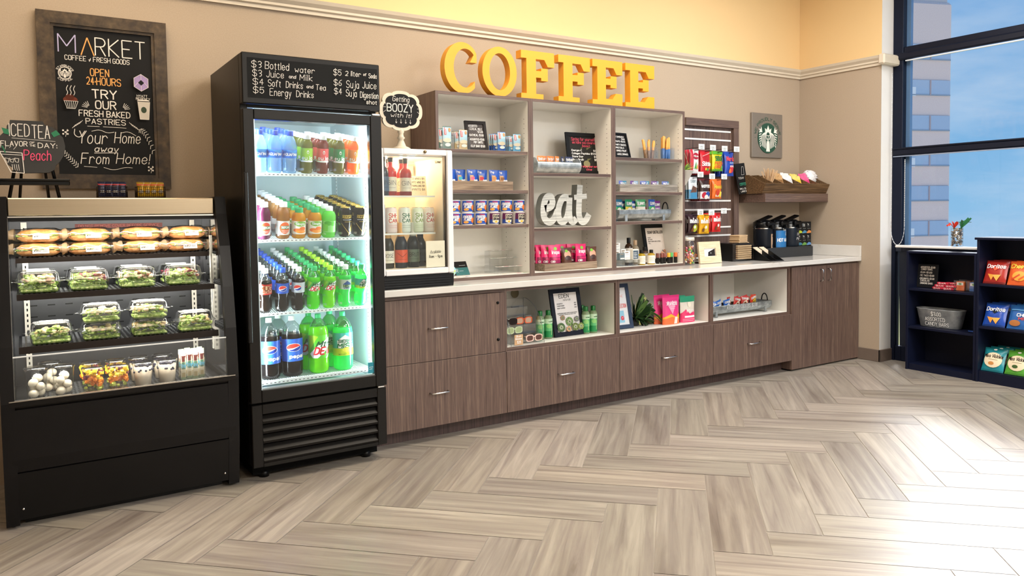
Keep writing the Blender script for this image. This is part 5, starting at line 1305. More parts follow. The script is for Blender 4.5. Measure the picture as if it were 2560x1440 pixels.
for ch, a, c, w in (('C', -3.975, -3.74, 'first'), ('O', -3.698, -3.432, 'second'), ('F', -3.397, -3.122, 'third'), ('F', -3.087, -2.808, 'fourth'), ('E', -2.785, -2.505, 'fifth'), ('E', -2.475, -2.188, 'sixth')): letter(ch, a, c, w)
# baskets on the case
def top_basket(x, cloth, lab, n, txt):
    t = thing('wire_basket', 'small wire basket of '+lab+' on top of the display case', 'basket', (x, -.30, 1.4465)); b = MB(); wr = M('#3b2f26', .4, .6); W = .13
    for z in (.002, .03, .055): b.tube([(-W/2, -.05, z), (W/2, -.05, z), (W/2, .05, z), (-W/2, .05, z)], .0018, wr, 5, True)
    for k in range(15):
        for yy in (-.05, .05): b.tube([(-W/2+k*W/14, yy, 0), (-W/2+k*W/14, yy, .055)], .001, wr, 4)
    for k in range(10):
        for xx in (-W/2, W/2): b.tube([(xx, -.05+k*.0111, 0), (xx, -.05+k*.0111, .055)], .001, wr, 4)
    b.box(-W/2, -.05, 0, W/2, .05, .002, wr); part(b, 'basket', t)
    for k in range(n):
        b = MB(); bag(b, .034, .072, .016, M(cloth, .3, .25), [('e', .5, .35, .34, .2, M(txt, .4)), ('t', 'CHOC', .2, .8, .42, .3, .0016, WH), ('r', 0, .8, 1, .88, M('#b03a3a', .4))], edge=M(txt, .3))
        o = b.build('chocolate_packet', None, (x-.046+.0305*(k % 4), -.322+.022*(k//4), 1.452+.004*(k//4)), R.uniform(-.2, .2))
        tag(o, lab.split(' ')[0]+' wrapped chocolate, %s from left in the %s row of its basket' % (ORD[k % 4] if k % 4 else 'first', ['front', 'back'][k//4]), 'chocolate', lab+' in the basket')
top_basket(-5.855, '#2b2f4a', 'blue chocolates', 8, '#141a33'); top_basket(-5.68, '#c79a1e', 'golden chocolates', 8, '#8a6a10')
# ================================================================== SHELF UNIT CONTENTS
def frame_sign(name, label, cat, loc, W, H, f, fcol, ground, ops, lean=.2, rz=0, deep=.014, cutops=None):
    t = thing(name, label, cat, loc, rz, None, -lean); b = MB()
    o = [(-W/2, 0), (W/2, 0), (W/2, H), (-W/2, H)]; i = [(-W/2+f, f), (W/2-f, f), (W/2-f, H-f), (-W/2+f, H-f)]
    b.ring(o, i, -deep, 0, fcol); part(b, 'frame', t)
    b = MB(); b.box(-W/2+f*.9, -deep*.5, f*.9, W/2-f*.9, -.001, H-f*.9, ground); part(b, 'print', t)
    b = MB(); art(b, ops, W-2*f, H-2*f, y=-deep*.5-.0003, z0=f); part(b, 'lettering', t); return t
def glass_cup(label, x, y, z, s, h):
    t = thing('acrylic_holder', label, 'holder', (x, y, z)); b = MB(); e = .0025
    b.box(-s, -s, 0, s, -s+e, h, acrylic); b.box(-s, s-e, 0, s, s, h, acrylic); b.box(-s, -s+e, 0, -s+e, s-e, h, acrylic); b.box(s-e, -s+e, 0, s, s-e, h, acrylic); b.box(-s+e, -s+e, 0, s-e, s-e, .004, acrylic); part(b, 'box', t)
CL = M('#a9cfe0', .35); KRAFT = M('#b58a5c', .5)
for k, (x, bot, tall, nm, w) in enumerate(((-3.957, '#1d5a4c', .14, 'green', 'at the left end'), (-3.838, '#c9ad7a', .125, 'tan', 'beside the menu on its left'), (-3.548, '#1d54a8', .125, 'blue', 'beside the menu on its right'), (-3.425, '#5fa6cf', .115, 'pale blue', 'at the right end'))):
    glass_cup('clear square holder of snack bars on the top shelf, '+w, x, -.275, 1.753, .048, .085)
    for q in range(4):
        bm = M(bot, .35); b = MB(); hh = tall-(.012 if q else 0)
        bag(b, .062, hh, .014, bm, [('r', 0, .35, 1, .97, CL), ('e', .5, .38, .5, .1, M('#e4d5b4', .4)), ('r', .12, .62, .36, .95, M('#c2382c', .4)), ('l', [(.24, .66), (.24, .91)], .004, WH), ('e', .78, .85, .16, .1, KRAFT), ('e', .55, .18, .35, .08, M('#e4efe8', .4))], edge=bm)
        o = b.build('snack_bar', None, (x-.012+.018*(q == 0)-.004*q, -.305+.0185*q, 1.7575), -.12 if q else .05)
        tag(o, '%s snack bar in the clear holder, %s in the row' % (nm, ORD[q]), 'snack bar', nm+' snack bars on the top shelf')
pr = lambda lines, m, sw=.0018: [('t', s, a, b2, v0, v1, sw, m) for s, a, b2, v0, v1 in lines]
frame_sign('framed_menu', 'black framed cereal price menu between the snack bar holders', 'menu', (-3.695, -.25, 1.753), .155, .205, .02, M('#1d1613', .4), M('#3b3230', .5), pr([('*ASSORTED', .06, .62, .97, .88), ('CEREAL MILK', .12, .9, .84, .75), ('-$3.00', .55, .95, .72, .64), ('*OATMEAL-$3.00', .06, .98, .58, .50), ('*ASSORTED-$3.00', .06, 1.0, .40, .32), ('POP-TARTS', .3, .85, .28, .20), ('*CLIF BAR-$3.00', .08, 1.0, .12, .04)], white), .22, -.08)
def tray(label, x0, x1, y0, y1, z, h, mat, th=.012, name='wooden_tray'):
    t = thing(name, label, 'tray', ((x0+x1)/2, (y0+y1)/2, z)); W, D = (x1-x0)/2, (y1-y0)/2; b = MB()
    b.box(-W, -D, .0, W, -D+th, h, mat, .002); b.box(-W, D-th, 0, W, D, h, mat, .002); b.box(-W, -D+th, 0, -W+th, D-th, h, mat, .002); b.box(W-th, -D+th, 0, W, D-th, h, mat, .002); b.box(-W+th, -D+th, 0, W-th, D-th, .01, mat); part(b, 'tray', t)
tray('rustic wooden tray of blue pastry packets, left shelf unit', -3.99, -3.472, -.335, -.19, 1.4948, .058, wood_rustic)
POPC = ['#4fb3c4', '#e0678a', '#c8283c', '#c98a4a', '#8a5a34']
for k, x in enumerate((-3.925, -3.838, -3.758, -3.675, -3.590, -3.515)):
    b = MB(); bl = M('#2456b8', .3); ct = M(POPC[(k+4) % 5], .4)
    bag(b, .082, .125, .022, bl, [('t', 'Pop', .12, .42, .93, .82, .0022, WH), ('r', .18, .38, .52, .7, M('#d6a878', .5)), ('r', .25, .45, .62, .62, ct), ('r', .14, .2, .5, .42, M('#c89464', .5)), ('t', 'POP', .56, .92, .46, .2, .005, WH)], wr=.004)
    tag(b.build('pastry_packet', None, (x, -.285+.02*(k % 2), 1.5055), R.uniform(-.08, .08)), 'blue pastry packet in the rustic tray, '+['leftmost', 'second from left', 'third from left', 'fourth from left', 'fifth from left', 'rightmost'][k], 'snack packet', 'blue pastry packets in the tray')
def cereal(kind):
    t = thing('cereal_cup', 'x', 'cereal cup', (0, 0, 0)); rb, rt, h = .037, .046, .080
    b = MB(); b.lathe([(0, .002), (rb*.9, .002), (rb*.92, 0), (rb, .003), (rt-.001, h-.006), (rt+.001, h-.004), (rt+.001, h)], M('#ece9e4', .4), n=28); part(b, 'cup', t)
    b = MB(); b.lathe([(rt+.001, h), (rt-.004, h+.0015), (0, h+.001)], M('#e4e4e6', .3, .4), n=28); part(b, 'foil_lid', t)
    b = MB(); b.w = lambda x, y, z: cyl(rb+(rt-rb)*z/h+.0008)(x, y, z); W = 2*PI*.0415
    if kind: ops = [('r', 0, .08, 1, .94, M('#2352b0', .4)), ('t', "Kellogg's", .3, .7, .90, .82, .0016, M('#d2343c', .4)), ('t', 'FROSTED', .1, .72, .76, .58, .0036, WH, .15), ('t', 'FLAKES', .16, .70, .54, .36, .0036, WH, .15), ('e', .82, .4, .16, .22, M('#e8742c', .4)), ('e', .3, .24, .18, .1, M('#e8a84c', .4))]
    else: ops = [('r', 0, .08, 1, .94, M('#5a1c4a', .4)), ('r', 0, .08, 1, .42, M('#1f3f8c', .4)), ('p', [(.25, .2), (.22, .86), (.78, .86), (.75, .2), (.5, .1)], M('#e8e0c8', .4)), ('t', 'RAISIN', .28, .74, .80, .62, .0030, M('#20202c', .4)), ('t', 'BRAN', .3, .72, .56, .38, .0034, M('#20202c', .4)), ('e', .5, .24, .1, .08, M('#e2b23c', .4))]
    art(b, ops, W*.36, h); part(b, 'wrap_label', t); return t
cp = {1: cereal(1), 0: cereal(0)}; first = {1: True, 0: True}
for row in (0, 1):
    for k, x in enumerate((-3.96, -3.858, -3.760, -3.662, -3.562, -3.462, -3.410)[:6]):
        kind = 0 if (row == 0 and k >= 3) else 1; x = -3.912+.0995*k
        lb = '%s cereal cup, %s in the %s row of the left shelf unit' % (['purple', 'blue'][kind], ['leftmost', 'second', 'third', 'fourth', 'fifth', 'rightmost'][k], ['lower', 'upper'][row]); loc = (x, -.300, 1.2682+.0817*row)
        if first[kind]: cp[kind].location = loc; tag(cp[kind], lb, 'cereal cup', 'cereal cups in the left shelf unit'); first[kind] = False
        else: dup(cp[kind], lb, loc, R.uniform(-.25, .1), 'cereal cups in the left shelf unit')
# bottom compartment of the left unit: leaflets, stickers and a clear riser
Zb = .9352
t = thing('acrylic_riser', 'clear stepped riser with stickers at the bottom of left unit', 'riser', (-3.46, -.19, Zb)); b = MB()
for k, (zz, yy) in enumerate(((.045, -.07), (.10, -.01), (.150, .05))):
    b.box(-.11, yy-.028, zz-.003, .11, yy+.03, zz, acrylic); b.box(-.11, yy+.027, .0, .11, yy+.03, zz-.003, acrylic)
b.box(-.113, -.1, 0, -.11, .08, .05, acrylic); b.box(.11, -.1, 0, .113, .08, .05, acrylic); part(b, 'steps', t)
rs = random.Random(4); SC = ['#7a4a3a', '#d23a6a', '#6b4a6a', '#e5a8b8', '#2f8a5c', '#d8c2a0', '#4a3a5a', '#3f9a9c', '#bca88c']
def sticker(x, y, z, c, w, d, wh, nm='sticker'):
    b = MB(); b.box(-.026, -.018, 0, .026, .018, .0012, M('#f1ede6', .5)); art2 = M(c, .5)
    b.ell((0, 0, .0013), (.02, .012, .0006), art2, 12, 4); b.ell((.006, .004, .0017), (.009, .006, .0006), M('#e9d8c8', .5), 8, 4)
    tag(b.build(nm, None, (x, y, z), rs.uniform(-.5, .5)), '%s sticker lying %s' % (w, wh), 'sticker', 'stickers on the clear riser')
for k, (zz, yy, ww) in enumerate(((.045, -.07, 'lowest'), (.10, -.01, 'middle'), (.150, .05, 'top'))):
    for q in range(4): sticker(-3.46-.085+q*.056, -.19+yy, Zb+zz+.0006, SC[(k*4+q) % 9], ['brown', 'pink', 'plum', 'rose', 'green', 'sand', 'violet', 'teal', 'beige'][(k*4+q) % 9], .05, .03, 'on the %s riser step, %s from left' % (ww, ['first', 'second', 'third', 'fourth'][q]))
for q, (x, c, nm) in enumerate(((-3.545, '#e8b48c', 'peach'), (-3.43, '#d84a8a', 'magenta'), (-3.375, '#3f9a5c', 'leaf green'))): sticker(x, -.325, Zb, c, nm, .05, .03, 'on the compartment floor before the riser, '+['left', 'middle', 'right'][q])
for q, (x, c, nm) in enumerate(((-3.90, '#b88a5a', 'bear'), (-3.83, '#7a6ab0', 'lilac'))): sticker(x, -.33, Zb, c, nm, .05, .03, 'on the compartment floor beside the cooler, '+['left', 'right'][q])
t = thing('leaflet_stand', 'dark teal leaflet leaning at the bottom of the left unit', 'leaflet', (-3.79, -.20, Zb), .1, None, -.5); b = MB(); b.box(-.055, 0, 0, .055, .004, .10, M('#1d1a18', .5)); art(b, [('r', 0, 0, 1, .55, M('#1e6a68', .5)), ('t', 'R', .1, .22, .45, .2, .002, WH), ('l', [(.3, .3), (.6, .3)], .0015, WH), ('l', [(.4, .7), (.85, .7)], .0018, WH)], .11, .10, y=-.0004); part(b, 'leaflet', t)
t = thing('leaflet_card', 'rust coloured card behind the dark teal leaflet', 'leaflet', (-3.85, -.17, Zb), .1, None, -.4); b = MB(); b.box(-.05, 0, 0, .05, .003, .09, M('#b8683f', .5)); art(b, [('e', .6, .6, .2, .25, M('#e8c8a0', .5))], .1, .09, y=-.0004); part(b, 'card', t)
t = thing('round_coaster', 'round pale blue and yellow disc leaning beside the cooler', 'disc', (-3.90, -.24, Zb), 0, None, -.3); b = MB(); p = arc(0, .038, .038, .038, 0, 360, 28)[:-1]; b.prism(p, -.004, 0, M('#9cc7d2', .5)); art(b, [('r', .05, .38, .95, .5, M('#d8d25a', .5)), ('r', .12, .16, .88, .36, M('#a8ccaa', .5))], .076, .076, y=-.0044); part(b, 'disc', t)
# middle unit
def half_drum(label, x0, x1, y, z, r):
    t = thing('metal_trough', label, 'trough', ((x0+x1)/2, y, z)); W = (x1-x0)/2; b = MB(); n = 18
    P = [(r*math.cos(math.radians(a)), r+r*math.sin(math.radians(a))) for a in [155+230*i/n for i in range(n+1)]]
    for k in range(n):
        a, c = P[k], P[k+1]; b.F([b.V((-W, a[0], a[1])), b.V((W, a[0], a[1])), b.V((W, c[0], c[1])), b.V((-W, c[0], c[1]))], galv, True)
    Q = [(r*.97*math.cos(math.radians(a)), r+r*.97*math.sin(math.radians(a))) for a in [155+230*i/n for i in range(n+1)]]
    for k in range(n):
        a, c = Q[k], Q[k+1]; b.F([b.V((-W, c[0], c[1])), b.V((W, c[0], c[1])), b.V((W, a[0], a[1])), b.V((-W, a[0], a[1]))], galv, True)
    for s in (-1, 1):
        pts = [(r*math.cos(2*PI*i/28), r+r*math.sin(2*PI*i/28)) for i in range(28)]
        b.xprism(pts, s*W-.002, s*W+.002, galv)
    b.tube([(-W, r*math.cos(math.radians(25)), r+r*math.sin(math.radians(25))), (W, r*math.cos(math.radians(25)), r+r*math.sin(math.radians(25)))], .002, galv, 6); b.tube([(-W, P[0][0], P[0][1]), (W, P[0][0], P[0][1])], .002, galv, 6)
    b.box(-W*.7, -.012, 0, -W*.6, .012, .004, galv); part(b, 'drum', t)
half_drum('half drum galvanised trough of snack bars on the middle unit top shelf', -3.262, -2.890, -.275, 1.6145, .055)
for k in range(8):
    orange = k < 5; x = -3.205+.036*k+(.02 if k > 4 else 0); b = MB(); bm = M('#e87a3a' if orange else '#2b3350', .35)
    bag(b, .055, .095, .014, bm, [('r', .1, .3, .9, .62, M('#f3c07a' if orange else '#8fa2c8', .4)), ('t', 'BAR', .15, .85, .85, .68, .003, WH)])
    tag(b.build('snack_bar', None, (x, -.272+.012*(k % 2), 1.642), .35+R.uniform(-.3, .2)), ('orange snack bar in the half drum trough, ' if orange else 'navy snack bar in the half drum trough, ')+(['first', 'second', 'third', 'fourth', 'fifth', 'first', 'second', 'third'][k])+' from left', 'snack bar', 'snack bars in the half drum trough')
pkc = M('#e8526a', .7); leaf = M('#5a5a34', .7)
lops = [('p', [(.5+.4*math.cos(a)*.3, .5+.3*math.sin(a)), (.62+.2*math.cos(a), .56+.3*math.sin(a+.2)), (.5+.4*math.cos(a+.3)*.3, .5+.26*math.sin(a+.3))], leaf) for a in (.4, 1.2, 2.5, 3.6, 4.6, 5.4)]
lops += [('t', 'Spring for yourself', .08, .92, .97, .88, .0022, pkc, .2), ('t', 'we have you covered', .1, .95, .87, .79, .0020, pkc, .2), ('t', 'boost', .45, .72, .77, .70, .0022, pkc, .2)]+pr([('Emergen-C', .06, .42, .62, .57), ('$3', .84, .92, .62, .57), ('Collagen Peptides', .06, .70, .53, .48), ('$3.50', .74, .94, .53, .48), ('Stone Star', .06, .45, .44, .39), ('$3', .84, .92, .44, .39), ('Bone Broth', .06, .45, .35, .30), ('$5', .84, .92, .35, .30)], white, .0022)+[('e', .55, .2, .12, .1, M('#7a7450', .7)), ('t', 'or enjoy your own', .3, .9, .16, .10, .0020, pkc, .2), ('t', 'time', .5, .7, .07, .01, .0020, pkc, .2)]
frame_sign('framed_menu', 'black framed botanical price menu on the middle unit top shelf', 'menu', (-2.758, -.21, 1.6145), .315, .31, .028, black, M('#1d1b17', .5), lops, .14)
def eat_sign():
    t = thing('word_sign', 'galvanised corrugated metal eat sign on the middle unit shelf', 'sign', (-3.225, -.25, 1.2375)); g = ramp_mat('corrugated_zinc', [(.35, '#9a9a94'), (.5, '#c4c3bb'), (.65, '#d8d7cf')], (2, 2, 60), .5, .35, noise=3, bump=.5); side = M('#8f918c', .5, .4)
    x = lambda p: [(a*.01, c*.01) for a, c in p]
    E_ = chaikin([(5, 13), (12, 15), (11, 22), (6, 21.5), (3.5, 14), (4, 6), (9, 3.2), (13, 6), (16, 12)], False)
    A_ = chaikin([(25, 20.5), (20.5, 21.5), (16.5, 14), (16.5, 6), (20, 3.2), (24, 6), (26, 14), (26.5, 20.5)], False); A2 = chaikin([(26.5, 21), (26, 12), (26.5, 5.5), (29.5, 3.2), (32.5, 6)], False)
    T_ = chaikin([(36, 30), (35, 18), (34.5, 8), (37, 3.2), (41, 4), (44, 9)], False); bar = [(30.5, 21), (42, 22)]
    b = MB()
    for si, st in enumerate((E_, A_, A2, T_, bar)):
        p = clean(x(st)); w = .05 if st is not bar else .036; y0, y1 = -.03-.0006*si, .03+.0006*si
        L, Rr = offsets(p, w); c = {}
        mz = lambda q: (q[0], max(0., q[1]))
        for nm, pp in (('o', L), ('i', Rr)):
            for yy in (y0, y1): c[nm, yy] = [b.V((mz(q)[0], yy, mz(q)[1])) for q in pp]
        for k in range(len(p)-1):
            b.F([c['o', y0][k], c['o', y0][k+1], c['i', y0][k+1], c['i', y0][k]], g); b.F([c['o', y1][k+1], c['o', y1][k], c['i', y1][k], c['i', y1][k+1]], g)
            b.F([c['o', y0][k], c['o', y1][k], c['o', y1][k+1], c['o', y0][k+1]], side); b.F([c['i', y0][k+1], c['i', y1][k+1], c['i', y1][k], c['i', y0][k]], side)
        for k in (0, len(p)-1): b.F([c['o', y0][k], c['i', y0][k], c['i', y1][k], c['o', y1][k]], side)
    part(b, 'metal_word', t)
eat_sign()
tray('rustic wooden crate base under the pink snack pouches', -3.21, -2.742, -.318, -.16, Zb, .05, wood_rustic, .02)
PINK = M('#e8286e', .35); MAG = M('#8a1648', .35); BRN = M('#5a3528', .35)
def pouch_a(pink):
    b = MB()
    if pink: bag(b, .098, .128, .05, PINK, [('r', .04, .0, .96, .34, MAG), ('e', .52, .8, .14, .09, M('#7ac03a', .4)), ('t', 'inspo', .22, .85, .70, .52, .0040, WH), ('t', 'cocoa', .3, .85, .32, .2, .003, PINK), ('t', 'CBD', .12, .42, .14, .05, .0024, WH)], 'pouch')
    else: bag(b, .09, .105, .045, BRN, [('e', .5, .5, .34, .3, M('#c89a80', .4)), ('e', .4, .78, .14, .1, M('#7ac03a', .4)), ('e', .5, .3, .3, .16, M('#3a2018', .4))], 'pouch')
    return b
for k, (x, y, pk, w) in enumerate(((-3.102, -.285, 1, 'front one of the left row'), (-3.140, -.250, 1, 'second of the left row'), (-3.168, -.215, 1, 'third of the left row'), (-3.19, -.178, 1, 'last of the left row'), (-2.985, -.272, 0, 'left one'), (-2.982, -.205, 1, 'behind the left brown pouch'), (-2.868, -.285, 1, 'front one of the right pair'), (-2.895, -.225, 1, 'back one of the right pair'), (-2.765, -.282, 0, 'right one'), (-2.785, -.225, 0, 'half hidden one at the back'))):
    o = pouch_a(pk).build('snack_pouch', None, (x, y, Zb+.0505), R.uniform(-.15, .1)); tag(o, ('pink snack pouch on the wooden crate, ' if pk else 'brown snack pouch on the wooden crate, ')+w, 'snack pouch', 'snack pouches on the crate')
# right unit
frame_sign('framed_menu', 'curved black breadstick price menu on the right unit top shelf', 'menu', (-2.465, -.285, 1.7388), .165, .195, .014, black, M('#1a1818', .5), pr([('*MILK SANDWICH', .0, .85, .94, .87), ('-$3.00', .6, .9, .83, .77), ('*WRAPS-$6.00', .05, .9, .72, .65), ('*PARTY SNACKS', .05, .92, .56, .49), ('*PRETZELS', .05, .7, .42, .35), ('*DRIED FRUIT', .05, .85, .28, .21), ('*JUICE DRINKS', .05, .92, .12, .05)], white), .25, .12)
STK = M('#d49a4a', .6, var=.25, scale=50); STB = M('#2a5a8c', .35)
for ci, (x, nm) in enumerate(((-2.19, 'left'), (-2.015, 'right'))):
    glass_cup('clear square holder of breadsticks on the right unit, '+nm+' one', x, -.27, 1.7388, .052, .09)
    for k in range(6):
        b = MB(); h = .15+.03*ci-.008*(k % 3); b.lathe([(0, 0), (.009, .004), (.0105, h*.5), (.009, h-.006), (0, h)], STK, n=10, sx=1.1); b.lathe([(.0112, .004), (.0118, h*.45), (.0112, h*.45)], M('#2d62a0' if ci else '#7a5a3a', .35), n=10, sx=1.1)
        o = b.build('breadstick', None, (x-.036+.0145*k, -.285+.025*(k % 2), 1.744)); o.rotation_euler = (0, (-.25+.1*k) if ci == 0 else R.uniform(-.04, .12), 0)
        tag(o, 'wrapped breadstick in the %s clear holder, %s from left' % (nm, ['first', 'second', 'third', 'fourth', 'fifth', 'sixth'][k]), 'breadstick', 'breadsticks on the right unit')
tray('grey weathered wooden tray of small packets, right unit second shelf', -2.535, -1.945, -.335, -.19, 1.4868, .058, wood_grey)
for k in range(10):
    b = MB(); c = ['#5a6ab0', '#3f8fb0', '#6a4a8a', '#8fb0d0'][k % 4]; bag(b, .055, .075, .016, M(c, .3), [('r', .1, .3, .9, .6, M('#dfe4ee', .4)), ('t', 'NUT', .2, .8, .85, .68, .0028, WH), ('e', .6, .2, .2, .12, M('#a0522d', .5))], wr=.005)
    tag(b.build('snack_packet', None, (-2.48+.056*k, -.28+.03*(k % 2), 1.4975), R.uniform(-.4, .4)), 'small blue and violet packet in the grey tray, %s from left' % (['first']+ORD[1:]+['ninth', 'tenth'])[k], 'snack packet', 'small packets in the grey tray')
def foot_trough(label, x0, x1, y, z, txt=None, D=.062):
    t = thing('metal_trough', label, 'trough', ((x0+x1)/2, y, z)); W = (x1-x0)/2; b = MB(); n = 12
    P = [(-D, .085), (-D, .055), (-D*.75, .028), (-D*.3, .016), (D*.3, .016), (D*.75, .028), (D, .055), (D, .085)]
    b2 = [(p[0]*.94, p[1]+.003) for p in P]
    b.xprism(P+b2[::-1], -W, W, galv)
    for s in (-1, 1): b.xprism(P, s*W-.0015, s*W+.0015, galv)
    b.tube([(-W, -D, .086), (W, -D, .086), (W, D, .086), (-W, D, .086)], .003, galv, 6, True); part(b, 'trough_body', t)
    for s in (-1, 1):
        q = MB(); q.box(s*(W-.07)-.012, -D+.004, 0, s*(W-.07)+.012, -D+.008, .052, galv); q.box(s*(W-.07)-.012, D-.008, 0, s*(W-.07)+.012, D-.004, .052, galv); q.box(s*(W-.07)-.012, -D+.004, 0, s*(W-.07)+.012, D-.004, .003, galv); part(q, 'foot', t)
    q = MB(); q.tube([(W, -.03*math.cos(a) if 1 else 0, .086+.055*math.sin(a)) for a in [PI*i/12 for i in range(13)]], .005, M('#2b2b2c', .4, .5), 8); part(q, 'handle', t)
    if txt: q = MB(); art(q, [('t', txt, .0, 1, 1, 0, .0022, white, .1, .0004)], W*1.0, .026, y=-D-.0014, z0=.056); part(q, 'chalk_lettering', t)
foot_trough('galvanised trough of green and blue gummy bags, right unit', -2.535, -2.012, -.265, 1.2678)
for k, (x, c, c2) in enumerate(((-2.50, '#1d6a8c', '#2f9a5c'), (-2.45, '#2358a8', '#3fae5c'), (-2.40, '#1f8a5c', '#d8c23a'), (-2.335, '#2350a8', '#e8e4d8'), (-2.28, '#2f9a5a', '#e8e4d8'), (-2.225, '#2f8a5c', '#e85a3a'), (-2.165, '#2a5ab0', '#3fae5c'), (-2.085, '#7a2a8c', '#c89ad8'))):
    b = MB(); h = .145-.012*(k % 2); bag(b, .085, h, .022, M(c, .3), [('r', 0, .2, 1, .62, M(c2, .35)), ('e', .45, .42, .3, .16, M('#e9e2d0', .4)), ('t', 'GUMMY', .12, .88, .86, .70, .0034, WH)], wr=.004)
    tag(b.build('gummy_bag', None, (x, -.275+.03*(k % 2), 1.288), R.uniform(-.25, .3)), 'gummy sweets bag in the footed trough, %s from left' % (['first']+ORD[1:])[k], 'sweets bag', 'gummy bags in the right unit trough')
SOAP = pr([('SOAP DISTILLERY', .10, .78, .90, .82)], black, .0036)+pr([('SOAP', .08, .2, .70, .67), ('$9', .84, .9, .70, .67), ('BITTERS', .08, .26, .64, .61), ('$8', .84, .9, .64, .61), ('BODY WASH AND LOTION', .08, .58, .58, .55), ('$12', .83, .92, .58, .55), ('OIL', .08, .18, .52, .49), ('$15', .83, .92, .52, .49)], black, .0014)+[('p', [(.45, .0), (.5, .1), (.62, .03), (.58, .0)], M('#d8764a', .6)), ('p', [(.52, .2), (.70, .08), (.76, .12), (.58, .24)], M('#e2a888', .6)), ('p', [(.62, .26), (.78, .12), (.84, .16), (.70, .30)], M('#c98a6a', .6)), ('l', [(.6, .28), (.68, .2)], .003, M('#5a3a30', .6)), ('l', [(.8, .3), (.86, .2)], .003, M('#3a2a28', .6)), ('p', [(.7, .04), (.8, .06), (.78, .1), (.68, .08)], M('#b8502a', .6))]
frame_sign('framed_menu', 'black framed soap price list leaning at the bottom of the right unit', 'menu', (-1.985, -.185, Zb), .315, .305, .028, black, M('#e2d6cc', .6), SOAP, .2)
glass_cup('clear plinth holding soap boxes at the left of the right unit', -2.46, -.275, Zb, .06, .045)
t = thing('soap_shelf', 'clear flat plate carrying the stacked soap boxes', 'stand', (-2.46, -.275, Zb+.0452)); b = MB(); b.box(-.075, -.06, 0, .075, .06, .003, acrylic); part(b, 'plate', t)
for k, (x, y, z, h, c, w) in enumerate(((-2.500, -.245, .0485, .062, '#f0efec', 'lower left'), (-2.498, -.243, .111, .062, '#f0efec', 'upper left, topmost of its stack'), (-2.440, -.245, .0485, .075, '#f0efec', 'back right'), (-2.455, -.305, .0485, .062, '#f0efec', 'front middle'), (-2.512, -.312, .0485, .05, '#6a7a80', 'grey one at the front left'))):
    t = thing('soap_box', 'small boxed soap on the clear plate, '+w, 'soap box', (x, y, Zb+z), R.uniform(-.06, .06), 'soap boxes in the right unit'); b = MB(); b.box(-.026, -.016, 0, .026, .016, h, M(c, .5), .001); art(b, [('r', .1, .78, .7, .9, M('#8a7a68', .5)), ('l', [(.1, .6), (.8, .6)], .0014, ink), ('l', [(.1, .48), (.7, .48)], .001, ink), ('r', .1, .1, .9, .3, M('#cfd0cc', .5))], .052, h, y=-.0164); part(b, 'box', t)
t = thing('soap_box', 'small boxed soap with dark blue front beside the yellow oil bottles', 'soap box', (-2.377, -.31, Zb+.045), .0, 'soap boxes in the right unit'); b = MB(); b.box(-.029, -.016, 0, .029, .016, .078, M('#e6dfd2', .5), .001); art(b, [('r', .06, .06, .94, .88, M('#4a5a68', .5))]+[('l', [(.14, .2+.15*k), (.7-.1*(k % 2), .2+.15*k)], .003, WH) for k in range(4)], .058, .078, y=-.0164); part(b, 'box', t)
glass_cup('clear cube plinth under the dark blue fronted soap box', -2.377, -.31, Zb, .03, .0448)
def vial(label, name, x, y, r, h, body, cap, labc, n=None):
    prof = [(r*.9, 0), (r, .003), (r, h*.66), (r*.75, h*.74), (r*.42, h*.78), (r*.42, h*.84)]
    t = bottle(name, label, 'bottle', prof, body, (h*.82, h), r*.5, cap, (r+.0005, h*.08, h*.62, labc, [('l', [(.1, .3+.15*k), (.8-.2*(k % 2), .3+.15*k)], .0012, ink) for k in range(4)]), 'bottles in the right unit'); t.location = (x, y, Zb)
vial('amber lotion bottle with white label standing in front of soap list', 'lotion_bottle', -2.335, -.20, .03, .205, '#6a4a34', '#111111', '#ece8e0')
vial('pale lotion bottle with white label, right of the amber bottle', 'lotion_bottle', -2.268, -.20, .029, .185, '#e8d9c0', '#c9a884', '#ece8e0')
vial('yellow oil bottle with black cap, left one of the pair', 'oil_bottle', -2.300, -.305, .029, .112, '#e0c21e', '#15130f', '#e9e2d0')
vial('yellow oil bottle with black cap, right one of the pair', 'oil_bottle', -2.20, -.305, .029, .112, '#e6c64a', '#15130f', '#ece6d8')
vial('squat brown jar behind the right yellow oil bottle', 'jar', -2.185, -.215, .03, .13, '#8a6a52', '#1a1512', '#dccfbd')
for k, (x, c) in enumerate(((-2.128, '#6a3a30'), (-2.093, '#7a4034'), (-2.058, '#7a4038'), (-2.018, '#e8a82c'), (-1.983, '#4aa85c'), (-1.945, '#d8642c'))):
    t = thing('balm_tube', 'small dark balm tube with coloured band, %s in the row' % ['first', 'second', 'third', 'fourth with yellow band', 'fifth with green band', 'last with orange band'][k], 'balm tube', (x, -.30-.008*(k % 2), Zb), 0, 'balm tubes in front of the soap list'); b = MB(); b.lathe([(0, 0), (.0135, .001), (.0135, .062)], M('#1b1715', .4), n=14); part(b, 'tube', t); b = MB(); b.lathe([(.0138, .048), (.0138, .078), (.0125, .081), (0, .081)], M(c, .4), n=14); part(b, 'cap', t)
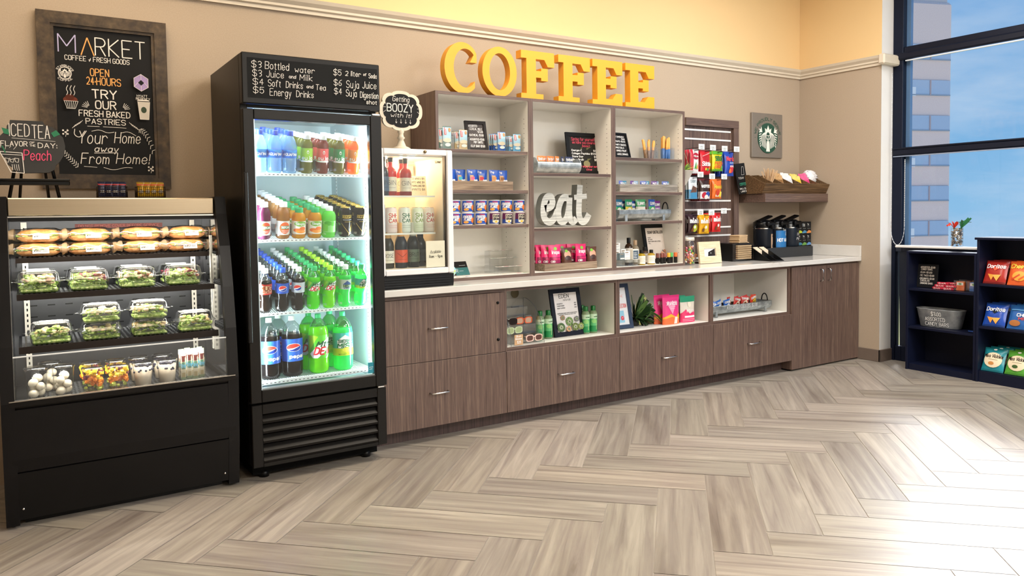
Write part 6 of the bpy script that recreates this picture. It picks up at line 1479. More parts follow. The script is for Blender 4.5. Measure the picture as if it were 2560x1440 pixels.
# ================================================================== HANGING BAGS ON THE SLATWALL
def peg(label, x, z, n, tagtxt):
    t = thing('peg_hook', label, 'hook', (x, -.03, z)); b = MB(); st = M('#26211f', .4, .6)
    b.tube([(0, .0, 0), (0, -.19, .004), (0, -.20, .014)], .003, st, 6); b.box(-.012, -.001, -.015, .012, .003, .02, st); b.tube([(0, 0, .022), (0, -.21, .026)], .002, st, 5); part(b, 'hook', t)
    b = MB(); b.box(-.033, -.216, .006, .033, -.213, .05, M('#eef0ee', .4)); art(b, [('t', tagtxt, .1, .9, .7, .42, .0016, M('#5a6a70', .6)), ('t', '$4.00', .3, .75, .32, .12, .0014, M('#5a6a70', .6))], .066, .044, y=-.2164, z0=.006); part(b, 'price_tag', t)
HB_ = {}
def hanging(key, label, x, z, k, rz=0.):
    if key in HB_: o = HB_[key].copy(); COL.objects.link(o)
    else:
        b = MB(); c = M; W = WH
        if key == 'stick': bag(b, .105, .195, .03, c('#e8e6e6', .3), [('r', 0, 0, .25, 1, c('#c8283c', .3)), ('e', .55, .72, .34, .14, c('#b8203a', .35)), ('t', 'Mikes', .28, .84, .76, .68, .0036, W), ('p', [(.4, .2), (.55, .5), (.62, .2)], c('#4aa84c', .4)), ('p', [(.6, .2), (.75, .42), (.8, .18)], c('#e8a83c', .4))], edge=c('#d0d2d4', .3), wr=.006)
        elif key == 'skittle': bag(b, .125, .200, .035, c('#c8222c', .28), [('t', 'Skittles', .06, .98, .52, .36, .0068, W, .15), ('l', [(.1, .75), (.9, .9)], .006, c('#e8a0a0', .3)), ('e', .4, .22, .09, .06, c('#e8c83a', .3)), ('e', .6, .2, .09, .06, c('#4aa84c', .3)), ('e', .75, .26, .09, .06, c('#e8742c', .3))], edge=c('#a81c28', .3), wr=.008)
        elif key == 'sour': bag(b, .135, .165, .035, c('#e8d41c', .28), [('r', 0, .84, 1, 1, c('#5aa82c', .3)), ('r', 0, 0, 1, .08, c('#5aa82c', .3)), ('t', 'SOUR', .18, .86, .74, .52, .0078, c('#1f7a3c', .4)), ('t', 'PATCH', .16, .88, .46, .32, .0056, c('#d8502c', .4)), ('t', 'KIDS', .3, .76, .28, .16, .0056, c('#d8502c', .4)), ('e', .22, .2, .09, .08, c('#e8842c', .3)), ('e', .82, .18, .09, .08, c('#5ab83c', .3))], wr=.008)
        elif key == 'nerd': bag(b, .115, .205, .035, c('#2346a8', .28), [('t', 'Nerds', .12, .9, .80, .62, .0070, c('#e84a5a', .4)), ('t', 'ROPE', .4, .85, .56, .50, .003, c('#9fc0e8', .4)), ('e', .6, .28, .22, .16, c('#c82c3c', .3)), ('e', .45, .2, .12, .09, c('#e8742c', .3)), ('t', 'ROPE', .4, .85, .42, .36, .0024, W)], wr=.008)
        elif key == 'jerky': bag(b, .115, .180, .03, c('#dfe6ea', .35), [('r', 0, 0, 1, .42, c('#3f86b0', .35)), ('p', [(.1, .28), (.4, .6), (.9, .5), (.8, .3)], c('#6a4a3a', .4)), ('t', 'CHOMPS', .2, .85, .86, .74, .0026, c('#8aa0a8', .4))], 'pouch')
        elif key == 'cocoa': bag(b, .105, .185, .035, c('#3a2420', .3), [('r', 0, .1, 1, .42, c('#d8d8dc', .4)), ('t', 'WHOPPERS', .08, .95, .72, .60, .0044, W), ('e', .35, .26, .25, .14, c('#b8283a', .3)), ('e', .7, .3, .22, .12, c('#2a4a9c', .3)), ('e', .55, .18, .2, .1, c('#e8e4e0', .3))], edge=c('#5a1c20', .3), wr=.008)
        elif key == 'reese': bag(b, .105, .165, .035, c('#e8702a', .28), [('t', "Reese's", .1, .95, .70, .52, .0054, c('#e8c83a', .4), .15), ('r', .25, .1, .9, .34, c('#f0e0c8', .4)), ('e', .45, .3, .2, .16, c('#c8442a', .4)), ('e', .75, .22, .12, .16, c('#e8d03a', .4))], wr=.008)
        else:
            col = {'mmb': '#3a2226', 'mmy': '#e8ac1c', 'mmr': '#d8282c'}[key]
            bag(b, .115, .160, .035, c(col, .28), [('t', "m&m's", .08, .95, .80, .56, .0078, W, .1), ('e', .55, .28, .24, .2, c('#b8c23a' if key == 'mmb' else '#e8c03c' if key == 'mmy' else '#c83a2a', .3)), ('e', .3, .2, .12, .1, c('#7a4a2a', .4)), ('e', .52, .34, .1, .08, W)], edge=c(col, .3), wr=.008)
        o = HB_[key] = b.build('sweets_bag')
    o.location = (x, -.05-.028*k, z); o.rotation_euler = (R.uniform(-.03, .03), 0, rz)
    tag(o, label, 'sweets bag', 'sweets bags on the slatwall')
PW = [('stick', 'white and red sweets bag', -1.585, 1.648, 4), ('skittle', 'red fruit sweets bag', -1.452, 1.640, 4), ('sour', 'yellow sour sweets bag', -1.312, 1.672, 4), ('nerd', 'dark blue sweets bag', -1.165, 1.632, 4), ('jerky', 'white and blue snack pouch', -1.598, 1.438, 4), ('cocoa', 'dark brown and red sweets bag', -1.462, 1.42, 4), ('reese', 'orange sweets bag', -1.318, 1.440, 4), ('mmb', 'dark brown sweets bag', -1.600, 1.152, 4), ('mmy', 'yellow candy bag', -1.470, 1.148, 4), ('mmr', 'bright red candy bag', -1.322, 1.160, 4)]
for key, nm, x, z, n in PW:
    hgt = {'stick': .195, 'skittle': .2, 'sour': .165, 'nerd': .205, 'jerky': .18, 'cocoa': .185, 'reese': .165}.get(key, .16)
    peg('black peg hook with price tag holding the %ss' % nm, x, z+hgt-.012, n, 'CANDY')
    for k in range(5): hanging(key, nm+' on the slatwall, '+['backmost', 'second from back', 'third from back', 'fourth from back', 'front one'][k]+' on its hook', x-.003*k*0, z, k, R.uniform(-.12, .12))
# ---- hanging air plant on the end of the right shelf unit
t = thing('hanging_planter', 'small white cone planter with spiky plant hanging by the slatwall', 'planter', (-1.84, -.30, 1.53))
b = MB(); b.lathe([(0, 0), (.02, .025), (.075, .125), (.080, .128), (.070, .128), (.02, .05)], M('#dedad2', .7, bump=.2), n=6); part(b, 'cone_pot', t)
b = MB(); gl = [M('#6a8a2a', .5), M('#8aa83a', .5), M('#54751f', .5)]
for k in range(34):
    a = R.uniform(0, 2*PI); l = R.uniform(.05, .10); e = R.uniform(.3, 1.2); P = [(0, 0, .12), (l*.5*math.cos(a)*math.cos(e), l*.5*math.sin(a)*math.cos(e), .12+l*.6*math.sin(e)), (l*math.cos(a)*math.cos(e)*1.2, l*math.sin(a)*math.cos(e)*1.2, .12+l*math.sin(e)*.9)]
    b.tube(P, [.005, .004, .0005], gl[k % 3], 5)
part(b, 'spiky_leaves', t)
b = MB(); b.tube([(.07, 0, .125), (-.055, 0, .40)], .002, M('#c9a77c', .7), 5); b.tube([(-.07, 0, .125), (-.055, 0, .40)], .002, M('#c9a77c', .7), 5); part(b, 'cord', t)
# ================================================================== COUNTER ITEMS RIGHT OF THE SHELVES
ZC = .9145
t = thing('candy_jar', 'tall glass jar of wrapped sweets with pale lid on the counter', 'jar', (-1.838, -.335, ZC))
b = MB(); b.lathe([(0, .002), (.05, .0), (.055, .006), (.055, .165), (.047, .185), (.047, .195), (.044, .195)], acrylic, n=28); part(b, 'glass_jar', t)
b = MB(); b.lathe([(.050, .192), (.052, .194), (.052, .214), (.049, .217), (0, .217)], M('#d6d0c4', .4, .2), n=28); part(b, 'lid', t)
b = MB(); cs = [M(h, .35) for h in ('#4a9c3c', '#d8503c', '#e8b83a', '#e07a9c', '#d88a5a', '#f0e6da', '#8a4a3a')]; rc = random.Random(3)
for k in range(110):
    a = rc.uniform(0, 2*PI); q = .043*math.sqrt(rc.uniform(.3, 1)); b.ell((q*math.cos(a), q*math.sin(a), .012+rc.uniform(0, .135)), (.011, .008, .008), cs[rc.randrange(7)], 7, 5, Matrix.Rotation(rc.uniform(0, 3), 3, 'Y'))
part(b, 'sweets', t)['kind'] = 'stuff'
t = thing('sweets_tub', 'small clear tub of round orange sweets beside the wooden frame', 'tub', (-1.70, -.24, ZC)); b = MB(); b.box(-.06, -.04, 0, .06, .04, .012, M('#2a2624', .4), .002); b.box(-.06, -.04, .012, -.057, .04, .085, acrylic); b.box(.057, -.04, .012, .06, .04, .085, acrylic); b.box(-.057, -.04, .012, .057, -.037, .085, acrylic); b.box(-.057, .037, .012, .057, .04, .085, acrylic); part(b, 'tub', t)
b = MB()
for k in range(26): b.ell((rc.uniform(-.045, .045), rc.uniform(-.028, .028), rc.uniform(.022, .072)), (.014, .011, .012), [M('#e8742c', .35), M('#e8a07a', .35), M('#c86a4a', .35), M('#f0d8c8', .35)][k % 4], 8, 6)
part(b, 'sweets', t)['kind'] = 'stuff'
frame_sign('framed_picture', 'pale wood square frame with a black and white card on the counter', 'frame', (-1.585, -.33, ZC), .235, .175, .055, wood_pale, M('#e9e9ec', .4), [('p', [(.35, .05), (.98, .05), (.98, .95), (.40, .55)], M('#2a2422', .4)), ('e', .62, .42, .04, .05, WH)], .14, -.06, .018)
t = thing('napkin_dispenser', 'black napkin dispenser with clear front and kraft napkins', 'dispenser', (-1.20, -.345, ZC), math.radians(-4)); b = MB()
b.box(-.105, .014, 0, .105, .19, .150, M('#151515', .35), .006); part(b, 'housing', t)
b = MB(); b.box(-.105, -.014, 0, -.102, .014, .148, acrylic); b.box(.102, -.014, 0, .105, .014, .148, acrylic); b.box(-.102, -.016, 0, .102, -.013, .148, acrylic, .001); b.box(-.105, -.016, .145, .105, .014, .149, acrylic); part(b, 'clear_front', t)
b = MB(); kr = M('#c8ab85', .8)
for k in range(7): b.box(-.075, -.0125, .018+k*.017, .085, .013, .032+k*.017, kr, .003)
b.box(-.07, -.0128, .108, .08, -.0124, .11, M('#9a7c58', .8)); part(b, 'kraft_napkins', t)
b = MB(); art(b, [('e', .5, .5, .5, .5, M('#6a5038', .6)), ('t', '8', .3, .7, .8, .2, .002, kr)], .014, .02, y=-.0166, x0=.06, z0=.03); part(b, 'emblem', t)
for k, (x, y, z, lb) in enumerate(((-1.165, -.265, 1.0655, 'upper stack of kraft napkins on the napkin dispenser'), (-1.068, -.20, 1.0, 'lower stack of kraft napkins beside the napkin dispenser'))):
    b = MB(); n = 6
    if k: b.box(-.05, -.05, -.0855, .05, .05, 0, M('#151515', .4), .003)
    for q in range(n): b.box(-.062+R.uniform(-.003, .003), -.05, q*.011, .062+R.uniform(-.003, .003), .05, q*.011+.010, kr, .004)
    tag(b.build('napkin_stack', None, (x, y, z), .12), lb, 'napkins')
t = thing('stirrer_caddy', 'black sloping two bin caddy with pale sleeves on the counter', 'caddy', (-.98, -.36, ZC), math.radians(-6)); b = MB(); bk = M('#141517', .4)
pts = [(-.175, 0), (.15, 0), (.15, .105), (.10, .105)]
for a, c in ((-.075, -.070), (-.0025, .0025), (.070, .075)): b.xprism([(-.175, 0), (.15, 0), (.15, .12), (.06, .115)], a, c, bk)
b.box(-.07, -.17, 0, .07, .15, .006, bk); b.box(-.07, .145, .006, .07, .15, .12, bk); b.box(-.07, -.06, .006, .07, -.055, .045, bk); part(b, 'caddy', t)
for s in (-1, 1):
    b = MB()
    for k in range(5): b.box(s*.036-.028, .0+.012*k, .03, s*.036+.028, .008+.012*k, .085+.006*k, M('#e8d8c0', .7), .001)
    tag(b.build('paper_sleeves', None, (-.98+.01, -.36, ZC+.0), math.radians(-6)), 'pale paper sleeves standing in the %s bin of the black caddy' % ('left' if s < 0 else 'right'), 'paper sleeves')
# black riser with three airpots and tea boxes
b = MB(); b.box(-.80, -.265, ZC, -.155, -.012, 1.003, M('#25282c', .5), .004); tag(b.build('riser'), 'black box riser under the three airpots', 'riser')
def airpot(label, x, ops, col='#14181f', stripe=False):
    t = thing('airpot', label, 'airpot', (x, -.145, 1.0035)); r = .083; bd = M(col, .35)
    b = MB(); b.lathe([(0, .0), (r*.95, 0), (r, .008), (r, .175), (r*.99, .18)], bd, n=32); b.lathe([(r*1.005, .168), (r*1.005, .176)], chrome, n=32); part(b, 'body', t)
    b = MB(); k = M('#0b0c0e', .3); b.lathe([(r*1.01, .18), (r*1.03, .186), (r*1.0, .225), (r*.7, .245), (0, .248)], k, n=32); b.box(-.05, -.105, .19, .05, -.04, .232, k, .012); b.box(-.02, -.125, .168, .02, -.09, .2, k, .006); part(b, 'pump_top', t)
    b = MB(); b.M = Matrix.Translation((0, -.02, .25)) @ Matrix.Rotation(-.28, 4, 'Y') @ Matrix.Rotation(.12, 4, 'X'); b.box(-.085, -.028, 0, .085, .028, .016, k, .007); part(b, 'push_lever', t)
    b = MB(); b.box(-.012, -.02, .232, .012, .02, .252, k, .003); b.tube([(-r*1.05, 0, .21), (-r*1.35, 0, .18), (-r*1.35, 0, .06), (-r*1.28, 0, .03)], .008, k, 8); part(b, 'carry_handle', t)
    b = MB(); b.box(.052, -.112, .178, .076, -.085, .205, M('#9aa0a4', .3, .6), .003); part(b, 'side_button', t)
    if ops: b = MB(); b.w = cyl(r+.0008); art(b, ops, 2*PI*r*.3, .17); part(b, 'printed_label', t)
airpot('left airpot with a pale brown coffee label', -.705, [('r', .55, .0, 1.0, .72, M('#c9a583', .5)), ('e', .78, .6, .1, .06, M('#4a3a2e', .5))]+[('l', [(.66, .48-.06*k), (.9, .48-.06*k)], .0014, M('#5a4636', .5)) for k in range(4)]+[('p', [(.6, .05), (.7, .2), (.95, .06)], M('#3a3a44', .5))])
airpot('middle airpot with a blue hot water label', -.520, [('r', .0, .0, 1.0, .88, M('#1f6fae', .4)), ('t', 'Tea', .4, .7, .98, .86, .003, WH), ('t', '&', .62, .78, .80, .62, .004, WH), ('t', 'HOT WATER', .08, 1.1, .46, .30, .0058, WH)])
airpot('right airpot with handwritten roast name', -.335, [('t', 'Pike', .5, .85, .72, .58, .0022, WH, .1), ('t', 'Place', .45, .9, .48, .36, .0022, WH, .1)], '#1b222c')
for r_ in range(2):
    for c_ in range(3):
        x = -.262+.083*c_ - .0; colr = [['#b8c83a', '#4a8ab0', '#d88a4a'], ['#3f7f9c', '#6aa04a', '#5a8ac0']][1-r_][c_]
        t = thing('tea_box', 'black tea carton with coloured stripe, %s of the %s row beside airpots' % (['first', 'second', 'third'][c_], ['lower', 'upper'][r_]), 'tea box', (-.205+.066*c_+.0, -.10-.075*(1-c_)*.0-.02, 1.0035+.1105*r_), 0, 'tea cartons beside the airpots')
        b = MB(); b.box(-.032, -.04, 0, .032, .09, .110, M('#17191c', .4), .001); art(b, [('t', 'Tea', .15, .5, .85, .74, .002, WH), ('l', [(.15, .64), (.6, .64)], .0012, WH), ('p', [(0, .12), (.5, .3), (1, .2), (1, .06), (0, .02)], M(colr, .4)), ('l', [(.15, .44), (.8, .44)], .001, WH)], .064, .11, y=-.0405); part(b, 'carton', t)
b = MB(); b.box(-.2405, -.165, 1.0, -.03, -.012, 1.003, black); b.box(-.152, -.03, .9146, -.04, -.02, 1.0, black); b.box(-.045, -.16, .9146, -.035, -.02, 1.0, black); tag(b.build('carton_shelf'), 'thin black stand carrying the tea cartons', 'stand')
# condiment rack on the wall shelf
t = thing('condiment_rack', 'long brown wooden bin rack with seven compartments on the wall shelf', 'rack', (-.45, -.165, 1.4808)); b = MB(); W = .44
def sl(x0, x1, m=wood_brown): b.xprism([(-.11, 0), (.10, 0), (.10, .165), (.02, .165), (-.15, .085)], x0, x1, m)
n = 8
for k in range(n): x = -W+k*2*W/(n-1); sl(x-.005, x+.005)
b.xprism([(-.112, 0), (-.152, .088), (-.164, .083), (-.124, -.0)], -W-.005, W+.005, wood_brown); b.box(-W, .0905, .0, W, .10, .164, wood_brown); b.box(-W, -.11, 0, W, .09, .008, wood_brown); part(b, 'rack', t)
cell = 2*W/7; cx = lambda k: -.45-W+cell*(k+.5)
def fillc(k, name, label, fn, cat, stuff=True):
    b = MB(); fn(b); o = b.build(name, None, (cx(k), -.165, 1.4895)); tag(o, label, cat, None, 'stuff' if stuff else None)
def packs(col, col2, n=12, ln=.06):
    def f(b):
        for q in range(n):
            b.M = Matrix.Translation((-.045+.09*q/(n-1)*.95, -.075+.03*(q % 3), .045+.012*(q % 3))) @ Matrix.Rotation(-.32+.10*(q % 3), 4, 'X') @ Matrix.Rotation(R.uniform(-.25, .25), 4, 'Z'); b.box(-.019, -.0022, 0, .019, .0022, .095+R.uniform(0, .02), M(col, .6)); b.box(-.015, -.003, .04, .015, -.0022, .075, M(col2, .6))
        b.M = None
    return f
fillc(0, 'creamer_cups', 'white creamer pots in the first compartment of the wooden rack', lambda b: [b.lathe([(0, .0), (.016, .001), (.02, .02), (.021, .022), (0, .0225)], M('#efe9df', .4), cx=R.uniform(-.035, .035), cy=-.075+R.uniform(0, .06), n=12) or setattr(b, 'M', Matrix.Translation((0, 0, .024*(q//3)))) for q in range(9)], 'creamer pots')
def sticks(b):
    for q in range(34):
        a = R.uniform(-.35, .35); c = R.uniform(-.25, .3); b.M = Matrix.Translation((.01+.02*a, -.03, .02)) @ Matrix.Rotation(a, 4, 'Y') @ Matrix.Rotation(c, 4, 'X'); b.box(-.0028, -.0008, 0, .0028, .0008, .19+R.uniform(-.02, .02), M('#d8b48a', .7))
    b.M = None
fillc(1, 'stirrer_bundle', 'bundle of wooden stirrers standing in the wooden rack', sticks, 'stirrers')
fillc(2, 'sugar_packets', 'brown sugar packets beside the stirrers in the wooden rack', packs('#c29a68', '#8a6238'), 'sugar packets')
fillc(3, 'sugar_packets', 'white sugar packets in the middle of the wooden rack', packs('#ece9e4', '#c8ccd2'), 'sugar packets')
fillc(4, 'sweetener_packets', 'yellow sweetener packets in the wooden rack', packs('#f0d878', '#e8c23a'), 'sweetener packets')
fillc(5, 'sweetener_packets', 'pink sweetener packets in the wooden rack', packs('#e86a9c', '#d83a78'), 'sweetener packets')
def tb(b):
    for q in range(8): b.M = Matrix.Translation((-.04+.011*q, -.06, .005)) @ Matrix.Rotation(-.3, 4, 'X'); b.box(-.02, -.002, 0, .02, .002, .09, M('#f0eee8' if q % 2 else '#d8d2c4', .6))
    b.M = None
fillc(6, 'tea_sachets', 'white sachets in the last compartment of the wooden rack', tb, 'sachets')
b = MB(); ph = lambda th, u: 1+.24*math.sin(5*th+u*7)*math.sin(3*th-u*4)+.16*math.sin(9*th+u*11)
b.gridp(lambda u, v: ((.078*math.sin(PI*v)**.6*ph(2*PI*u, v*6)*math.cos(2*PI*u)), (.052*math.sin(PI*v)**.8*ph(2*PI*u, v*6)*math.sin(2*PI*u)), .065-.065*math.cos(PI*v)*(1+.1*math.sin(9*u*6.28))), 36, 20, M('#f0f0f2', .35))
tag(b.build('plastic_bag', None, (-.072, -.16, 1.566)), 'crumpled white plastic bag at the right end of the wooden rack', 'plastic bag')
t = thing('menu_board', 'small black coffee menu board leaning beside the wooden rack', 'menu', (-1.0, -.115, 1.4808), 0, None, -.12)
b = MB(); b.M = Matrix.Translation((.075, 0, 0)) @ Matrix.Rotation(-.10, 4, 'Y'); b.box(-.065, -.01, 0, .065, 0, .27, M('#161616', .5), .002); b.M = None; part(b, 'board', t)
b = MB(); b.M = Matrix.Translation((.075, 0, 0)) @ Matrix.Rotation(-.10, 4, 'Y'); art(b, [('t', 'TODAY', .15, .7, .55, .49, .0016, chalk), ('t', 'COFFEE', .2, .85, .36, .28, .0022, M('#3fae8a', .8)), ('t', 'SMALL $2.50', .12, .9, .2, .15, .0015, chalk), ('t', 'LARGE $3', .2, .8, .11, .06, .0015, chalk), ('l', [(.5, .62), (.62, .88), (.8, .88), (.76, .62), (.5, .62)], .0018, chalk)], .13, .27, y=-.0104); part(b, 'chalk_lettering', t)
# the board leans on the rack, its foot on the wall shelf
# ================================================================== OPEN COMPARTMENTS BELOW
ZL = .4985
t = thing('glasses_stand', 'clear stepped acrylic stand for sunglasses in the left cubby', 'stand', (-3.545, -.44, ZL)); b = MB()
stp = [(-.15+.045*k, .012+.052*k) for k in range(5)]
for k, (yy, zz) in enumerate(stp): b.box(-.125, yy, zz-.003, .125, yy+.048, zz, acrylic); b.box(-.125, yy+.045, zz, .125, yy+.048, zz+.052, acrylic); b.box(-.125, yy, zz-.012, .125, yy+.002, zz, acrylic)
part(b, 'steps', t)
sp = [(-.155, 0)]+[(-.155+.24*(1-math.cos(PI/2*k/10))*1., .275*math.sin(PI/2*k/10)) for k in range(11)]+[(.085, 0)]
for s in (-1, 1): q = MB(); q.xprism(sp, s*.1275-.0015, s*.1275+.0015, acrylic); q.tube([(s*.1275, a, c) for a, c in sp[1:]], .0016, M('#6a7074', .3), 5); part(q, 'side_panel', t)
q = MB(); q.box(-.10, -.152, .004, -.035, -.1505, .07, M('#c8a27a', .7)); art(q, [('t', 'Sun', .2, .8, .92, .76, .0024, WH), ('t', 'Glasses', .08, .9, .68, .52, .0022, WH), ('t', '$25', .3, .75, .38, .16, .0024, WH)], .06, .066, y=-.1524, x0=-.098, z0=.005); part(q, 'price_tag', t)
def glasses(label, x, yy, zz, fr, lens, rz):
    t = thing('sunglasses', label, 'sunglasses', (-3.545+x, -.44+yy+.014, ZL+zz+.0005), rz); b = MB(); fm = M(fr, .25); lm = M(lens, .12)
    for s in (-1, 1):
        o = [(s*.034+.030*math.copysign(abs(math.cos(a))**.6, math.cos(a)), .024+.022*math.copysign(abs(math.sin(a))**.6, math.sin(a))) for a in [2*PI*i/26 for i in range(26)]]
        i_ = [(s*.034+.024*math.copysign(abs(math.cos(a))**.7, math.cos(a)), .024+.017*math.copysign(abs(math.sin(a))**.7, math.sin(a))) for a in [2*PI*i/26 for i in range(26)]]
        b.ring(o, i_, -.003, .002, fm)
    b.box(-.008, -.003, .028, .008, .002, .036, fm, .002); part(b, 'frame', t)
    for s in (-1, 1):
        q = MB(); q.prism([(s*.034+.0245*math.copysign(abs(math.cos(a))**.7, math.cos(a)), .024+.0175*math.copysign(abs(math.sin(a))**.7, math.sin(a))) for a in [2*PI*i/26 for i in range(26)]], -.0015, .0005, lm); part(q, 'lens', t)
        q = MB(); q.tube([(s*.064, 0, .035), (s*.062, .022, .033), (s*-.01, .028, .02)], .0022, fm, 5); part(q, 'temple', t)
glasses('dark sunglasses on the third step of the clear stand', -.075, stp[2][0], stp[2][1], '#2a1a18', '#1c1212', -.05)
glasses('orange framed sunglasses on the second step of the clear stand', .045, stp[2][0], stp[2][1], '#e0643a', '#c8a890', 0)
glasses('clear green framed glasses at the left of the lower step', -.060, stp[1][0], stp[1][1]+.002, '#c8d8b0', '#a8b88a', .1)
glasses('pale pink sunglasses with brown lenses at the front of the stand', .062, stp[0][0], stp[0][1], '#ecc8bc', '#5a3a34', 0)
def shampoo(label, x, y):
    return dup(SH, label, (x, y, ZL), R.uniform(-.1, .1))
r = .0275; SH = bottle('shampoo_bottle', 'x', 'bottle', [(r*.9, 0), (r, .004), (r, .138), (r*.9, .15), (r*.62, .158)], '#cfe6b8', (.157, .190), .0165, '#136a2a', (r+.0006, .012, .135, '#5fb978', [('r', -.9, 0, 1.9, .34, M('#1f8a4c', .35)), ('r', -.9, .74, 1.9, 1, M('#c8e4c4', .35)), ('e', .4, .6, .3, .12, M('#8fd07a', .4)), ('l', [(.62, .12), (.62, .55)], .0028, M('#d8e8a8', .4)), ('t', 'eden', .35, .8, .9, .82, .0016, M('#2a6a3a', .4))]), 'green shampoo bottles in the left cubby')
SH.location = (-3.365, -.475, ZL); tag(SH, 'green capped shampoo bottle nearest the sunglasses stand', 'bottle', 'green shampoo bottles in the left cubby')
shampoo('green capped shampoo bottle touching the left side of the framed list', -3.300, -.478)
shampoo('green capped shampoo bottle just right of the framed list', -2.978, -.475)
shampoo('green capped shampoo bottle furthest right in the left cubby', -2.912, -.475)
shampoo('green capped shampoo bottle standing behind the pair right of the list', -2.955, -.405)
sf = lambda x, z, r_, m: [('e', x, z, r_, r_*.72, m), ('e', x, z, r_*.5, r_*.36, M('#c8d0b0', .6))]+[('l', [(x, z), (x+r_*math.cos(a*.9), z+r_*.72*math.sin(a*.9))], .0022, M('#4a5a3a', .6)) for a in range(7)]
frame_sign('framed_menu', 'black framed botanical bath product price list in the left cubby', 'menu', (-3.122, -.475, ZL), .262, .325, .03, M('#1a1c26', .4), M('#e6e2e0', .5), [('t', 'EDEN', .24, .66, .97, .87, .0040, M('#3a3a3a', .6)), ('t', 'naturals', .40, .72, .85, .79, .0018, M('#7a7a7a', .6), .2)]+pr([('SHAMPOO', .12, .36, .735, .71), ('$8', .86, .94, .735, .71), ('CONDITIONER', .12, .42, .68, .655), ('$8', .86, .94, .68, .655), ('BODY LOTION', .12, .44, .62, .595), ('$12', .86, .95, .62, .595), ('a gentle plant based wash for hair and skin', .08, .92, .49, .465, ), ('made with cactus and aloe water', .14, .88, .45, .43)], M('#4a4a4a', .6), .0014)+sf(.55, .25, .16, M('#7a9a5a', .6))+sf(.28, .36, .09, M('#b08a6a', .6))+sf(.86, .30, .1, M('#8a8a8a', .6))+sf(.14, .12, .16, M('#4a6a3a', .6))+sf(.44, .06, .10, M('#e0a878', .6))+sf(.72, .10, .14, M('#6a7a3a', .6))+sf(.95, .10, .12, M('#8a9a4a', .6)), .2, .02)
# middle cubby
frame_sign('framed_menu', 'blue black framed price list with dog picture in the middle cubby', 'menu', (-2.665, -.47, ZL), .24, .325, .028, M('#2c3a52', .35), M('#e4e6ea', .4), [('t', 'AVA', .3, .72, .93, .86, .003, M('#d86a6a', .6)), ('t', 'JANE', .5, .85, .80, .74, .002, M('#e09a9a', .6)), ('t', 'CANDLE COLLECTION', .08, .94, .56, .46, .0036, M('#d87a7a', .6)), ('r', .2, .06, .78, .38, M('#8fc4dc', .6)), ('p', [(.24, .06), (.3, .26), (.44, .36), (.5, .3), (.46, .22), (.5, .06)], M('#2a3a54', .6)), ('p', [(.28, .12), (.34, .16), (.38, .08)], WH), ('e', .68, .18, .08, .06, M('#d84a5a', .6)), ('l', [(.66, .18), (.71, .2)], .002, WH)], .22, -.05)
t = thing('potted_plant', 'dark green trailing artificial plant lying in the middle cubby', 'plant', (-2.46, -.40, ZL)); b = MB(); b.lathe([(0, 0), (.03, 0), (.04, .04), (.036, .04), (0, .035)], M('#3a3a34', .6), n=16); part(b, 'pot', t)
b = MB(); g3 = [M('#24401e', .5), M('#36582a', .5), M('#4f7232', .5), M('#1c3018', .5), M('#a8a860', .5)]; rp = random.Random(11)
def leafp(P, w, m):
    old = None
    for i in range(len(P)):
        p = Vector(P[i]); tn = (Vector(P[min(i+1, len(P)-1)])-Vector(P[max(i-1, 0)])).normalized(); sd = tn.cross(Vector((.2, -.6, .8))).normalized()*w*math.sin(PI*(i+.35)/(len(P)+.2)); cur = (b.V(p-sd), b.V(p+Vector((0, 0, -.003))), b.V(p+sd))
        if old: b.F([old[0], cur[0], cur[1], old[1]], m, True); b.F([old[1], cur[1], cur[2], old[2]], m, True)
        old = cur
for k in range(100):
    a = rp.uniform(-.9, PI+.6) if k % 2 else rp.uniform(-1.2, .5); e = rp.uniform(-.1, 1.3); l = rp.uniform(.10, .21); dx, dy = math.cos(a), -abs(math.sin(a))*.5
    P = [(0+dx*l*t_*math.cos(e), dy*l*t_*math.cos(e), .05+l*t_*math.sin(e)-.06*t_*t_*(1-math.sin(e))) for t_ in (0, .33, .66, 1)]
    leafp(P, rp.uniform(.009, .018), g3[4 if k % 11 == 0 else k % 4])
for k in range(40):
    s = k/40; bx, bz = .03+.17*s, .11-.10*s*s
    for q in (-1, 1): leafp([(bx, -.03, max(.006, bz)), (bx+.015, -.03-.012*q, max(.004, bz+q*.022)), (bx+.03, -.03-.02*q, max(.003, bz+q*.034))], .004, g3[k % 2])
for k in range(12):
    a = rp.uniform(-.3, .6); leafp([(.05, -.06, .05), (.10, -.08, .09+.03*a), (.15, -.09, .05+.05*a), (.18, -.1, .02+.04*a)], .0022, g3[2])
part(b, 'leaves', t)
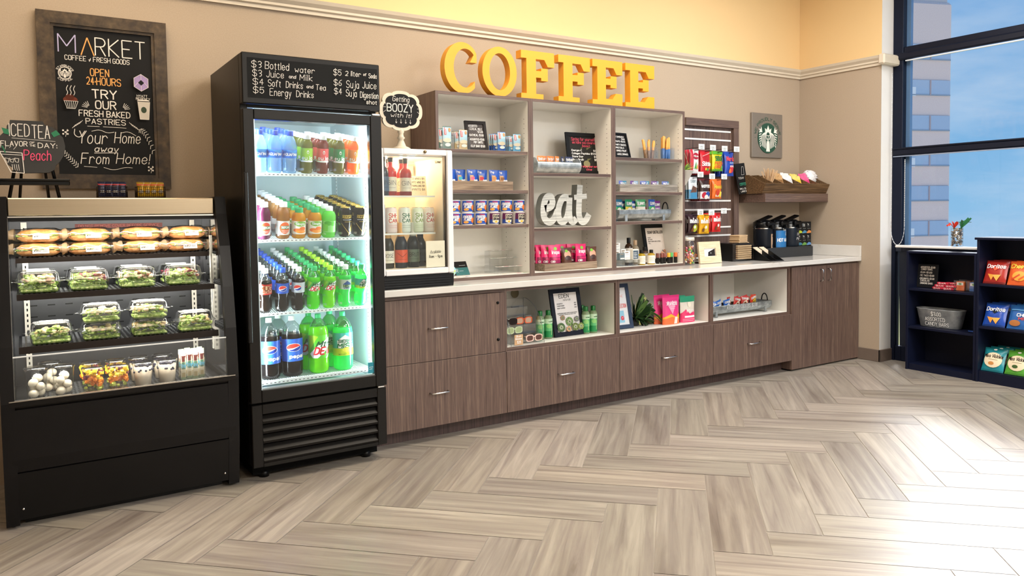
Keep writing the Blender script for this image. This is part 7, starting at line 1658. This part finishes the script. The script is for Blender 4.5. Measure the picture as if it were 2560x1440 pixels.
def big_pouch(kind):
    b = MB(); W_ = WH
    if kind: bag(b, .165, .215, .05, M('#e83a86', .35), [('p', [(0, .24), (.4, .36), (.7, .24), (1, .40), (1, 0), (0, 0)], M('#f2b02a', .4)), ('p', [(0, .18), (.45, .26), (1, .16), (1, .0), (0, 0)], M('#f0703a', .4)), ('p', [(.15, .78), (.5, .34), (.82, .8)], M('#f29ac0', .4)), ('t', 'Avics', .2, .82, .80, .66, .0056, W_, .1), ('l', [(.35, .6), (.7, .6)], .002, W_), ('l', [(.38, .54), (.66, .54)], .002, W_), ('p', [(.55, .02), (.62, .26), (.8, .24), (.74, .02)], M('#f6d8d0', .3))], 'pouch', edge=M('#d82a74', .35))
    else: bag(b, .15, .195, .05, M('#e2dcd0', .35), [('r', 0, .78, 1, 1, M('#2f9a74', .35)), ('p', [(0, .34), (.3, .5), (.55, .32), (1, .46), (1, 0), (0, 0)], M('#e0306a', .4)), ('t', 'PITAYA', .36, .9, .48, .38, .004, W_), ('r', .2, .18, .9, .25, W_), ('l', [(.1, .12), (.9, .12)], .002, W_), ('l', [(.1, .06), (.8, .06)], .002, W_), ('e', .55, .68, .12, .1, M('#f2ead8', .4))], 'pouch', edge=M('#2a8a68', .35))
    return b
for kind, x, y, lb in ((1, -2.195, -.505, 'big pink and orange pouch at the front of the middle cubby'), (1, -2.225, -.44, 'big pink and orange pouch behind the front pink pouch'), (0, -2.018, -.50, 'cream and green topped pouch at the front of the middle cubby'), (0, -2.052, -.435, 'cream and green topped pouch behind the front green pouch')):
    tag(big_pouch(kind).build('snack_pouch', None, (x, y, ZL+.0004), R.uniform(-.06, .06)), lb, 'snack pouch', 'big pouches in the middle cubby')
foot_trough('long galvanised trough with handles of cookie packets, right cubby', -1.75, -1.025, -.42, ZL+.0004, 'ASSORTED COOKIES $2.00', .072)
for k in range(12):
    x = -1.70+.05*k; c, c2, nm = (('#2f6ac0', '#dfe8f4', 'blue') if k < 5 else ('#c8342c', '#f0d8c0', 'red') if k < 10 else ('#d8442c', '#e8c83a', 'orange red')); b = MB(); bag(b, .075, .085, .018, M(c, .3), [('l', [(.1, .2), (.9, .8)], .008, M(c2, .35)), ('e', .55, .4, .26, .2, M(c2, .35)), ('t', 'COOKIE', .12, .88, .86, .70, .003, WH), ('e', .5, .36, .14, .12, M('#8a5028', .4))], wr=.006)
    o = b.build('cookie_packet', None, (x, -.44+.035*(k % 2), ZL+.042+.012*(k > 4)), R.uniform(-.5, .5)); o.rotation_euler.y = R.uniform(-.3, .3)
    tag(o, nm+' cookie packet in the long trough, '+(['first']+ORD[1:]+['ninth', 'tenth', 'eleventh', 'last'])[k]+' from left', 'snack packet', 'cookie packets in the long trough')
# ================================================================== BOOKCASE CONTENTS (they face the room, towards -x)
def face(o, x, y, z, tilt=0., yaw=0.): o.location = (x, y, z); o.rotation_euler = (tilt, 0, -PI/2+yaw); return o
def shelfsign():
    t = thing('menu_board', 'small black price card on the low bookcase top shelf', 'menu', (.03, -1.205, .6775), -PI/2, None, -.12); b = MB(); b.box(-.09, -.012, 0, .09, 0, .195, M('#15171c', .5), .002); part(b, 'board', t)
    b = MB(); art(b, pr([('*ASSORTED-$3.00', .2, .86, .90, .83), ('CANDY BARS', .24, .74, .81, .74), ('*GUM-$3.00', .2, .74, .68, .61), ('*TIC TACS-$3.00', .2, .84, .55, .48), ('*DRUMMYS-$3.00', .2, .86, .42, .35), ('CHOCOLATE', .24, .66, .33, .26), ('DRINKING BARS', .24, .80, .22, .15)], chalk, .002), .18, .195, y=-.0125); part(b, 'chalk_lettering', t)
shelfsign()
for k in range(9):
    row = 0 if k < 4 else 1 if k < 7 else 2; q = k-(0, 4, 7)[row]; b = MB(); b.box(-.045, -.014, 0, .045, .014, .020, M('#b8203a', .35), .006); art(b, [('t', 'BAR', .2, .8, .85, .2, .0022, M('#f0c8c8', .4))], .09, .02, y=-.0146)
    o = face(b.build('candy_bar'), -.03+.036*(q % 2)+.0, -1.33-.05*q-.02*row+(.02 if q > 1 else 0), .6775+.0205*row, 0, R.uniform(-.2, .2)); tag(o, 'red wrapped candy bar in the pile, %s in the %s layer' % (['first', 'second', 'third', 'fourth'][q], ['bottom', 'middle', 'top'][row]), 'candy bar', 'red candy bars on the low bookcase')
for k, (y, c, nm) in enumerate(((-1.50, '#e8743a', 'orange'), (-1.60, '#2f6ab0', 'blue'))):
    t = thing('acrylic_holder', 'clear box of %s gum packets on the low bookcase' % nm, 'holder', (.0, y, .6775), -PI/2); b = MB(); s = .042
    b.box(-s, -s, 0, s, -s+.002, .085, acrylic); b.box(-s, s-.002, 0, s, s, .085, acrylic); b.box(-s, -s+.002, 0, -s+.002, s-.002, .085, acrylic); b.box(s-.002, -s+.002, 0, s, s-.002, .085, acrylic); b.box(-s+.002, -s+.002, 0, s-.002, s-.002, .003, acrylic); part(b, 'box', t)
    for q in range(3):
        b = MB(); b.box(-.03, -.006, 0, .03, .006, .070, M(c if q < 2 else '#e8e8e8', .4), .001); art(b, [('r', .1, .6, .9, .92, M('#e9ecea', .4)), ('e', .5, .75, .2, .1, M('#6aa05a', .4))], .06, .07, y=-.0064)
        tag(face(b.build('gum_packet'), -.022+.018*q, y, .681), '%s gum packet in its clear box, %s' % (nm, ['front', 'middle', 'back'][q]), 'gum packet', 'gum packets on the low bookcase')
t = thing('metal_tub', 'oval grey zinc tub with chalk price on the low bookcase', 'tub', (.03, -1.325, .3625), -PI/2); b = MB(); zin = ramp_mat('grey_zinc', [(.3, '#7f858c'), (.5, '#9aa0a6'), (.7, '#b4b9be')], (1, 1, 1), .5, .35, noise=14)
def ov(a, bb, p=.62): return [(a*math.copysign(abs(math.cos(q))**p, math.cos(q)), bb*math.copysign(abs(math.sin(q))**p, math.sin(q))) for q in [2*PI*i/40 for i in range(40)]]
lv = [(.152, .055, 0), (.156, .058, .004), (.184, .075, .144), (.188, .079, .148), (.188, .079, .152), (.181, .072, .150), (.160, .058, .03)]
I = [[b.V((x, y, z)) for x, y in ov(a, c)] for a, c, z in lv]
for q in range(len(I)-1):
    for k in range(40): b.F([I[q][k], I[q][(k+1) % 40], I[q+1][(k+1) % 40], I[q+1][k]], zin, True)
b.F(I[0][::-1], zin); b.F(I[-1], zin); part(b, 'tub', t)
b = MB(); b.M = Matrix.Translation((0, -.0595, .0)) @ Matrix.Rotation(.125, 4, 'X'); art(b, [('t', '$3.00', .36, .62, .88, .66, .0028, white, 0, .0006), ('t', 'ASSORTED', .2, .72, .56, .36, .0028, white, 0, .0006), ('t', 'CANDY BARS', .2, .82, .28, .08, .0028, white, 0, .0006)], .30, .14, y=-.0012, z0=.006); part(b, 'chalk_lettering', t)
b = MB(); bag(b, .07, .012, .05, M('#23407a', .35)); tag(face(b.build('candy_packet'), -.04, -1.605, .3628), 'small dark blue packet lying right of the zinc tub', 'candy packet')
# vase on the sill
t = thing('stone_vase', 'glass cylinder of pebbles with red and green leaves on the sill', 'vase', (.115, -1.40, 1.0205)); b = MB(); b.lathe([(0, .002), (.042, 0), (.044, .004), (.044, .155), (.042, .155)], acrylic, n=28); part(b, 'glass_cylinder', t)
b = MB(); rv = random.Random(8); pb = [M(h, .5, var=.2) for h in ('#6a6258', '#8a7f72', '#4a4540', '#a89a8a', '#5a4f46')]
for k in range(120):
    a = rv.uniform(0, 2*PI); q = .036*math.sqrt(rv.uniform(.35, 1)); b.ell((q*math.cos(a), q*math.sin(a), .010+rv.uniform(0, .140)), (.011, .008, .006), pb[k % 5], 7, 5, Matrix.Rotation(rv.uniform(0, 3), 3, 'Z') @ Matrix.Rotation(rv.uniform(-1, 1), 3, 'X'))
part(b, 'pebbles', t)['kind'] = 'stuff'
b = MB(); rd, gr_ = M('#d8402c', .5), M('#2f7a4a', .5)
for k in range(9):
    a = 2*PI*k/9; leafp([(0, .025, .15), (.03*math.cos(a), .025+.03*math.sin(a), .19), (.05*math.cos(a), .025+.05*math.sin(a), .185+.02*math.sin(a*2))], .011, rd)
for k in range(6):
    a = 2*PI*k/6; leafp([(0, -.03, .15), (.02*math.cos(a), -.045+.03*math.sin(a), .20), (.035*math.cos(a), -.06+.045*math.sin(a), .215-.02*math.sin(a))], .013, gr_)
leafp([(0, -.04, .18), (0, -.07, .2), (0, -.11, .20)], .007, gr_); b.tube([(0, .01, .1), (0, .025, .16)], .003, gr_, 5); b.tube([(0, -.01, .1), (0, -.03, .16)], .003, gr_, 5); part(b, 'leaves', t)
CH = {}
def crisps(key, label, y, z, x=-.05, tilt=-.5, yaw=0., w=.16, h=.185):
    if key in CH: o = CH[key].copy(); COL.objects.link(o)
    else:
        b = MB(); c = M
        if key in ('red', 'blue'): bag(b, w, h, .044, c('#a82a22' if key == 'red' else '#1f4aa8', .28), [('p', [(.18, .80), (.5, .52), (.86, .78), (.5, .66)], c('#e0502c' if key == 'red' else '#12202c', .4)), ('t', 'Doritos', .10, .92, .80, .64, .0056, WH, .1), ('p', [(.2, .38), (.5, .34), (.38, .12)], c('#e89a3c', .4)), ('p', [(.42, .34), (.8, .36), (.62, .10)], c('#f0b050', .4))], edge=c('#7a1c1a' if key == 'red' else '#17387a', .3), wr=.008)
        elif key == 'orange': bag(b, w, h, .044, c('#e0602a', .28), [('t', 'Cheetos', .08, .95, .86, .68, .006, c('#f4d84a', .4), .1), ('e', .5, .35, .3, .2, c('#f0a03c', .4)), ('l', [(.2, .2), (.5, .4)], .012, c('#c8401c', .4)), ('l', [(.5, .2), (.8, .4)], .012, c('#d85a20', .4))], wr=.008)
        elif key == 'azure': bag(b, w, h, .044, c('#2a62a8', .28), [('t', 'CHEX', .4, .95, .62, .5, .005, WH), ('t', 'MIX', .5, .9, .46, .36, .005, c('#d8402c', .4)), ('e', .35, .22, .25, .12, c('#b0703c', .4)), ('r', .1, .75, .9, .8, c('#5a9ad0', .4))], wr=.008)
        else: bag(b, w, h, .044, c('#1f8a98' if key == 'teal' else '#5aa83c', .3), [('e', .5, .47, .42, .32, c('#ead9b8', .4)), ('t', 'Miss Vickies', .10, .92, .70, .56, .0044, c('#2a2018', .5), .1), ('l', [(.3, .48), (.72, .48)], .0024, c('#6a5a3a', .5)), ('e', .45, .32, .13, .07, c('#c88a4a' if key == 'teal' else '#3a5a2a', .4)), ('e', .5, .92, .08, .04, WH)], edge=c('#17707c' if key == 'teal' else '#4a9030', .3), wr=.008)
        o = CH[key] = b.build('crisp_bag')
    face(o, x, y, z, tilt, yaw); tag(o, label, 'crisps', 'crisp bags in the tall bookcase')
for shelf, z, sets in (('top', .757, (('red', 'red', -1.775), ('orange', 'orange', -1.945), ('red', 'dark red', -2.11))), ('middle', .431, (('blue', 'royal blue', -1.775), ('azure', 'azure', -1.945), ('blue', 'deep blue', -2.11))), ('bottom', .0865, (('teal', 'teal', -1.770), ('green', 'green', -1.935), ('teal', 'sea green', -2.10)))):
    for key, nm, y in sets:
        for k in range(3): crisps(key, '%s crisp bag on the %s shelf of the tall bookcase, %s of its row' % (nm, shelf, ['front', 'middle', 'back'][k]), y-.012*k, z+.0015+.002*k, -.088+.066*k, -.40, R.uniform(-.06, .06))
